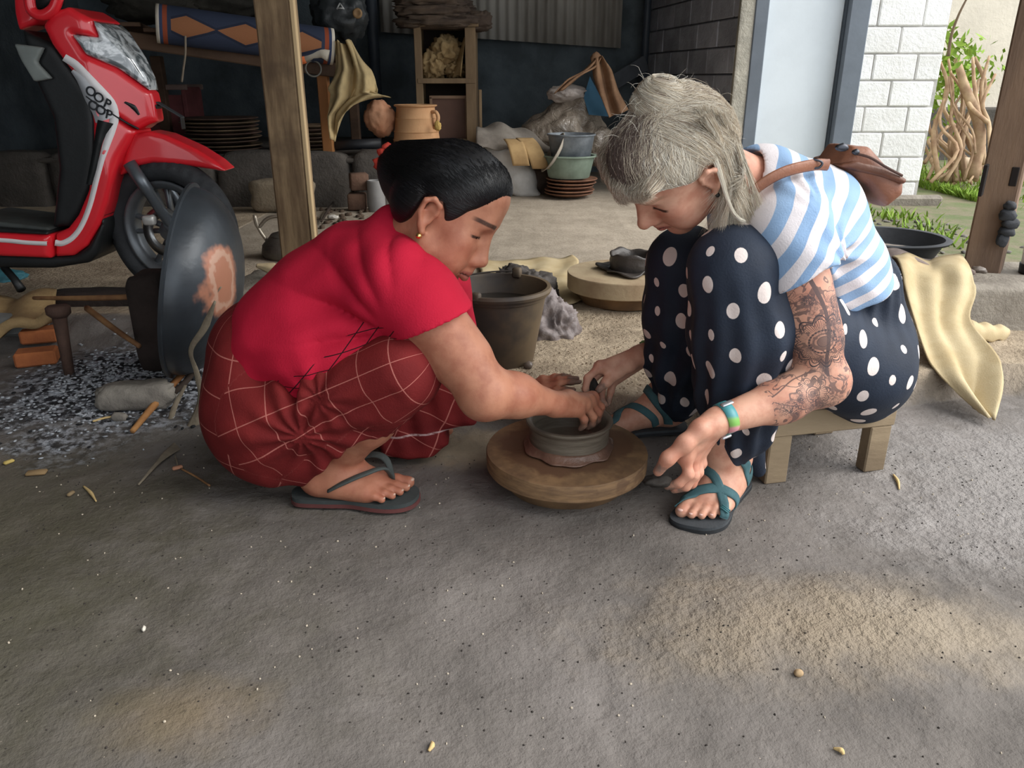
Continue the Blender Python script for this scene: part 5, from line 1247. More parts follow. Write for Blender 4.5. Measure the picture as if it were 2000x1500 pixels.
# ---- second wheel with a dark pot
w2c = V3(atz(1215, 615, .09)); w2c = (w2c[0] + .02, w2c[1] + .165, zz(w2c[0], w2c[1] + .165) - .003)
w2 = pottery_wheel(w2c, .165, .145, .05, .20, .205, 'second pottery wheel on the floor behind, with a crumpled clay pot on it', M('pale_disc_wood', (178, 160, 130), .85, .3, 6, .002, 40, col2=(146, 124, 98)))
pv = thing('clay_pot', 'dark crumpled clay pot on the second wheel, half hidden by the trousers', 'pot', (w2c[0] + .03, w2c[1], .205))
def rimwave(m):
    v, f = m; q = v.copy(); a = np.arctan2(q[:, 1] - w2c[1], q[:, 0] - w2c[0] - .03); up = np.clip((q[:, 2] - .24) / .04, 0, 1); q[:, 2] += up * (.006 * np.sin(3 * a + 1) + .004 * np.sin(7 * a)); return q, f
m_dk = M('dark_leather_clay', (74, 68, 64), .45, .25, 10, .003, 40, spec=.5)
obj('wall', rimwave(lathe([(0, .207), (.072, .207), (.078, .215), (.082, .245), (.078, .262), (.082, .270), (.077, .274), (.066, .268), (.063, .245), (.064, .222), (0, .218)], (w2c[0] + .03, w2c[1], 0), 64, wob=.02)), m_dk, pv)
def scrap(u, v):
    a = u * 6.2832; r = .070 + v * (.040 + .018 * math.sin(3 * a + .5) + .008 * math.sin(7 * a)); return (w2c[0] + .02 + r * math.cos(a), w2c[1] + r * math.sin(a), .2075 + .006 * v * (1 + math.sin(5 * a)) + .003)
obj('clay_skirt', sheet(scrap, 80, 6, .005), m_dk, pv)
# ---- sack cloth draped over the kerb on the right
dl = spline([(1738, 506, 2.64), (1748, 526, 2.415), (1766, 600, 2.31), (1796, 690, 2.135), (1820, 725, 2.06), (1855, 762, 1.995), (1902, 806, 1.925)], 45); dr_ = spline([(1876, 508, 2.64), (1894, 530, 2.415), (1902, 572, 2.36), (1886, 626, 2.28), (1928, 690, 2.12), (1934, 722, 2.055), (1930, 760, 1.99), (1913, 808, 1.92)], 45)
def drape(u, v):
    k = int(round(v * 44)); a, b = V3(at(*dl[k])), V3(at(*dr_[k])); p = a * (1 - u) + b * u; t = max(0, v - .22)
    return p + np.array([0, -.012 - .035 * math.sin(u * 7.5 + .6) * t * 1.6 - .012 * math.sin(u * 17 + v * 5), .010 + .012 * math.sin(u * 9 + v * 7) * (1 if v < .25 else .4)])
tag(obj('draped_sack', sheet(drape, 44, 45, .004), m_sack), 'cream sackcloth draped over the kerb behind the blonde woman', 'sack')
def drape2(u, v): 
    a = V3(at(1885, 628, 2.30)); b = V3(at(1965, 640, 2.38)); c = V3(at(1890, 668, 2.24)); d = V3(at(1958, 664, 2.32)); p = (a * (1 - u) + b * u) * (1 - v) + (c * (1 - u) + d * u) * v; return p + np.array([0, -.02 * math.sin(v * 3.14), .022 * math.sin(v * 3.14) * (1 - .4 * u) + .004 * math.sin(u * 17)])
tag(obj('sack_corner', sheet(drape2, 20, 14, .005), m_sack), 'stiff twisted sack end sticking out beside the draped sack', 'sack')
# ---- basin and roof tile on the kerb
bs = V3(at(1735, 462, 2.98)); bt = thing('basin', 'wide black rubber basin on the ground behind the kerb', 'basin', (bs[0], bs[1], .12)); bz = bs[2]
obj('shell', lathe([(0, bz - .075), (.15, bz - .075), (.165, bz - .07), (.195, bz - .012), (.215, bz - .008), (.220, bz), (.212, bz + .004), (.196, bz + .002), (.17, bz - .055), (0, bz - .06)], (bs[0], bs[1], 0), 64), M('black_rubber', (66, 68, 72), .7, .2, 8, .001), bt, angle=50)
obj('dregs', rock((bs[0] + .02, bs[1], bz - .055), (.145, .145, .012), 3, 3, .3), M('pale_dregs', (150, 140, 130), .9, .2, 20, .004), bt)
tag(obj('flat_stone', rock((bs[0], bs[1], bz - .13), (.20, .17, .062), 8, 4, .06, box_=.5), m_conc), 'flat grey stone under the black basin', 'stone')
def tile(u, v):
    p = V3(at(1735, 482, 2.62)) * (1 - u) + V3(at(1880, 500, 2.56)) * u; n_ = np.array([.12, 1, 0]); q = p + n_ * (v - .5) * .22
    return (q[0], q[1], .268 + .030 * math.sin(u * 5.2 + .4) * (1 - .5 * u) + .020 * u)
tag(obj('roof_tile', sheet(tile, 40, 12, .012), M('grey_brown_tile', (146, 130, 122), .85, .2, 9, .003, 60, col2=(112, 98, 92))), 'curved grey-brown clay roof tile lying on the kerb in front of the basin', 'tile')
tag(obj('clay_scrap', rock(V3(at(1912, 527, 2.50)), (.024, .016, .012), 3, 3, .3), m_wet), 'small dark clay scrap on the kerb at the foot of the right post', 'clay')
# ---- posts
g = G('rough_post_wood'); p = g.obco(); n = g.noise(g.scale(p, (1, 1, .12)), 22, 5, .65); n2 = g.noise(p, 5, 4); c_ = g.mix(n.step(.3, .7), lin(150, 126, 96), lin(98, 78, 58)); c_ = g.mix(n2.step(.45, .7) * .8, c_, lin(80, 64, 50)); m_post = g.out(c_, .85, 0, g.bump(n, .003, .7), .3)
def post(c, w, d, rot, z0, z1, label, mat, seed):
    t = thing('wooden_post', label, 'post', (c[0], c[1], z0)); n = 40; R = rotz(rot); V, F = [], []
    prof = [(-w / 2, -d / 2 + .006), (-w / 2 + .006, -d / 2), (w / 2 - .006, -d / 2), (w / 2, -d / 2 + .006), (w / 2, d / 2 - .006), (w / 2 - .006, d / 2), (-w / 2 + .006, d / 2), (-w / 2, d / 2 - .006)]
    for i in range(n):
        z = z0 + (z1 - z0) * i / (n - 1)
        for k, (x, y) in enumerate(prof):
            q = R @ np.array([x, y, 0]); e = .004 * fbm(np.array([[x * 9, y * 9, z * 4]]), 1, 3, seed)[0]; V.append((c[0] + q[0] * (1 + e * 6), c[1] + q[1] * (1 + e * 6), z))
    for i in range(n - 1):
        for k in range(8): F.append([i * 8 + k, i * 8 + (k + 1) % 8, (i + 1) * 8 + (k + 1) % 8, (i + 1) * 8 + k])
    F += [list(range(8))[::-1], [(n - 1) * 8 + k for k in range(8)]]
    obj('shaft', (np.array(V), F), mat, t, True, angle=30); return t
lp = V3(at(541, 0, 2.74)); p1_ = post((lp[0] - .005, 2.74), .112, .095, -.04, .175, 2.3, 'rough squared wooden post on the concrete block behind the woman in red', m_post, 1)
obj('lit_edge_strip', box((lp[0] + .058, 2.70, 1.24), (.014, .022, 2.12), rotz(-.04), .002), M('lit_edge_wood', (206, 178, 136), .8, .15, 5, .001, stretch=(1, 1, .15)), p1_, False)  # added pale strip: its colour stands in for light on the post's right side
rp = V3(at(1930, 525, 2.63)); m_post2 = M('brown_post', (142, 116, 94), .85, .28, 5, .003, 60, col2=(104, 84, 70), stretch=(1, 1, .2))
p2 = post((rp[0] + .012, 2.68), .115, .115, -.62, .232, 2.3, 'squared wooden post with mortise holes on the kerb at the right edge', m_post2, 2)
def onpost(px, py, Y): return V3(at(px, py, Y))
for px, py, w, h in ((1921, 352, .045, .10), (1981, 345, .022, .06)):
    q = onpost(px, py, 2.615); obj('mortise', box(q, (w, .012, h), rotz(-.62 if px > 1950 else .95), .002), M('dark_hole', (34, 28, 26), .95, .1, 4, 0), p2, False)
tag(obj('black_glove', join(*[rock(onpost(x, y, 2.585), s, i, 3, .2) for i, (x, y, s) in enumerate(((1972, 402, (.020, .018, .016)), (1968, 420, (.028, .02, .02)), (1974, 436, (.030, .02, .02)), (1966, 452, (.026, .02, .018)), (1958, 468, (.020, .012, .026))))]), M('black_cloth', (52, 54, 58), .8, .2, 14, .002)), 'crumpled black cloth stuffed in a hole of the right post', 'cloth')
wb_ = V3(at(2003, 505, 2.62)); wbt = thing('white_bucket', 'white plastic bucket cut off by the right edge of the frame', 'bucket', (wb_[0] + .05, wb_[1], .235))
obj('shell', lathe([(0, .24), (.052, .24), (.06, .36), (.066, .362), (.06, .366), (.054, .36), (.048, .25), (0, .25)], (wb_[0] + .052, wb_[1], 0), 40), M('white_plastic', (224, 224, 222), .4, .05, 5, 0), wbt, angle=50); obj('foot_ring', lathe([(.05, .232), (.056, .232), (.058, .262), (.053, .262)], (wb_[0] + .052, wb_[1], 0), 40), M('black_plastic', (36, 38, 42), .5, .1, 5, 0), wbt)
# ---- leather backpack on the blonde woman's back
m_lea = M('brown_leather', (150, 98, 72), .5, .25, 7, .0015, 80, col2=(110, 68, 50), spec=.5)
bp = thing('backpack', 'small brown leather backpack on the back of the blonde woman', 'bag', tuple(at(1680, 340, 1.60)))
S_ = Sdf(); Jb = lambda x, y, Y: V3(at(x, y, Y))
S_.poly([(lambda w: (w[0], w[2]))(at(x, y, 1.63)) for x, y in ((1612, 318), (1640, 282), (1672, 284), (1700, 312), (1738, 345), (1738, 372), (1705, 398), (1668, 352))], 1.63, .075, .022, .02)
S_.disp(lambda P: .004 * vnoise(P, 16, 2)); V, F = S_.mesh(.005); obj('pouch', (V, F), m_lea, bp)
S2 = Sdf(); S2.poly([(lambda w: (w[0], w[2]))(at(x, y, 1.63)) for x, y in ((1606, 316), (1640, 306), (1700, 320), (1738, 342), (1732, 352), (1690, 338), (1640, 326))], 1.63, .082, .009, .01); V, F = S2.mesh(.004); obj('flap', (V, F), M('dark_brown_leather', (120, 76, 56), .5, .25, 7, .0015, 80), bp)
obj('drawstring', tube(spline([Jb(1672, 300, 1.55), Jb(1700, 308, 1.54), Jb(1730, 326, 1.54), Jb(1762, 343, 1.55)], 14), .0028, 6), M('dark_cord', (84, 56, 46), .7, .2, 9, 0), bp)
m_gun = M('gunmetal', (74, 76, 82), .35, .1, 5, 0, metal=.8)
obj('buckle', tube(spline([Jb(1578, 318, 1.455), Jb(1592, 312, 1.45), Jb(1606, 318, 1.45), Jb(1598, 328, 1.45), Jb(1578, 326, 1.455)], 18), .0022, 6), m_gun, bp)
obj('clasp', rock(Jb(1645, 288, 1.55), (.014, .006, .008), 2, 2, .2), m_gun, bp); obj('rivet', rock(Jb(1672, 297, 1.55), (.008, .006, .006), 2, 2, .2), m_gun, bp)
obj('shoulder_strap', None or tube(spline([Jb(1618, 322, 1.475), Jb(1590, 322, 1.452), Jb(1540, 333, 1.428), Jb(1500, 352, 1.42), Jb(1462, 382, 1.425), Jb(1436, 418, 1.45), Jb(1420, 455, 1.49)], 30), .0105, 8, True, .30, up=(0, -1, 0)), m_lea, bp)

r_ = np.random.default_rng(16); pts = np.stack([r_.uniform(-.15, .75, 700), r_.uniform(1.86, 2.7, 700)], 1)
o = obj('earth_crumbs', join(*[rock((x, y, zf(x, y) + .001), tuple(r_.uniform(.001, .004, 3) * np.array([1, 1, .7])), i, 1, .3) for i, (x, y) in enumerate(pts)]), M('earth_crumb', (172, 154, 130), .95, .3, 40, .002)); o['kind'] = 'stuff'; tag(o, 'crumbs of dry earth on the raised earth step behind the wheel', 'earth')
# ================================================================== BACK OF THE SHED
Jv = lambda x, y, Y: V3(at(x, y, Y))
def crumple(c, s, seed, amp=.22, n=4, sc=2.2, box_=0.0, rot=0.0, squash=None):
    v, f = ico(n); v = v.copy(); 
    if box_: v = np.sign(v) * np.abs(v) ** (1 - box_)
    k = 1 + amp * (1 - 2 * np.abs(fbm(v, sc, 3, seed))) * .6 + amp * .5 * fbm(v, sc * 2.6, 2, seed + 4) + amp * .3 * (1 - 2 * np.abs(vnoise(v, sc * 5, seed + 8)))
    v = v * k[:, None] * np.array(s); return v @ rotz(rot).T + np.array(c), f
# ---- stone bench along the back left
zb = .385; x0, x1 = -3.3, at(762, 330, 5.05).x; bl = struct('bench_core', box(((x0 + x1) / 2 - .02, 6.05, zb / 2 + .02), (x1 - x0 - .06, 1.9, zb - .06)), m_concd)
r = random.Random(5); x = x0; i = 0
while x < x1 - .02:
    w = r.uniform(.26, .44); w = min(w, x1 - x)
    if w > .06: obj('stone', rock((x + w / 2, 5.12 + r.uniform(-.01, .015), .06 + zb / 2 - .02), (w / 2 - .006, .10, zb / 2 - .015 + .02), i + 3, 3, .05, 2.2, box_=.6), m_concd, bl)
    x += w; i += 1
struct('bench_top', box(((x0 + x1) / 2, 6.02, zb - .012), (x1 - x0, 1.96, .03), None, .01), m_conc if False else m_concd)
tag(obj('pale_stone', rock(np.array([at(553, 392, 4.86).x, 4.86, .19]), (.185, .09, .10), 4, 4, .07, 2, box_=.55), M('pale_stone', (140, 126, 106), .95, .2, 7, .006, 40)), 'pale squared stone block on the floor behind the left post', 'stone')
# ---- stacked clay plates on the bench
def plates(cx, cy, z, n, rad, label, grp, mats, seed):
    r = random.Random(seed)
    for k in range(n):
        rr = rad * r.uniform(.90, 1.04); dx, dy = r.uniform(-.012, .012), r.uniform(-.012, .012); h = .030
        o = obj('clay_plate', lathe([(0, z), (rr * .62, z), (rr * .97, z + h * .62), (rr, z + h * .75), (rr * .985, z + h * .9), (rr * .93, z + h * .78), (rr * .60, z + .010), (0, z + .010)], (cx + dx, cy + dy, 0), 40, wob=.008), mats[k % len(mats)])
        tag(o, label[k] if isinstance(label, list) else label, 'plate', grp); z += h * r.uniform(.74, .92)
    return z
m_pd = M('dark_fired_clay', (96, 74, 62), .8, .3, 8, .002, objvar=.3); m_pd2 = M('soot_brown_clay', (120, 100, 78), .85, .3, 8, .002, objvar=.3)
q = Jv(428, 300, 5.45); plates(q[0], 5.55, zb + .004, 9, .27, 'dark clay plate in the tall stack on the stone bench, left of the wooden post', 'dark plates stacked left of the post', [m_pd, m_pd2], 1)
q = Jv(596, 300, 5.45); plates(q[0], 5.60, zb + .004, 7, .17, 'dark clay plate in the stack on the bench just right of the wooden post', 'dark plates stacked right of the post', [m_pd2, m_pd], 2)
# ---- red crate on the bench
cr = Jv(343, 232, 5.9); ct = thing('red_crate', 'old red-brown crate standing in the dark behind the fender of the scooter', 'crate', (cr[0], cr[1], zb)); m_cr = M('faded_red', (110, 58, 58), .8, .25, 7, .002); zt = Jv(343, 170, 5.9)[2]
for dx in (-.14, .14): obj('side', box((cr[0] + dx, 5.9, (zb + zt) / 2), (.03, .3, zt - zb), None, .004), m_cr, ct, False)
[obj('rim_bar', box((cr[0], y_, zt), (.34, .03, .035), None, .004), M('faded_rim', (120, 100, 92), .8, .2, 7, .002), ct, False) for y_ in (5.755, 6.045)]; obj('panel', box((cr[0], 5.77, (zb + zt) / 2 - .02), (.27, .012, zt - zb - .06)), m_cr, ct, False)
# ---- sleeping platform (bale) with rolled mat and bundles
bt = thing('timber_platform', 'dark timber platform carrying the rolled mat at the back left', 'platform', (-1.6, 5.1, zb))
a, b = Jv(150, 62, 4.75), Jv(660, 138, 5.15); m_tim = M('dark_timber', (92, 70, 54), .85, .3, 5, .003, stretch=(.3, 1, 1))
obj('rail', bar(a, b, .06, .085, .006), m_tim, bt, False); obj('rail', bar(a + np.array([0, 1.0, 0]), b + np.array([0, 1.0, 0]), .06, .085, .006), m_tim, bt, False)
for k in range(7):
    t0, t1 = k / 7 + .004, (k + 1) / 7 - .004; p0 = a + (b - a) * (t0 + t1) / 2; obj('plank', box(p0 + np.array([0, .5, .055]), (np.linalg.norm(b - a) / 7 - .012, 1.05, .022), rotz(math.atan2((b - a)[1], (b - a)[0])), .003), m_tim, bt, False)
m_og = M('orange_wood', (172, 118, 66), .75, .2, 4, .002, stretch=(1, 1, .2), col2=(140, 92, 52)); lx = Jv(634, 200, 5.15)
obj('leg', box((lx[0], 5.16, (zb + 1.0) / 2), (.066, .06, 1.0 - zb), None, .005), m_og, bt, False); obj('leg', box((a[0], a[1] + .1, .5), (.07, .07, .9), None, .005), m_tim, bt, False); obj('leg', box((lx[0], 6.1, (zb + .96) / 2), (.066, .06, .96 - zb), None, .005), m_tim, bt, False); obj('leg', box((a[0], a[1] + 1.0, .52), (.07, .07, .95), None, .005), m_tim, bt, False)
# rolled mat with a woven pattern
ra, rb = Jv(306, 46, 4.78), Jv(650, 92, 5.10); ax = nrm(rb - ra); L_ = np.linalg.norm(rb - ra); rx, ry, _ = (np.array(q_) for q_ in frame(ax, (0, 0, 1)))
def roll(u, v):
    a_ = v * 6.2832 * 2.6; rr = .094 - .012 * v; return ra + ax * (u * L_) + rx * (rr * math.cos(a_)) + ry * (rr * 1.05 * math.sin(a_))
rv, rf = sheet(roll, 60, 90, .006)
g = G('patterned_mat'); uv = g.attr('mat')[1]; s_, t_, _ = g.sep(uv); tri = ((s_ * 3.1).frac() - .5).abs(); k1 = (tri + t_ * .9).lt(.62); k2 = (tri + t_ * .9).lt(.50)
c_ = g.mix(k1, lin(50, 58, 78), lin(40, 46, 64)); c_ = g.mix(k2, c_, lin(150, 100, 68)); ends = (s_ - .5).abs(); c_ = g.mix(ends.gt(.42), c_, lin(52, 60, 80)); c_ = g.mix(ends.gt(.44), c_, lin(150, 74, 48)); c_ = g.mix(ends.gt(.465), c_, lin(58, 70, 100)); c_ = g.mix(ends.gt(.482), c_, lin(214, 206, 190))
m_mat = g.out(c_, .85, 0, g.bump(g.noise(g.obco(), 200, 2), .002, .6), .3); mo = obj('rolled_mat', (rv, rf), m_mat); tag(mo, 'rolled blue and orange patterned mat lying on the timber platform', 'mat')
fattr(mo, 'mat', np.stack([(rv - ra) @ ax / L_, np.abs((rv - ra) @ ry) / .1, 0 * rv[:, 0]], 1))
m_bun = M('dark_bundle', (62, 58, 50), .9, .35, 6, .006, 30); m_blk = M('black_bag_vinyl', (50, 54, 56), .45, .3, 7, .004, 25)
for k, (x_, y_, Y, s, lab) in enumerate(((300, 12, 5.3, (.26, .2, .10), 'dark stuffed sack lying behind the rolled mat, on its left'), (430, 4, 5.45, (.30, .2, .10), 'dark stuffed sack lying behind the middle of the rolled mat'), (250, -30, 5.3, (.2, .2, .12), 'dark bundle above the left end of the rolled mat'))):
    tag(obj('stuffed_sack', crumple(Jv(x_, y_, Y), s, k + 2, .2), m_bun), lab, 'sack')
bgt = thing('black_bag', 'black vinyl bag with a white mark at the end of the rolled mat', 'bag', tuple(Jv(665, 70, 5.35))); obj('body', crumple(Jv(662, 28, 5.35), (.16, .14, .16), 9, .22), m_blk, bgt); 
obj('emblem', join(bar(Jv(658, 18, 5.16), Jv(664, 6, 5.16), .012, .006, 0), bar(Jv(664, 6, 5.16), Jv(672, 18, 5.16), .012, .006, 0), bar(Jv(660, 16, 5.155), Jv(671, 16, 5.155), .008, .006, 0)), M('white_print', (190, 190, 188), .7, .1, 5, 0), bgt)
obj('toggle', lathe([(0, -.01), (.028, -.01), (.03, 0), (.022, .012), (.012, .004), (0, .004)], Jv(698, 26, 5.2), 24, (0, -1, 0)), M('tan_toggle', (166, 132, 92), .6, .2, 9, 0), bgt)
tb = thing('twisted_cloth', 'white cloth roll with an orange end on the rail by the post', 'cloth', tuple(Jv(610, 112, 5.0))); obj('roll', tube([Jv(595, 115, 5.0), Jv(610, 107, 5.0), Jv(628, 104, 5.0), Jv(642, 109, 5.0)], [.026, .022, .026, .034], 10), M('white_cloth', (206, 198, 182), .9, .15, 9, .002), tb); obj('end', tube([Jv(582, 118, 5.0), Jv(597, 114, 5.0)], [.030, .027], 10), M('orange_cloth', (214, 110, 60), .85, .15, 9, .002), tb)
tag(obj('wire_coil', lathe([(.045 + .005 * math.cos(a_), .005 * math.sin(a_)) for a_ in np.linspace(0, 6.283, 9)], Jv(612, 134, 5.02), 30, (.2, -1, .2)), M('grey_plastic_coil', (120, 118, 110), .6, .2, 9, 0)), 'small grey coil hanging under the rail by the post', 'coil')
tag(obj('frayed_rope', tube(spline([Jv(362, 70, 4.73), Jv(362, 105, 4.73), Jv(358, 135, 4.74), Jv(355, 160, 4.75)], 14), .006, 6), M('grey_cord', (140, 128, 112), .9, .2, 9, 0)), 'frayed grey rope hanging from the platform rail', 'rope')
# hanging rag
def rag(u, v):
    W_ = np.interp(v, [0, .25, .5, .62, 1], [.10, .19, .30, .22, .035]); cx = np.interp(v, [0, .3, .55, .75, 1], [672, 690, 690, 664, 656]); y = 82 + 190 * v
    if v > .55 and u > .45: y = y - (u - .45) * (v - .55) * 420; cx += (u - .45) * 60
    p = Jv(cx, y, 5.05); return p + np.array([(u - .5) * W_, -.04 + .035 * math.sin(u * 13 + v * 3) + .02 * math.sin(u * 23 + v * 9), .012 * math.sin(u * 9 + v * 14)])
tag(obj('hanging_rag', sheet(rag, 34, 44, .004), M('yellowed_cloth', (196, 172, 126), .92, .2, 5, .004, 40, col2=(150, 134, 100))), 'yellowed ragged cloth hanging from the end of the platform', 'cloth')
# ---- between bench and cabinet
tag(obj('orange_jug', crumple(Jv(742, 232, 5.25), (.095, .085, .105), 12, .16, 4, 1.5), M('orange_clay_bag', (196, 148, 116), .85, .2, 5, .003, col2=(160, 104, 74))), 'crumpled orange-brown wrapped bundle left of the terracotta urn', 'bundle')
ut = thing('terracotta_urn', 'ribbed terracotta urn with a loop handle on the stone bench', 'urn', (*Jv(815, 290, 5.25)[:2], zb)); uc = Jv(815, 290, 5.25); u0 = zb + .003; ut_ = Jv(812, 204, 5.25)[2]; H_ = ut_ - u0
m_ter = M('terracotta', (200, 156, 114), .8, .12, 6, .0015, 50, col2=(180, 134, 94)); rp_ = lambda r_, h: (r_, u0 + h * H_)
obj('body', lathe([(0, u0), (.150, u0), (.156, u0 + .01), rp_(.150, .30), rp_(.153, .32), rp_(.147, .34), rp_(.142, .46), rp_(.146, .48), rp_(.140, .50), rp_(.131, .72), rp_(.134, .74), rp_(.128, .76), rp_(.122, .92), rp_(.122, .95), rp_(.136, .97), rp_(.138, .99), rp_(.132, 1.0), rp_(.118, .985), rp_(.112, .9), rp_(.13, .2), (0, u0 + .02)], (uc[0], uc[1], 0), 64), m_ter, ut, angle=40)
for sg in (-1, 1):
    th_ = -.5 if sg > 0 else 2.4; dr = np.array([math.cos(th_), math.sin(th_), 0]); ex = lambda r_, h: np.array([uc[0], uc[1], 0]) + dr * r_ + np.array([0, 0, u0 + h * H_])
    obj('handle', tube(spline([ex(.122, .86), ex(.155, .86), ex(.170, .76), ex(.155, .62), ex(.138, .56)], 18), .014, 10, flat=.8), m_ter, ut)
tag(obj('yellow_leaf', crumple(Jv(855, 246, 5.12), (.020, .012, .028), 3, .3, 3), M('yellow_paper', (206, 172, 100), .9, .15, 8, .002)), 'yellow paper scrap stuck behind the handle of the urn', 'paper')
# cabinet
cbx0, cbx1 = Jv(812, 150, 6.0)[0], Jv(932, 150, 6.0)[0]; zc0 = zb; zc1 = Jv(870, 52, 6.0)[2]; zs_ = Jv(870, 158, 6.0)[2]; Yc_ = 6.0
cab = thing('open_cabinet', 'tall open wooden cabinet frame with crumpled paper inside, against the back wall', 'cabinet', ((cbx0 + cbx1) / 2, 6.2, zb)); m_cab = M('cabinet_wood', (146, 122, 92), .8, .22, 5, .002, stretch=(1, 1, .25), col2=(112, 92, 70)); w_ = cbx1 - cbx0
for x_, ww in ((cbx0 + .025, .05), (cbx1 - .045, .075)): obj('stile', box((x_, Yc_, (zc0 + zc1) / 2), (ww, .05, zc1 - zc0), None, .003), m_cab, cab, False)
for x_ in (cbx0 + .02, cbx1 - .02): obj('side_panel', box((x_, Yc_ + .2, (zc0 + zc1) / 2), (.02, .36, zc1 - zc0)), m_cab, cab, False)
obj('top', box(((cbx0 + cbx1) / 2, Yc_ + .18, zc1 + .012), (w_ + .03, .46, .03), None, .003), m_cab, cab, False); obj('shelf', box(((cbx0 + cbx1) / 2, Yc_ + .18, zs_), (w_ - .03, .42, .035), None, .003), m_cab, cab, False); obj('back_panel', box(((cbx0 + cbx1) / 2, Yc_ + .38, (zc0 + zc1) / 2), (w_ - .04, .015, zc1 - zc0)), M('cabinet_dark', (54, 44, 38), .9, .2, 5, 0), cab, False)
obj('lower_rail', box(((cbx0 + cbx1) / 2, Yc_, zc0 + .03), (w_ - .03, .04, .05), None, .003), m_cab, cab, False)
fr = thing('picture_board', 'dark brown framed board standing in the lower half of the cabinet', 'board', ((cbx0 + cbx1) / 2 + .02, 5.99, zb)); pz0, pz1 = zb + .055, Jv(870, 190, 6.0)[2]; px0, px1 = Jv(840, 200, 5.98)[0], Jv(910, 200, 5.98)[0]
obj('board', box(((px0 + px1) / 2, 6.05, (pz0 + pz1) / 2), (px1 - px0, .012, pz1 - pz0)), M('brown_board', (104, 76, 64), .7, .15, 4, .001), fr, False)
for s_ in ((((px0 + px1) / 2, 6.04, pz1), (px1 - px0 + .02, .025, .022)), ((px0, 6.04, (pz0 + pz1) / 2), (.018, .025, pz1 - pz0)), ((px1, 6.04, (pz0 + pz1) / 2), (.018, .025, pz1 - pz0))): obj('frame_bar', box(*s_, None, .002), M('frame_wood', (140, 112, 90), .7, .15, 5, .001), fr, False)
tag(obj('loose_batten', box((cbx1 + .02, Yc_ - .01, (zb + Jv(930, 175, 6)[2]) / 2), (.022, .03, Jv(930, 175, 6)[2] - zb), None, .002), m_cab), 'thin wooden batten leaning on the right side of the cabinet', 'batten')
m_pap = M('crumpled_paper', (176, 150, 108), .9, .2, 7, .004, 30, col2=(140, 114, 76))
for k, (x_, y_, s, lab) in enumerate(((848, 128, (.085, .09, .095), 'crumpled brown paper heap low on the left of the cabinet shelf'), (872, 100, (.10, .1, .09), 'crumpled brown paper heap high in the middle of the cabinet'), (890, 138, (.07, .09, .06), 'crumpled brown paper heap low on the right of the cabinet shelf'))): tag(obj('crumpled_paper', crumple(Jv(x_, y_, 6.16), s, k + 20, .38, 4, 2.6), m_pap), lab, 'paper')
def flap(u, v): p = Jv(908, 75 + 75 * v, 6.0); return p + np.array([-.02 * u - .05 * v * u - .03 * v, .08 * u + .02 * math.sin(v * 6), .01 * math.sin(u * 5)])
tag(obj('paper_strip', sheet(flap, 8, 20, .003), m_pap), 'curled paper strip hanging at the right side of the cabinet opening', 'paper')
m_sck = M('grey_brown_sack', (104, 88, 74), .92, .3, 5, .006, 30, col2=(72, 60, 52))
for k, (x_, y_, s, lab) in enumerate(((862, 44, (.29, .2, .045), 'folded grey-brown sack lying lowest on top of the cabinet'), (850, 24, (.27, .2, .045), 'folded grey-brown sack in the middle of the pile on the cabinet'), (846, 4, (.24, .2, .045), 'folded grey-brown sack on top of the pile on the cabinet'), (935, 42, (.09, .12, .06), 'end of a rolled sack sticking out at the right of the cabinet top'))): tag(obj('folded_sack', crumple(Jv(x_, y_, 6.1), s, k + 30, .20, 4, 2.4, box_=.35), m_sck), lab, 'sack')
# pipes and odds at the bench end
tag(obj('drain_pipe', tube([(Jv(728, 60, 6.7)[0], 6.7, .1), (Jv(728, 60, 6.7)[0], 6.7, 2.4)], .045, 20), M('dark_blue_pipe', (56, 64, 74), .5, .15, 4, 0)), 'vertical dark pipe on the back wall left of the cabinet', 'pipe')
tag(obj('corner_pipe', tube([(Jv(1262, 60, 6.85)[0], 6.85, .05), (Jv(1262, 60, 6.85)[0], 6.85, 2.6)], .03, 16), M('dark_blue_pipe', (56, 64, 74), .5, .15, 4, 0)), 'thin vertical pipe in the back right corner of the shed', 'pipe')
tag(obj('fallen_pipe', tube([Jv(655, 284, 5.2), Jv(745, 280, 5.2)], .032, 16), M('black_pipe', (44, 46, 50), .5, .2, 4, 0)), 'short black pipe lying on the end of the stone bench', 'pipe')
cy = V3(atz(733, 376, .09)); tag(obj('white_pipe', lathe([(.0, .10), (.05, .10), (.053, .11), (.053, .28), (.048, .285), (.045, .28), (.045, .13), (0, .13)], (at(733, 350, 4.86).x, 4.86, -.008), 28), M('grey_white_pipe', (150, 148, 146), .6, .15, 6, .001), angle=40), 'short grey-white pipe standing at the end of the stone bench', 'pipe')
for k, (x_, z_) in enumerate(((694, .16), (700, .28))): tag(obj('old_brick', box((Jv(x_, 340, 4.90)[0], 4.90, z_ - .015), (.11, .1, .10), rotz(.1 + .2 * k), .008), M('dusty_brick', (120, 92, 76), .95, .25, 8, .004)), ('dusty brick on the floor at the end of the stone bench', 'dusty brick on top of another at the end of the stone bench')[k], 'brick')
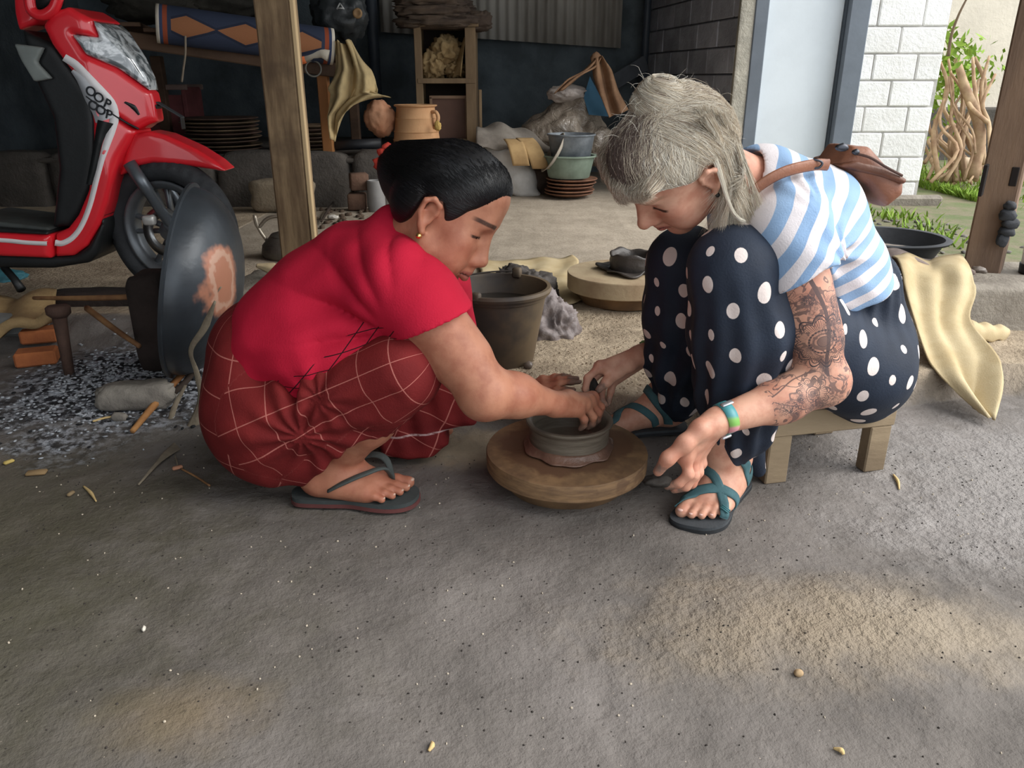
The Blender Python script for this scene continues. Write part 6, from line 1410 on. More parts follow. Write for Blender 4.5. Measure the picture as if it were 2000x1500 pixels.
# ---- heap on the right: sacks, plastic, cardboard, basins, plates
m_wsk = M('white_sack', (214, 212, 208), .75, .12, 5, .003, 30, col2=(180, 176, 170)); sx = Jv(1000, 330, 5.55)
S_ = Sdf(); S_.ell(Jv(1008, 352, 5.62), (.15, .13, .14), None, .05); S_.ell(Jv(985, 310, 5.66), (.13, .12, .12), None, .06); S_.sph(Jv(958, 282, 5.66), .07, .06); S_.cone(Jv(1020, 380, 5.56), Jv(1046, 384, 5.56), .06, .035, .05); S_.disp(lambda P: .012 * vnoise(P, 9, 2) + .005 * vnoise(P, 24, 5)); S_.disp(lambda P: np.where(P[:, 2] < .10, .10 - P[:, 2], 0))
tag(obj('white_sack', S_.mesh(.012), m_wsk), 'bulging white sack standing on the floor behind the head of the woman in red', 'sack')
def cover(u, v):
    p = Jv(930, 262, 5.62) * (1 - u) + Jv(1082, 272, 5.75) * u; return p + np.array([0, (v - .3) * .42, .03 * math.sin(u * 5) + .05 * math.sin(v * 3.14) + .015 * math.sin(u * 17 + v * 5) - .10 * (1 - v) ** 3])
tag(obj('grey_tarp', sheet(cover, 36, 18, .006), M('grey_tarp', (150, 142, 132), .85, .2, 5, .004, 30, col2=(112, 104, 96))), 'grey sack cover lying over the top of the white sack', 'tarp')
m_card = M('cardboard', (196, 164, 116), .9, .12, 6, .001, col2=(168, 136, 94))
for k, (x0_, y0_, x1_, y1_, lab) in enumerate(((1000, 272, 1018, 322, 'left of the two bent cardboard strips over the white sack'), (1024, 270, 1056, 328, 'right of the two bent cardboard strips over the white sack'))):
    def strip(u, v): p = Jv(x0_, y0_, 5.56) * (1 - v) + Jv(x1_, y1_, 5.46) * v; return p + np.array([(u - .5) * .115, -.03 - .05 * math.sin(v * 2.6), .035 * math.sin(v * 3.14)])
    tag(obj('cardboard_strip', sheet(strip, 8, 16, .006), m_card), lab, 'cardboard')
g = G('clear_plastic_wrap'); p = g.obco(); n = g.noise(p, 7, 4, .6); m_pl = g.out(g.mix(n.step(.4, .7), lin(150, 138, 124), lin(110, 98, 86)), .16, 0, g.bump(g.noise(p, 14, 4, .65, 1.0), .03, .8), .7)
S_ = Sdf(); S_.ell(Jv(1095, 262, 5.95), (.30, .24, .18), None, .08); S_.ell(Jv(1125, 215, 5.98), (.20, .18, .16), None, .10); S_.ell(Jv(1175, 285, 5.85), (.16, .16, .15), None, .08); S_.ell(Jv(1040, 290, 5.95), (.18, .2, .16), None, .08); S_.disp(lambda P: .030 * (1 - 2 * np.abs(vnoise(P, 7, 3))) * .7 + .012 * vnoise(P, 18, 5)); S_.disp(lambda P: np.where(P[:, 2] < .095, .095 - P[:, 2], 0))
tag(obj('wrapped_heap', S_.mesh(.013), m_pl), 'big heap wrapped in glossy clear plastic in the back right corner', 'bag')
tag(obj('under_sack', crumple(Jv(1060, 340, 5.85), (.26, .22, .2), 44, .15, 4), M('dark_brown_sack', (80, 66, 58), .9, .3, 5, .005)), 'dark brown sack under the plastic wrapped heap', 'sack')
tag(obj('knotted_bag', crumple(Jv(1108, 183, 5.9), (.13, .1, .06), 51, .2, 4, 1.8), M('pale_pink_plastic', (196, 184, 176), .5, .2, 6, .01, 20)), 'pale knotted plastic bag on top of the wrapped heap', 'bag')
bd = [Jv(1152, 150, 5.88), Jv(1192, 228, 5.80), Jv(1150, 224, 5.80), Jv(1140, 190, 5.84)]; nb_ = np.array([.1, 1, .2]) * .02
tag(obj('blue_board', (np.array([*bd, *[q_ + nb_ for q_ in bd]]), [[0, 3, 2, 1], [4, 5, 6, 7], [0, 1, 5, 4], [1, 2, 6, 5], [2, 3, 7, 6], [3, 0, 4, 7]]), M('blue_sheet', (62, 112, 144), .6, .12, 5, .001), smooth=False), 'triangular corner of a blue sheet standing behind the wrapped heap', 'board')
m_bc = M('brown_cloth', (150, 116, 88), .92, .2, 6, .004, 40, col2=(116, 86, 64)); ht = thing('hanging_cloth', 'brown cloth hung by its middle on a nail above the wrapped heap', 'cloth', tuple(Jv(1160, 115, 6.0)))
def limb(pts, ws): 
    cv = spline(pts, 26)
    def fn(u, v): i_ = v * 25; k = int(min(i_, 24)); p = cv[k] + (cv[k + 1] - cv[k]) * (i_ - k); w_ = np.interp(v, np.linspace(0, 1, len(ws)), ws); return p + np.array([(u - .5) * w_, -.03 + .03 * math.cos(u * 9 + v * 4), (u - .5) * w_ * .35])
    return sheet(fn, 16, 26, .005)
obj('left_fall', limb([Jv(1166, 116, 5.82), Jv(1150, 135, 5.80), Jv(1120, 152, 5.76), Jv(1092, 178, 5.74)], [.05, .09, .11, .08]), m_bc, ht); obj('right_fall', limb([Jv(1166, 112, 5.82), Jv(1176, 145, 5.78), Jv(1190, 185, 5.74), Jv(1208, 222, 5.70)], [.06, .12, .12, .14]), m_bc, ht); obj('knot', crumple(Jv(1164, 116, 5.82), (.035, .03, .045), 5, .2, 3), m_bc, ht)
tag(obj('leaning_plank', bar(Jv(1110, 215, 6.5), Jv(1262, 122, 6.82), .02, .12, .003), M('grey_plank', (80, 84, 90), .85, .2, 5, .002), None, False), 'dark grey plank leaning across the back right corner', 'plank')
# basins on a stack of plates
pb_ = V3(atz(1116, 392, .09)); bx_, by_ = pb_[0], pb_[1] + .17; z = .10; m_pl_ = M('terracotta_plate', (150, 108, 84), .85, .25, 8, .002, objvar=.25, col2=(116, 82, 64))
names = ['lowest', 'second from the bottom', 'middle one', 'second from the top', 'topmost']
z = plates(bx_, by_, z, 5, .178, [f'terracotta plate, {n_} of the five under the green basin' for n_ in names], 'terracotta plates under the basins', [m_pl_], 7)
def basin(c, z0, r0, r1, h, lab, m, lip=.022):
    t = thing('basin', lab, 'basin', (c[0], c[1], z0)); obj('shell', lathe([(0, z0), (r0, z0), (r0 + .006, z0 + .006), (r1, z0 + h - .014), (r1 + lip, z0 + h - .010), (r1 + lip, z0 + h - .002), (r1 + lip - .006, z0 + h), (r1 - .002, z0 + h - .004), (r0 - .004, z0 + .014), (0, z0 + .012)], (c[0], c[1], 0), 56), m, t, angle=45); return t
basin((bx_ - .01, by_), z + .006, .135, .170, .150, 'pale green plastic basin on the stack of terracotta plates', M('pale_green_plastic', (142, 158, 142), .6, .15, 6, .001, col2=(112, 126, 112)))
basin((bx_ + .0, by_), z + .006 + .135, .128, .155, .150, 'grey metal basin standing in the pale green basin', M('dull_grey_metal', (142, 148, 154), .5, .25, 7, .001, metal=.3, col2=(96, 102, 108)), .010)
tag(obj('side_plate', lathe([(0, 0), (.10, .004), (.145, .03), (.14, .034), (.1, .012), (0, .010)], (bx_ - .10, by_ - .06, z + .16), 36, (-.86, -.1, .5)), M('beige_lid', (170, 160, 146), .7, .15, 7, .001)), 'beige lid leaning on the left of the grey basin', 'lid')
# floor litter in front of the bench
rr_ = np.random.default_rng(4); lit = [rock((at(x_, 395, 4.9).x, 4.55 + rr_.uniform(-.35, .35), .095), tuple(rr_.uniform(.008, .03, 3) * np.array([1, 1, .6])), i_, 1, .3) for i_, x_ in enumerate(rr_.uniform(615, 770, 46))]
o = obj('rubble', join(*lit), M('rubble_earth', (96, 80, 66), .95, .3, 20, .004)); o['kind'] = 'stuff'; tag(o, 'crumbs of earth and rubble on the floor before the stone bench', 'rubble')
tag(obj('paper_scrap', crumple((at(658, 384, 4.7).x, 4.55, .105), (.03, .02, .012), 3, .3, 3), M('white_paper', (206, 200, 190), .9, .1, 9, 0)), 'white scrap of paper on the floor in front of the stone bench', 'paper')
tag(obj('bent_stick', tube([V3(atz(628, 436, .1)) + [0, 0, .01], V3(atz(640, 416, .1)) + [0, 0, .012], V3(atz(652, 404, .1)) + [0, 0, .03]], [.007, .009, .006], 6), M('dark_stick', (58, 46, 38), .9, .2, 9, .001)), 'short dark stick on the floor right of the left post', 'stick')
# ---- kettle behind the post
kc = V3(atz(556, 512, .09)); kz = zf(kc[0], kc[1] + .1) ; kt = thing('kettle', 'old metal kettle with a tall wire handle behind the left post', 'kettle', (kc[0], kc[1] + .1, kz)); m_ket = M('sooty_metal', (112, 106, 98), .5, .3, 8, .002, metal=.5)
kp = np.array([kc[0], kc[1] + .1, 0]); obj('body', lathe([(0, kz), (.11, kz), (.125, kz + .02), (.118, kz + .06), (.085, kz + .095), (.08, kz + .10), (0, kz + .10)], kp, 44), m_ket, kt, angle=50); obj('lid', lathe([(.082, kz + .10), (.075, kz + .108), (.04, kz + .118), (.012, kz + .121), (.012, kz + .13), (.016, kz + .137), (.010, kz + .145), (0, kz + .146)], kp, 36), m_ket, kt, angle=50)
zt_ = Jv(556, 424, kp[1])[2]; xl_, xr_ = Jv(503, 470, kp[1])[0], Jv(619, 470, kp[1])[0]
obj('handle', tube(spline([kp + [-.10, 0, kz + .075], (xl_ + .012, kp[1], kz + .13), (xl_, kp[1], kz + .19), (xl_ + .01, kp[1], zt_ - .045), (kp[0] - .07, kp[1], zt_), (kp[0] + .07, kp[1], zt_), (xr_ - .01, kp[1], zt_ - .045), (xr_, kp[1], kz + .19), (xr_ - .012, kp[1], kz + .13), kp + [.10, 0, kz + .075]], 50), .008, 8), M('bright_wire', (176, 166, 150), .4, .15, 9, 0, metal=.6), kt)
obj('spout', tube(spline([kp + [.02, .10, kz + .05], kp + [.03, .15, kz + .08], kp + [.04, .185, kz + .13]], 10), [.022, .016, .012], 10), m_ket, kt)
# ================================================================== YARD ON THE RIGHT
m_bam = M('dry_branch', (186, 160, 128), .85, .2, 9, .001, objvar=.3, col2=(142, 112, 88)); r = random.Random(12)
ends = [(1812, 350, 1842, 240), (1806, 318, 1822, 262), (1818, 356, 1858, 210), (1828, 352, 1840, 255), (1838, 356, 1862, 170), (1846, 354, 1868, 185), (1852, 356, 1880, 200), (1862, 358, 1852, 190), (1868, 354, 1884, 150), (1874, 356, 1872, 190), (1882, 352, 1866, 180), (1886, 354, 1892, 165), (1892, 356, 1878, 250), (1900, 350, 1890, 110), (1906, 352, 1884, 210), (1896, 360, 1850, 290), (1880, 352, 1836, 250), (1912, 342, 1908, 115), (1918, 330, 1912, 120), (1922, 320, 1920, 118), (1860, 340, 1815, 235), (1935, 300, 1922, 170), (1842, 345, 1806, 300), (1858, 362, 1905, 300), (1832, 340, 1850, 120), (1855, 330, 1868, 120), (1905, 300, 1855, 175), (1930, 240, 1862, 165)]
big = {13}
for k, (x0_, y0_, x1_, y1_) in enumerate(ends):
    Y0 = 6.15 + r.uniform(-.3, .25); a_ = V3(atz(x0_, y0_, .06)) if k < 26 else Jv(x0_, y0_, 6.2); a_ = Jv(x0_, y0_, Y0); a_[2] = max(a_[2], zf(a_[0], a_[1])); b_ = Jv(x1_, y1_, Y0 + .35); sw = r.uniform(-.11, .11); m_ = a_ * .6 + b_ * .4 + np.array([sw, r.uniform(-.1, .1), r.uniform(-.03, .03)]); m2 = a_ * .25 + b_ * .75 + np.array([-sw * .5, 0, 0]); b_ = b_ + np.array([r.uniform(-.08, .08), 0, r.uniform(-.02, .10)])
    rad = .042 if k in big else r.uniform(.009, .024)
    tag(obj('branch', tube(spline([a_, m_, m2, b_], 13), [rad, rad * .92, rad * .55], 7), m_bam), 'bare dry branch leaning with others against the yard wall' if k not in big else 'thickest pale branch leaning among the dry branches in the yard', 'branch', 'dry branches leaning in the yard' if k not in big else None)
tag(obj('log', tube([Jv(1868, 318, 6.2), Jv(1900, 322, 6.2)], .05, 12), M('pale_log', (206, 186, 160), .85, .15, 9, .001)), 'short pale log lying among the dry branches', 'log')
tag(obj('thin_twig', tube(spline([Jv(1852, 110, 6.0), Jv(1858, 70, 6.0), Jv(1872, 30, 6.0), Jv(1892, -10, 6.0)], 14), [.012, .010, .008, .006], 6), M('twig', (116, 98, 80), .9, .2, 9, 0)), 'thin leafless twig rising beside the whitewashed wall', 'branch')
def blades(cx, cy, n, sx, sy, h, seed):
    r_ = np.random.default_rng(seed); V, F = [], []
    for i_ in range(n):
        x_, y_ = cx + r_.normal(0, sx), cy + r_.normal(0, sy)
        if y_ > 5.2: x_ = max(x_, 3.2)
        z_ = zf(x_, y_); hh = h * r_.uniform(.5, 1.2); a_ = r_.uniform(0, 6.28); dx, dy = math.cos(a_) * .006, math.sin(a_) * .006; lx_, ly_ = r_.normal(0, hh * .5, 2); o_ = len(V)
        V += [(x_ - dx, y_ - dy, z_), (x_ + dx, y_ + dy, z_), (x_ + lx_ * .5 + dx * .8, y_ + ly_ * .5 + dy * .8, z_ + hh * .65), (x_ + lx_ * .5 - dx * .8, y_ + ly_ * .5 - dy * .8, z_ + hh * .65), (x_ + lx_, y_ + ly_, z_ + hh)]; F += [[o_, o_ + 1, o_ + 2, o_ + 3], [o_ + 3, o_ + 2, o_ + 4]]
    return np.array(V), F
m_gr = M('fresh_grass', (140, 168, 62), .8, .25, 20, 0, col2=(104, 136, 44))
gp = atz(1835, 380, .07); o = obj('grass', join(blades(gp.x, gp.y, 500, .22, .22, .07, 1), blades(atz(1800, 470, .09).x + .05, 3.9, 60, .05, .12, .09, 2), blades(gp.x + .1, gp.y + .9, 500, .5, .3, .12, 3), blades(atz(1770, 430, .09).x, 4.6, 90, .1, .15, .05, 4)), m_gr); o['kind'] = 'stuff'; tag(o, 'tufts of fresh grass growing in the yard by the wall', 'grass')
def bush(cx, cy, cz, n, s, seed):
    r_ = np.random.default_rng(seed); V, F = [], []
    for i_ in range(n):
        c_ = np.array([cx, cy, cz]) + r_.normal(0, 1, 3) * s; d_ = nrm(r_.normal(0, 1, 3)); e_ = nrm(np.cross(d_, r_.normal(0, 1, 3))); l_ = r_.uniform(.03, .06); o_ = len(V); V += [c_ - d_ * l_, c_ + e_ * l_ * .4, c_ + d_ * l_, c_ - e_ * l_ * .4]; F += [[o_, o_ + 1, o_ + 2, o_ + 3]]
    return np.array(V), F
bq = Jv(1868, 140, 6.9); o = obj('leaves', join(bush(bq[0], bq[1], bq[2], 240, np.array([.16, .12, .12]), 5), bush(Jv(1850, 180, 6.9)[0], 6.9, Jv(1850, 180, 6.9)[2], 120, np.array([.1, .1, .2]), 6), bush(Jv(1872, 90, 6.2)[0], 6.2, Jv(1868, 90, 6.2)[2], 24, np.array([.05, .05, .08]), 7)), m_gr); o['kind'] = 'stuff'; tag(o, 'yellow-green leaves of a shrub behind the dry branches', 'leaves')
rr_ = np.random.default_rng(9); lit = [rock((x_, y_, zf(x_, y_) + .004), tuple(rr_.uniform(.006, .022, 3) * np.array([1, 1, .6])), i_, 1, .3) for i_, (x_, y_) in enumerate(zip(rr_.uniform(1.55, 2.6, 150), rr_.uniform(2.95, 4.6, 150)))]
o = obj('gravel', join(*lit), M('grey_gravel', (132, 126, 120), .95, .3, 20, .003)); o['kind'] = 'stuff'; tag(o, 'gravel and stone chips on the yard ground behind the kerb', 'gravel')
# ================================================================== SCOOTER
YS = 2.86
def build_scooter():
    t = thing('scooter', 'red motor scooter with a white side stripe parked at the left edge', 'scooter', (*at(150, 520, YS)[:2], .09))
    g = G('red_paint'); m_red = g.out(g.mix(g.noise(g.obco(), 4, 3).step(.3, .7), lin(226, 38, 50), lin(214, 30, 42)), .28, 0, None, .5, coat=.6)
    m_bk = M('black_plastic_panel', (30, 32, 33), .45, .2, 6, .0006); m_wh = M('white_decal', (226, 222, 222), .4, .04, 6, 0); m_gr = M('grey_alloy', (116, 120, 124), .4, .2, 6, .0006, metal=.6); m_tyre = M('tyre_rubber', (52, 54, 57), .75, .25, 10, .002, 60)
    def P(px, Y): return [(lambda w: (w[0], w[2]))(at(x, y, Y)) for x, y in px]
    def panel(name, px, Y, yc, h, r, mat, vox=.007, par=None, fn=None):
        S_ = Sdf(); S_.poly(P(px, Y), yc, h, r, .01)
        if fn: S_.disp(fn)
        return obj(name, S_.mesh(vox), mat, par or t)
    hw = .125; Yn = YS - hw
    xa, xb = at(170, 120, Yn).x, at(283, 200, Yn).x
    taper = lambda P_: np.clip(hw - .55 * np.clip(P_[:, 0] - xa, 0, 1), .045, hw)
    def shaped(name, px, mat, r, dh=0.0, vox=.006):
        S_ = Sdf(); S_.poly(P(px, Yn), YS, lambda P_: taper(P_) + dh, r, .01)
        c_ = np.mean([at(x, y, YS) for x, y in px], 0); q = S_.p[0]; pts = np.array([at(x, y, YS) for x, y in px]); S_.p[0] = (q[0], c_, float(np.max(np.linalg.norm(pts - c_, axis=1)) + hw), q[3], '+')
        return obj(name, S_.mesh(vox), mat, t)
    shaped('front_cowl', [(80, 50), (98, 22), (130, 12), (172, 36), (184, 74), (140, 66), (165, 106), (215, 132), (272, 182), (276, 197), (284, 240), (268, 246), (250, 257), (170, 187), (122, 120), (98, 88)], m_red, .022)
    shaped('headlight', [(136, 66), (184, 72), (172, 38), (196, 56), (240, 110), (264, 152), (271, 180), (216, 133), (165, 107)], None, .02, .004)
    hl = [o for o in t.children if o.name.startswith('headlight')][0]
    g = G('headlight_glass'); p = g.obco(); n = g.noise(p, 14, 3, .6, 1.5); mh = g.out(g.mix(n.step(.4, .6), lin(96, 104, 108), lin(206, 210, 212)), .06, 0, None, .8, coat=1.0); hl.data.materials.clear(); hl.data.materials.append(mh)
    shaped('leg_panel', [(172, 190), (250, 260), (228, 310), (206, 400), (192, 440), (167, 482), (141, 501), (106, 503), (106, 457), (130, 446), (150, 420), (170, 372), (180, 300), (179, 240)], m_red, .018)
    panel('floor_side', [(-70, 446), (104, 457), (104, 503), (-70, 496)], Yn, YS, .15, .018, m_red)
    panel('floor_trim', [(-70, 436), (100, 450), (104, 457), (-70, 449)], Yn, YS, .152, .006, m_bk, .006); panel('floor_mat', [(-70, 425), (92, 444), (100, 452), (-70, 440)], Yn, YS, .13, .006, M('grey_floor_mat', (70, 74, 72), .7, .2, 8, .001), .006)
    panel('belly_pan', [(-70, 495), (104, 502), (142, 500), (168, 482), (193, 440), (198, 404), (199, 450), (186, 500), (170, 515), (100, 526), (-70, 525)], Yn, YS, .118, .015, m_bk)
    panel('leg_shield', [(30, 55), (92, 84), (120, 122), (170, 190), (178, 240), (178, 305), (168, 372), (148, 420), (128, 446), (92, 448), (104, 330), (92, 230), (50, 140)], Yn, YS + .015, .115, .02, m_bk)
    panel('glove_box', [(26, 85), (84, 92), (70, 122), (100, 154), (66, 160), (40, 118)], Yn, YS - .115, .012, .006, M('silver_plastic', (128, 134, 130), .5, .15, 8, 0), .006)
    # white stripe and lettered decal lying on the near side
    def stripe(pts, w, nm, mat, dz=.0022):
        c = spline(pts, 40); V, F = [], []
        for i in range(40):
            d_ = c[min(i + 1, 39)] - c[max(i - 1, 0)]; n_ = np.array([-d_[1], d_[0]]); n_ = n_ / np.linalg.norm(n_); ww = np.interp(i / 39, np.linspace(0, 1, len(w)), w)
            for s_ in (-.5, .5):
                q = c[i] + n_ * ww * s_
                for yy in (0, 1):
                    p_ = at(q[0], q[1], Yn); hx = float(taper(np.array([[p_.x, 0, 0]]))[0]); hx = .15 if q[0] < 104 else hx
                    V.append((p_.x, YS - hx - dz if yy else YS - hx + .004, p_.z))
        for i in range(39):
            a = i * 4
            F += [[a + 1, a + 3, a + 7, a + 5], [a, a + 1, a + 5, a + 4], [a + 2, a + 6, a + 7, a + 3]]
        return obj(nm, (np.array(V), F), mat, t)
    stripe([(126, 112), (152, 130), (188, 172), (212, 206), (216, 240), (206, 285), (190, 345), (176, 400), (160, 440), (142, 464), (122, 475), (108, 474)], [14, 16, 15, 13, 11, 10, 10, 11, 11], 'stripe', m_wh); stripe([(100, 473), (60, 471), (20, 467), (-40, 464)], [8, 8, 8], 'stripe', m_wh)
    stripe([(142, 138), (160, 158), (178, 190), (194, 215), (202, 235)], [6, 16, 24, 28, 30], 'decal', M('grey_decal', (176, 178, 182), .4, .1, 6, 0), .0035); stripe([(204, 238), (196, 262), (190, 290), (182, 330), (174, 360)], [26, 18, 14, 14, 10], 'decal', m_bk, .0035)
    m_ltr = M('black_letter', (30, 32, 36), .4, .1, 6, 0)
    def letters(txt, x, y, size, rot, sp):
        for i, ch in enumerate(txt):
            cu = bpy.data.curves.new('letter', 'FONT'); cu.body = ch; cu.size = size; cu.extrude = .0006; cu.offset = .0008; cu.align_x = 'CENTER'
            o = bpy.data.objects.new('letter', cu); C.objects.link(o); o.parent = t; p_ = at(x + i * sp[0], y + i * sp[1], Yn); hx = float(taper(np.array([[p_.x, 0, 0]]))[0])
            o.location = Vector((p_.x, YS - hx - .0060, p_.z)) - t.location; o.rotation_euler = (math.radians(90), 0, 0); o.rotation_euler.rotate_axis('Z', rot); cu.materials.append(m_ltr); bpy.context.view_layer.update(); me = bpy.data.meshes.new_from_object(o.evaluated_get(bpy.context.evaluated_depsgraph_get())); o2 = bpy.data.objects.new('letter', me); C.objects.link(o2); o2.parent = t; o2.location = o.location; o2.rotation_euler = o.rotation_euler; me.materials.clear(); me.materials.append(m_ltr); bpy.data.objects.remove(o)
    letters('OOP', 176, 186, .042, -.55, (14, 12)); letters('OOP', 182, 214, .042, -.40, (13, 9))
    # seam between cowl and leg panel, winker slot
    stripe([(166, 186), (200, 212), (232, 238), (256, 254)], [2.4, 2.4], 'seam', m_bk, .003); stripe([(232, 200), (246, 210), (256, 226)], [3, 8, 3], 'air_slot', m_bk, .003)
    # fender, fork, wheel
    S_ = Sdf(); S_.poly(P([(233, 346), (241, 312), (250, 284), (262, 262), (290, 256), (322, 263), (380, 289), (420, 314), (445, 336), (380, 326), (300, 318), (270, 324)], YS - .06), YS - .01, .062, .016, .01); obj('front_fender', S_.mesh(.0065), m_red, t)
    wc_ = V3(at(339, 449, YS - .03)); wx = nrm(np.array([math.cos(-.22), math.sin(-.22), 0])); wn_ = np.array([-wx[1], wx[0], 0]) * -1; Rt, wd = .256, .046
    prof = []
    for a in np.linspace(0, 2 * math.pi, 29): prof.append((Rt - .042 + .042 * math.cos(a), wd * math.sin(a) * (1 - .12 * math.cos(a) ** 2)))
    v, f = lathe(prof, wc_, 144, wn_); q = v - wc_; ang = np.arctan2(q[:, 2], q @ wx); hh = q @ wn_; rr = np.linalg.norm(q - np.outer(hh, wn_), axis=1)
    gro = (np.abs(((ang / (2 * math.pi) * 36 + np.abs(hh) * 14) % 1) - .5) < .12) & (rr > Rt - .030) & (np.abs(hh) > .006); v = v - ((q - np.outer(hh, wn_)) / rr[:, None] * .0055 + np.outer(np.sign(hh), wn_) * .003) * gro[:, None]
    obj('tyre', (v, f), m_tyre, t)
    rim = obj('rim', lathe([(.150, -.028), (.168, -.034), (.176, -.036), (.178, -.028), (.160, -.016), (.156, 0), (.160, .016), (.178, .028), (.176, .036), (.168, .034), (.150, .028), (.146, 0), (.150, -.028)], wc_, 96, wn_), m_gr, t)
    for k in range(5):
        a = 2 * math.pi * k / 5 + .5; d_ = wx * math.cos(a) + np.array([0, 0, 1]) * math.sin(a); e_ = -wx * math.sin(a) + np.array([0, 0, 1]) * math.cos(a); obj('spoke', join(bar(wc_ + d_ * .03 + e_ * .008, wc_ + d_ * .155 + e_ * .030, .016, .022, .003, wn_), bar(wc_ + d_ * .03 - e_ * .008, wc_ + d_ * .155 - e_ * .030, .016, .022, .003, wn_)), m_gr, rim)
    obj('hub', lathe([(0, -.04), (.03, -.04), (.036, -.03), (.036, .03), (.03, .04), (0, .04)], wc_, 32, wn_), m_gr, t); obj('brake_disc', lathe([(.05, .046), (.088, .046), (.088, .050), (.05, .050), (.05, .046)], wc_, 48, wn_), M('steel_disc', (150, 150, 150), .3, .1, 6, 0, metal=.9), t)
    cal = V3(at(292, 430, YS - .10)); obj('caliper', rock(cal, (.022, .016, .018), 4, 3, .12, box_=.5), M('silver_caliper', (186, 184, 180), .4, .15, 8, 0, metal=.4), t)
    fa, fb = V3(at(252, 318, YS - .085)), V3(at(334, 440, YS - .085)); m_fk = M('fork_grey', (104, 110, 116), .35, .15, 5, 0, metal=.5)
    obj('fork_leg', tube([fa, fa + (fb - fa) * .45, fa + (fb - fa) * .46, fb], [.022, .022, .019, .019], 18), m_fk, t); obj('fork_leg', tube([fa + [0, .15, 0], fb + [0, .15, 0]], .02, 16), m_fk, t); obj('axle_lug', rock(fb, (.028, .018, .028), 2, 3, .05), m_fk, t)
    # number plate seen edge-on, its holder
    n0, n1, n2, n3 = (V3(at(x, y, YS)) for x, y in ((284, 184), (357, 228), (357, 252), (288, 214))); dy = np.array([0, .014, 0]); pl = np.array([n0 - dy, n1 - dy, n1 + dy, n0 + dy]); up = np.array([0, 0, .004])
    obj('visor', (np.vstack([pl, pl - up]), [[0, 1, 2, 3], [7, 6, 5, 4], [0, 4, 5, 1], [1, 5, 6, 2], [2, 6, 7, 3], [3, 7, 4, 0]]), M('dark_plate', (62, 66, 68), .4, .15, 6, 0), t, False); obj('number_plate', box((n1 + n2) / 2, (.004, .03, abs(n1[2] - n2[2])), None, .001), m_bk, t, False); obj('plate_bracket', bar(n0 - np.array([.03, 0, .01]), n0 + np.array([.04, 0, -.045]), .05, .02, .003), m_bk, t, False)
    # handlebar parts at the top edge
    panel('steering_cowl', [(26, -20), (60, -20), (78, 30), (70, 48), (38, 60), (30, 28)], YS - .05, YS, .06, .015, m_red); obj('mirror_ring', tube(spline([V3(at(x, y, YS - .12)) for x, y in ((56, -10), (62, 20), (82, 30), (104, 18), (114, -8))], 20), .017, 10), m_red, t); panel('meter_pod', [(62, -30), (108, -30), (106, 6), (84, 22), (66, 14)], YS - .05, YS - .02, .05, .012, m_bk, .007)
    obj('cable', tube(spline([V3(at(x, y, YS - .10)) for x, y in ((50, -5), (54, 12), (55, 24))], 8), .006, 6), M('steel_cable', (180, 180, 180), .4, .1, 5, 0, metal=.5), t)
    # stand
    obj('side_stand', tube([V3(at(8, 522, YS - .1)), V3(at(28, 545, YS - .12)), V3(at(42, 566, YS - .14))], [.013, .013, .016], 10), m_bk, t)
    # rear half beyond the frame, seat and rear wheel seen only from the side
    bx = at(-70, 470, YS).x
    S2 = Sdf(); S2.poly([(bx + .02, .28), (bx + .0, .52), (bx - .15, .66), (bx - .75, .70), (bx - .80, .55), (bx - .45, .40), (bx - .2, .28)], YS, .14, .05, .02); obj('rear_body', S2.mesh(.014), m_red, t); S3 = Sdf(); S3.poly([(bx - .1, .66), (bx - .14, .74), (bx - .75, .78), (bx - .78, .70)], YS, .13, .04, .02); obj('seat', S3.mesh(.014), m_bk, t)
    v, f = lathe(prof, (bx - .50, YS, .345), 72, (0, -1, 0)); obj('rear_tyre', (v, f), m_tyre, t); obj('rear_rim', lathe([(0, -.03), (.15, -.03), (.175, -.035), (.175, .035), (.15, .03), (0, .03)], (bx - .50, YS, .345), 48, (0, -1, 0)), m_gr, t)
build_scooter()
# ================================================================== FIREPLACE CORNER
wk = thing('wok', 'big black iron wok standing on its rim with a burnt brown patch', 'wok', (-.92, 2.15, .03)); wc_ = V3(at(360, 550, 2.15)); wa = V3(cdir(.97, -.13, -.22)); Rw = .265
prof = [(Rw * 1.035, -.004), (Rw * 1.04, .004), (Rw, .006)] + [(Rw * math.cos(a) ** .92, .006 + .150 * math.sin(a)) for a in np.linspace(.06, 1.5, 26)] + [(0.0001, .156)] + [(max(Rw * math.cos(a) ** .92 - .005, 0), .151 * math.sin(a)) for a in np.linspace(1.55, .03, 24)] + [(Rw * 1.0, -.004), (Rw * 1.035, -.004)]
g = G('sooty_iron'); p = g.obco(); ev_ = nrm(V3(CB) - .45 * V3(CR)); ev_ = nrm(ev_ - wa * (ev_ @ wa)); pol = wc_ + wa * .006 + wa * .150 * math.sin(.98) + ev_ * Rw * math.cos(.98) ** .92 + np.array([0, 0, .02]) - V3(wk.location); dx = g.sep(g.scale(p, 1.0)); qx = (dx[0] - float(pol[0])); qy = (dx[1] - float(pol[1])) ; qz = (dx[2] - float(pol[2])); dist = (qx * qx + qy * qy + qz * qz).sqrt() + (g.noise(p, 7, 4, .6) - .5) * .16
n = g.noise(p, 5, 4); c_ = g.mix(n.step(.35, .7), lin(62, 68, 74), lin(46, 50, 55)); c_ = g.mix(dist.step(.095, .07), c_, lin(178, 122, 98)); c_ = g.mix((dist - .06).abs().step(.012, .004) * .5, c_, lin(210, 180, 160)); m_wok = g.out(c_, .38, .25, g.bump(g.noise(p, 30, 3), .002, .5), .5)
obj('bowl', lathe(prof, wc_, 72, wa), m_wok, wk, angle=60); e1, e2, _ = (np.array(q) for q in frame(wa, (0, 0, 1)))
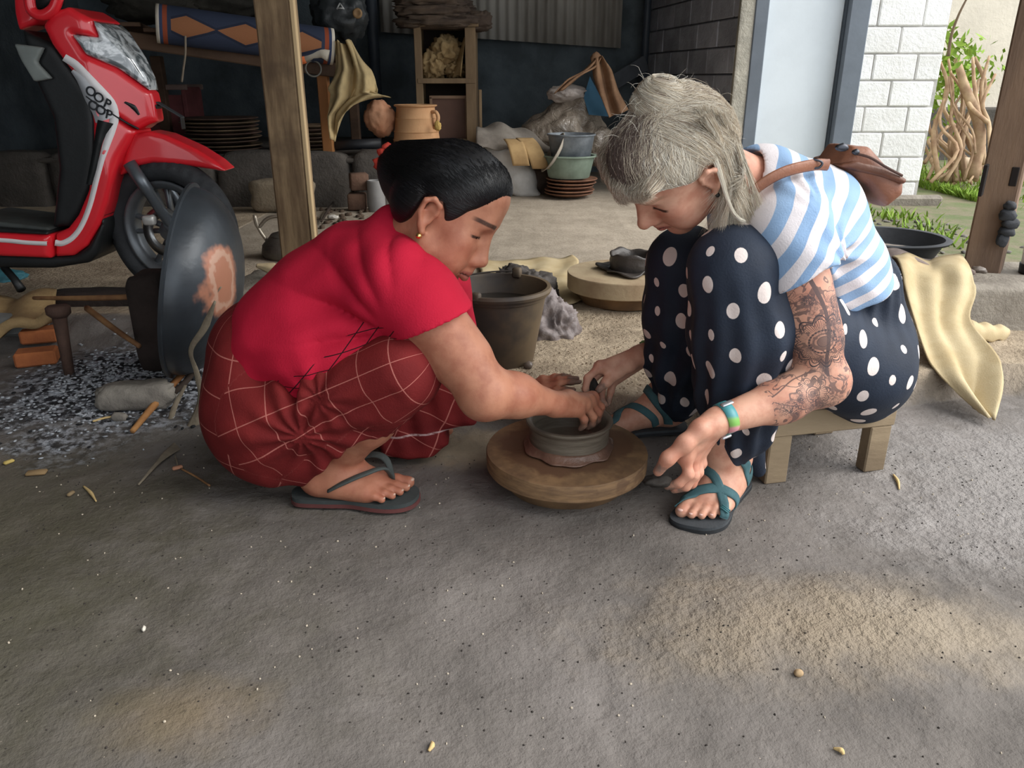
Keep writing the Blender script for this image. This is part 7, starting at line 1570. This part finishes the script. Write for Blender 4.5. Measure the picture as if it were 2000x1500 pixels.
for s_ in (-1, 1): obj('loop_handle', tube(spline([wc_ + e2 * s_ * Rw * 1.0 + e1 * .05, wc_ + e2 * s_ * Rw * 1.14 + e1 * .03, wc_ + e2 * s_ * Rw * 1.14 - e1 * .03, wc_ + e2 * s_ * Rw * 1.0 - e1 * .05], 14), .008, 8), m_wok, wk) if s_ > 5 else None
m_brk = M('orange_brick', (186, 112, 66), .95, .2, 8, .004, 40, col2=(150, 86, 52)); m_dkb = M('sooty_brick', (52, 42, 38), .95, .3, 7, .005, 40); m_st = M('ash_stone', (146, 140, 130), .95, .25, 7, .008, 30, col2=(106, 100, 94))
def gz(px, py, z=.02): v = V3(atz(px, py, z)); v[2] = zf(v[0], v[1]); return v
q = gz(300, 735); tag(obj('stove_block', rock(q + np.array([.0, .08, .14]), (.055, .07, .155), 5, 4, .05, 2, box_=.6), m_dkb), 'soot-blackened upright stove block between the ash and the wok', 'block')
q = gz(215, 612, .06); tag(obj('hearth_back', rock(q + np.array([0, .06, .0]), (.26, .06, .05), 8, 4, .08, 2, box_=.5), m_dkb), 'low soot-blackened hearth stone behind the ash', 'stone')
for k, (x, y, w, rot, dz, lab) in enumerate(((76, 712, .115, .35, .026, 'orange brick lying lower, left of the iron stake'), (84, 676, .11, .30, .035, 'orange brick lying on another, left of the iron stake'))):
    q = gz(x, y); tag(obj('clay_brick', box(q + np.array([0, .0, dz]), (w, .07, .045), rotz(rot), .006), m_brk, smooth=False), lab, 'brick')
q = gz(262, 792); tag(obj('rough_stone', rock(q + np.array([0, .02, .032]), (.105, .05, .038), 11, 4, .14, 2.2, rot=.16, box_=.35), m_st), 'long pale broken stone at the front edge of the ash', 'stone')
q = gz(232, 812); tag(obj('stone_chip', rock(q + np.array([0, 0, .008]), (.022, .012, .012), 3, 2, .2, box_=.4), m_st), 'small stone chip below the long pale stone', 'stone')
b0 = gz(137, 738); t0 = Jv(112, 596, b0[1] + .02); stk = thing('iron_stake', 'rusty iron stake with a thick head standing in the ash', 'stake', tuple(b0)); m_ir = M('rusty_iron', (84, 62, 52), .85, .3, 14, .003, 50); d_ = t0 - b0
obj('shaft', tube([b0 - [0, 0, .02], b0 + d_ * .5, b0 + d_ * .86], [.014, .017, .020], 12), m_ir, stk); obj('head', tube([b0 + d_ * .82, b0 + d_ * .88, b0 + d_ * .97, b0 + d_ * 1.0], [.020, .033, .034, .026], 14), m_ir, stk)
m_stick = M('dry_stick', (166, 124, 82), .85, .25, 9, .001, col2=(118, 82, 54))
def stick(pts, r_, lab, nm='stick', mat=None): tag(obj(nm, tube(spline(pts, 14), r_, 7), mat or m_stick), lab, nm.split('_')[-1])
stick([Jv(66, 582, 2.42), Jv(180, 582, 2.30), Jv(306, 578, 2.25)], [.006, .009, .009], 'long dry stick lying level across the hearth behind the stake'); stick([Jv(170, 602, 2.35), Jv(220, 640, 2.2), Jv(272, 676, 2.08)], [.010, .009, .007], 'dry stick slanting down over the ash to the stove block')
stick([gz(258, 838) + [0, 0, .008], gz(300, 800) + [0, 0, .02], gz(368, 752) + [0, 0, .05]], [.007, .010, .009], 'split orange stick lying in front of the long pale stone', 'stick', M('orange_split_wood', (184, 134, 82), .85, .25, 9, .001, col2=(140, 92, 52))); stick([gz(322, 790) + [0, 0, .02], gz(365, 765) + [0, 0, .035], gz(395, 735) + [0, 0, .05]], .009, 'dark stick beside the split orange stick under the wok', 'stick', M('dark_stick', (58, 46, 38), .9, .2, 9, .001)); stick([gz(180, 818) + [0, 0, .004], gz(205, 812) + [0, 0, .006], gz(232, 808) + [0, 0, .004]], .003, 'thin straw at the front of the ash', 'straw', M('straw', (206, 178, 124), .85, .1, 9, 0)); stick([gz(352, 905) + [0, 0, .004], gz(380, 920) + [0, 0, .004], gz(408, 938) + [0, 0, .003]], .0025, 'thin brown twig on the ground left of the maroon wrap', 'twig')
m_leaf = M('dry_leaf', (150, 138, 118), .85, .25, 12, .002, col2=(108, 98, 84))
def leaf(pts, ws, lab, fold=.35, mat=None):
    cv = spline(pts, 30)
    def fn(u, v): i_ = v * 29; k = int(min(i_, 28)); p = cv[k] + (cv[k + 1] - cv[k]) * (i_ - k); t_ = nrm(cv[k + 1] - cv[k]); s_ = nrm(np.cross(t_, np.array([.1, -1, .45]))); w_ = np.interp(v, np.linspace(0, 1, len(ws)), ws); a_ = (u - .5) * 2; return p + s_ * a_ * w_ - np.array([.0, -.9, .4]) * abs(a_) * w_ * fold
    tag(obj('dry_leaf', sheet(fn, 7, 30, .0015), mat or m_leaf), lab, 'leaf')
leaf([gz(268, 934) + [0, 0, .006], gz(318, 888) + [0, 0, .014], Jv(368, 850, 1.82), Jv(392, 790, 1.92), Jv(388, 735, 2.0)], [.002, .005, .018, .02, .012, .004], 'long curled dry leaf trailing on the ground beside the maroon wrap')
leaf([gz(345, 900) + [0, 0, .006], Jv(330, 850, 1.84), Jv(338, 800, 1.92), Jv(362, 752, 2.0)], [.002, .006, .008, .004], 'narrow dry leaf strip left of the long curled leaf'); leaf([Jv(420, 588, 1.90), Jv(398, 640, 1.90), Jv(372, 684, 1.90), Jv(384, 730, 1.92), Jv(398, 800, 1.90)], [.003, .010, .008, .005, .008, .004], 'bent dry leaf hanging in front of the wok'); leaf([Jv(432, 560, 2.0), Jv(400, 600, 1.98), Jv(352, 655, 1.95)], [.002, .004, .002], 'thin dry leaf blade crossing the face of the wok'); leaf([Jv(500, 518, 2.58), Jv(530, 524, 2.57), Jv(555, 532, 2.57)], [.006, .022, .008], 'curled pale leaf on top of the concrete block', .5, M('pale_leaf', (196, 176, 140), .85, .2, 12, .001))
def plank(u, v):
    a = V3(at(-30, 612, 2.78)) * (1 - u) + V3(at(112, 594, 2.74)) * u; b = V3(at(-30, 688, 2.34)) * (1 - u) + V3(at(108, 638, 2.44)) * u; p = a * (1 - v) + b * v; return p + np.array([0, 0, .02 + .014 * math.sin(u * 9 + v * 4) + .012 * math.sin(v * 7)])
tag(obj('bark_slab', sheet(plank, 26, 12, .03), M('tan_bark', (172, 146, 102), .9, .25, 6, .006, 30, col2=(136, 112, 78))), 'tan slab of bark lying at the left edge beside the bricks', 'bark'); tag(obj('bark_slab', rock(gz(15, 672) + np.array([0, .03, .05]), (.12, .07, .03), 9, 4, .12, box_=.3), M('grey_blue_bark', (128, 132, 130), .9, .2, 8, .005, 30)), 'grey weathered slab under the tan bark at the left edge', 'bark')
tag(obj('blue_tarp', crumple(Jv(2, 545, 3.1), (.09, .06, .035), 5, .3, 4), M('teal_tarp', (70, 132, 146), .6, .15, 8, .002)), 'crumpled teal tarp under the scooter at the left edge', 'tarp')
tag(obj('plastic_lid', lathe([(0, 0), (.02, 0), (.024, .006), (.022, .008), (.018, .004), (0, .004)], gz(372, 735) + [0, 0, .03], 24, (.2, -.4, 1)), M('white_plastic', (224, 224, 222), .4, .05, 5, 0)), 'small white plastic lid at the foot of the wok', 'lid')
# ash flakes, chips, pebbles
def scatter(cx, cy, sx, sy, n, smin, smax, seed, lift=.002, squash=.4):
    r_ = np.random.default_rng(seed); return join(*[rock((x, y, zf(x, y) + lift), tuple(r_.uniform(smin, smax, 3) * np.array([1, 1, squash])), i, 1, .3) for i, (x, y) in enumerate(zip(r_.normal(cx, sx, n), r_.normal(cy, sy, n)))])
o = obj('ash', scatter(-1.13, 2.14, .14, .17, 1100, .0025, .008, 1), M('pale_ash', (178, 182, 188), .95, .2, 30, .002, objvar=0)); o['kind'] = 'stuff'; tag(o, 'pale flakes of wood ash heaped in the hearth', 'ash')
o = obj('charcoal', scatter(-1.10, 2.14, .13, .15, 260, .003, .010, 2), M('charcoal', (34, 34, 36), .9, .2, 30, .002)); o['kind'] = 'stuff'; tag(o, 'black charcoal crumbs among the ash', 'charcoal')
r_ = np.random.default_rng(6); pts = np.stack([r_.uniform(-1.2, 1.3, 900), r_.uniform(.78, 1.75, 900)], 1)
o = obj('grit', join(*[rock((x, y, zf(x, y) + .0004), tuple(r_.uniform(.0009, .0024, 3)), i, 1, .2) for i, (x, y) in enumerate(pts)]), M('dark_grit', (62, 56, 52), .95, .3, 60, 0)); o['kind'] = 'stuff'; tag(o, 'dark grit strewn over the earth floor', 'grit')
o = obj('grit', join(*[rock((x, y, zf(x, y) + .0006), tuple(r_.uniform(.001, .0028, 3)), i, 1, .2) for i, (x, y) in enumerate(np.stack([r_.uniform(-1.1, 1.3, 220), r_.uniform(.78, 1.8, 220)], 1))]), M('pale_grit', (190, 178, 160), .95, .2, 60, 0)); o['kind'] = 'stuff'; tag(o, 'pale grains strewn over the earth floor', 'grit')
q = gz(1562, 1303); tag(obj('pebble', rock(q + [0, 0, .005], (.0075, .006, .006), 2, 3, .1), M('tan_pebble', (168, 142, 108), .8, .1, 9, 0)), 'single round tan pebble on the light patch of floor in front', 'pebble')
for k, (x, y, s, lab) in enumerate(((68, 910, .022, 'tan wood chip on the ground at the lower left of the ash'), (345, 904, .012, 'small pinkish crumb beside the dry leaf'), (14, 890, .012, 'yellow chip at the left edge below the ash'), (135, 950, .010, 'small wood chip left of a leaf blade on the ground'), (277, 1210, .006, 'tiny white chip on the dark floor in front'))):
    q = gz(x, y); tag(obj('chip', box(q + [0, 0, .005], (s * 2, s, .008), rotz(.4 * k + .2), .003), M(f'chip_tone_{k}', ((150, 124, 88), (196, 140, 110), (196, 172, 100), (140, 120, 90), (214, 208, 196))[k], .9, .2, 9, .001)), lab, 'chip')
for k, (x0_, y0_, x1_, y1_, lab) in enumerate(((160, 935, 184, 962, 'pale leaf blade on the ground left of the maroon wrap'), (1652, 1452, 1632, 1440, 'small white straw piece near the front right edge'), (836, 1445, 842, 1428, 'small bent white straw near the front edge'), (1748, 912, 1760, 938, 'dry straw on the ground right of the stool'))):
    a_, b_ = gz(x0_, y0_), gz(x1_, y1_); stick([a_ + [0, 0, .003], (a_ + b_) / 2 + [.003, 0, .005], b_ + [0, 0, .003]], [.002, .004, .0015], lab, 'straw', M('straw', (206, 178, 124), .85, .1, 9, 0))
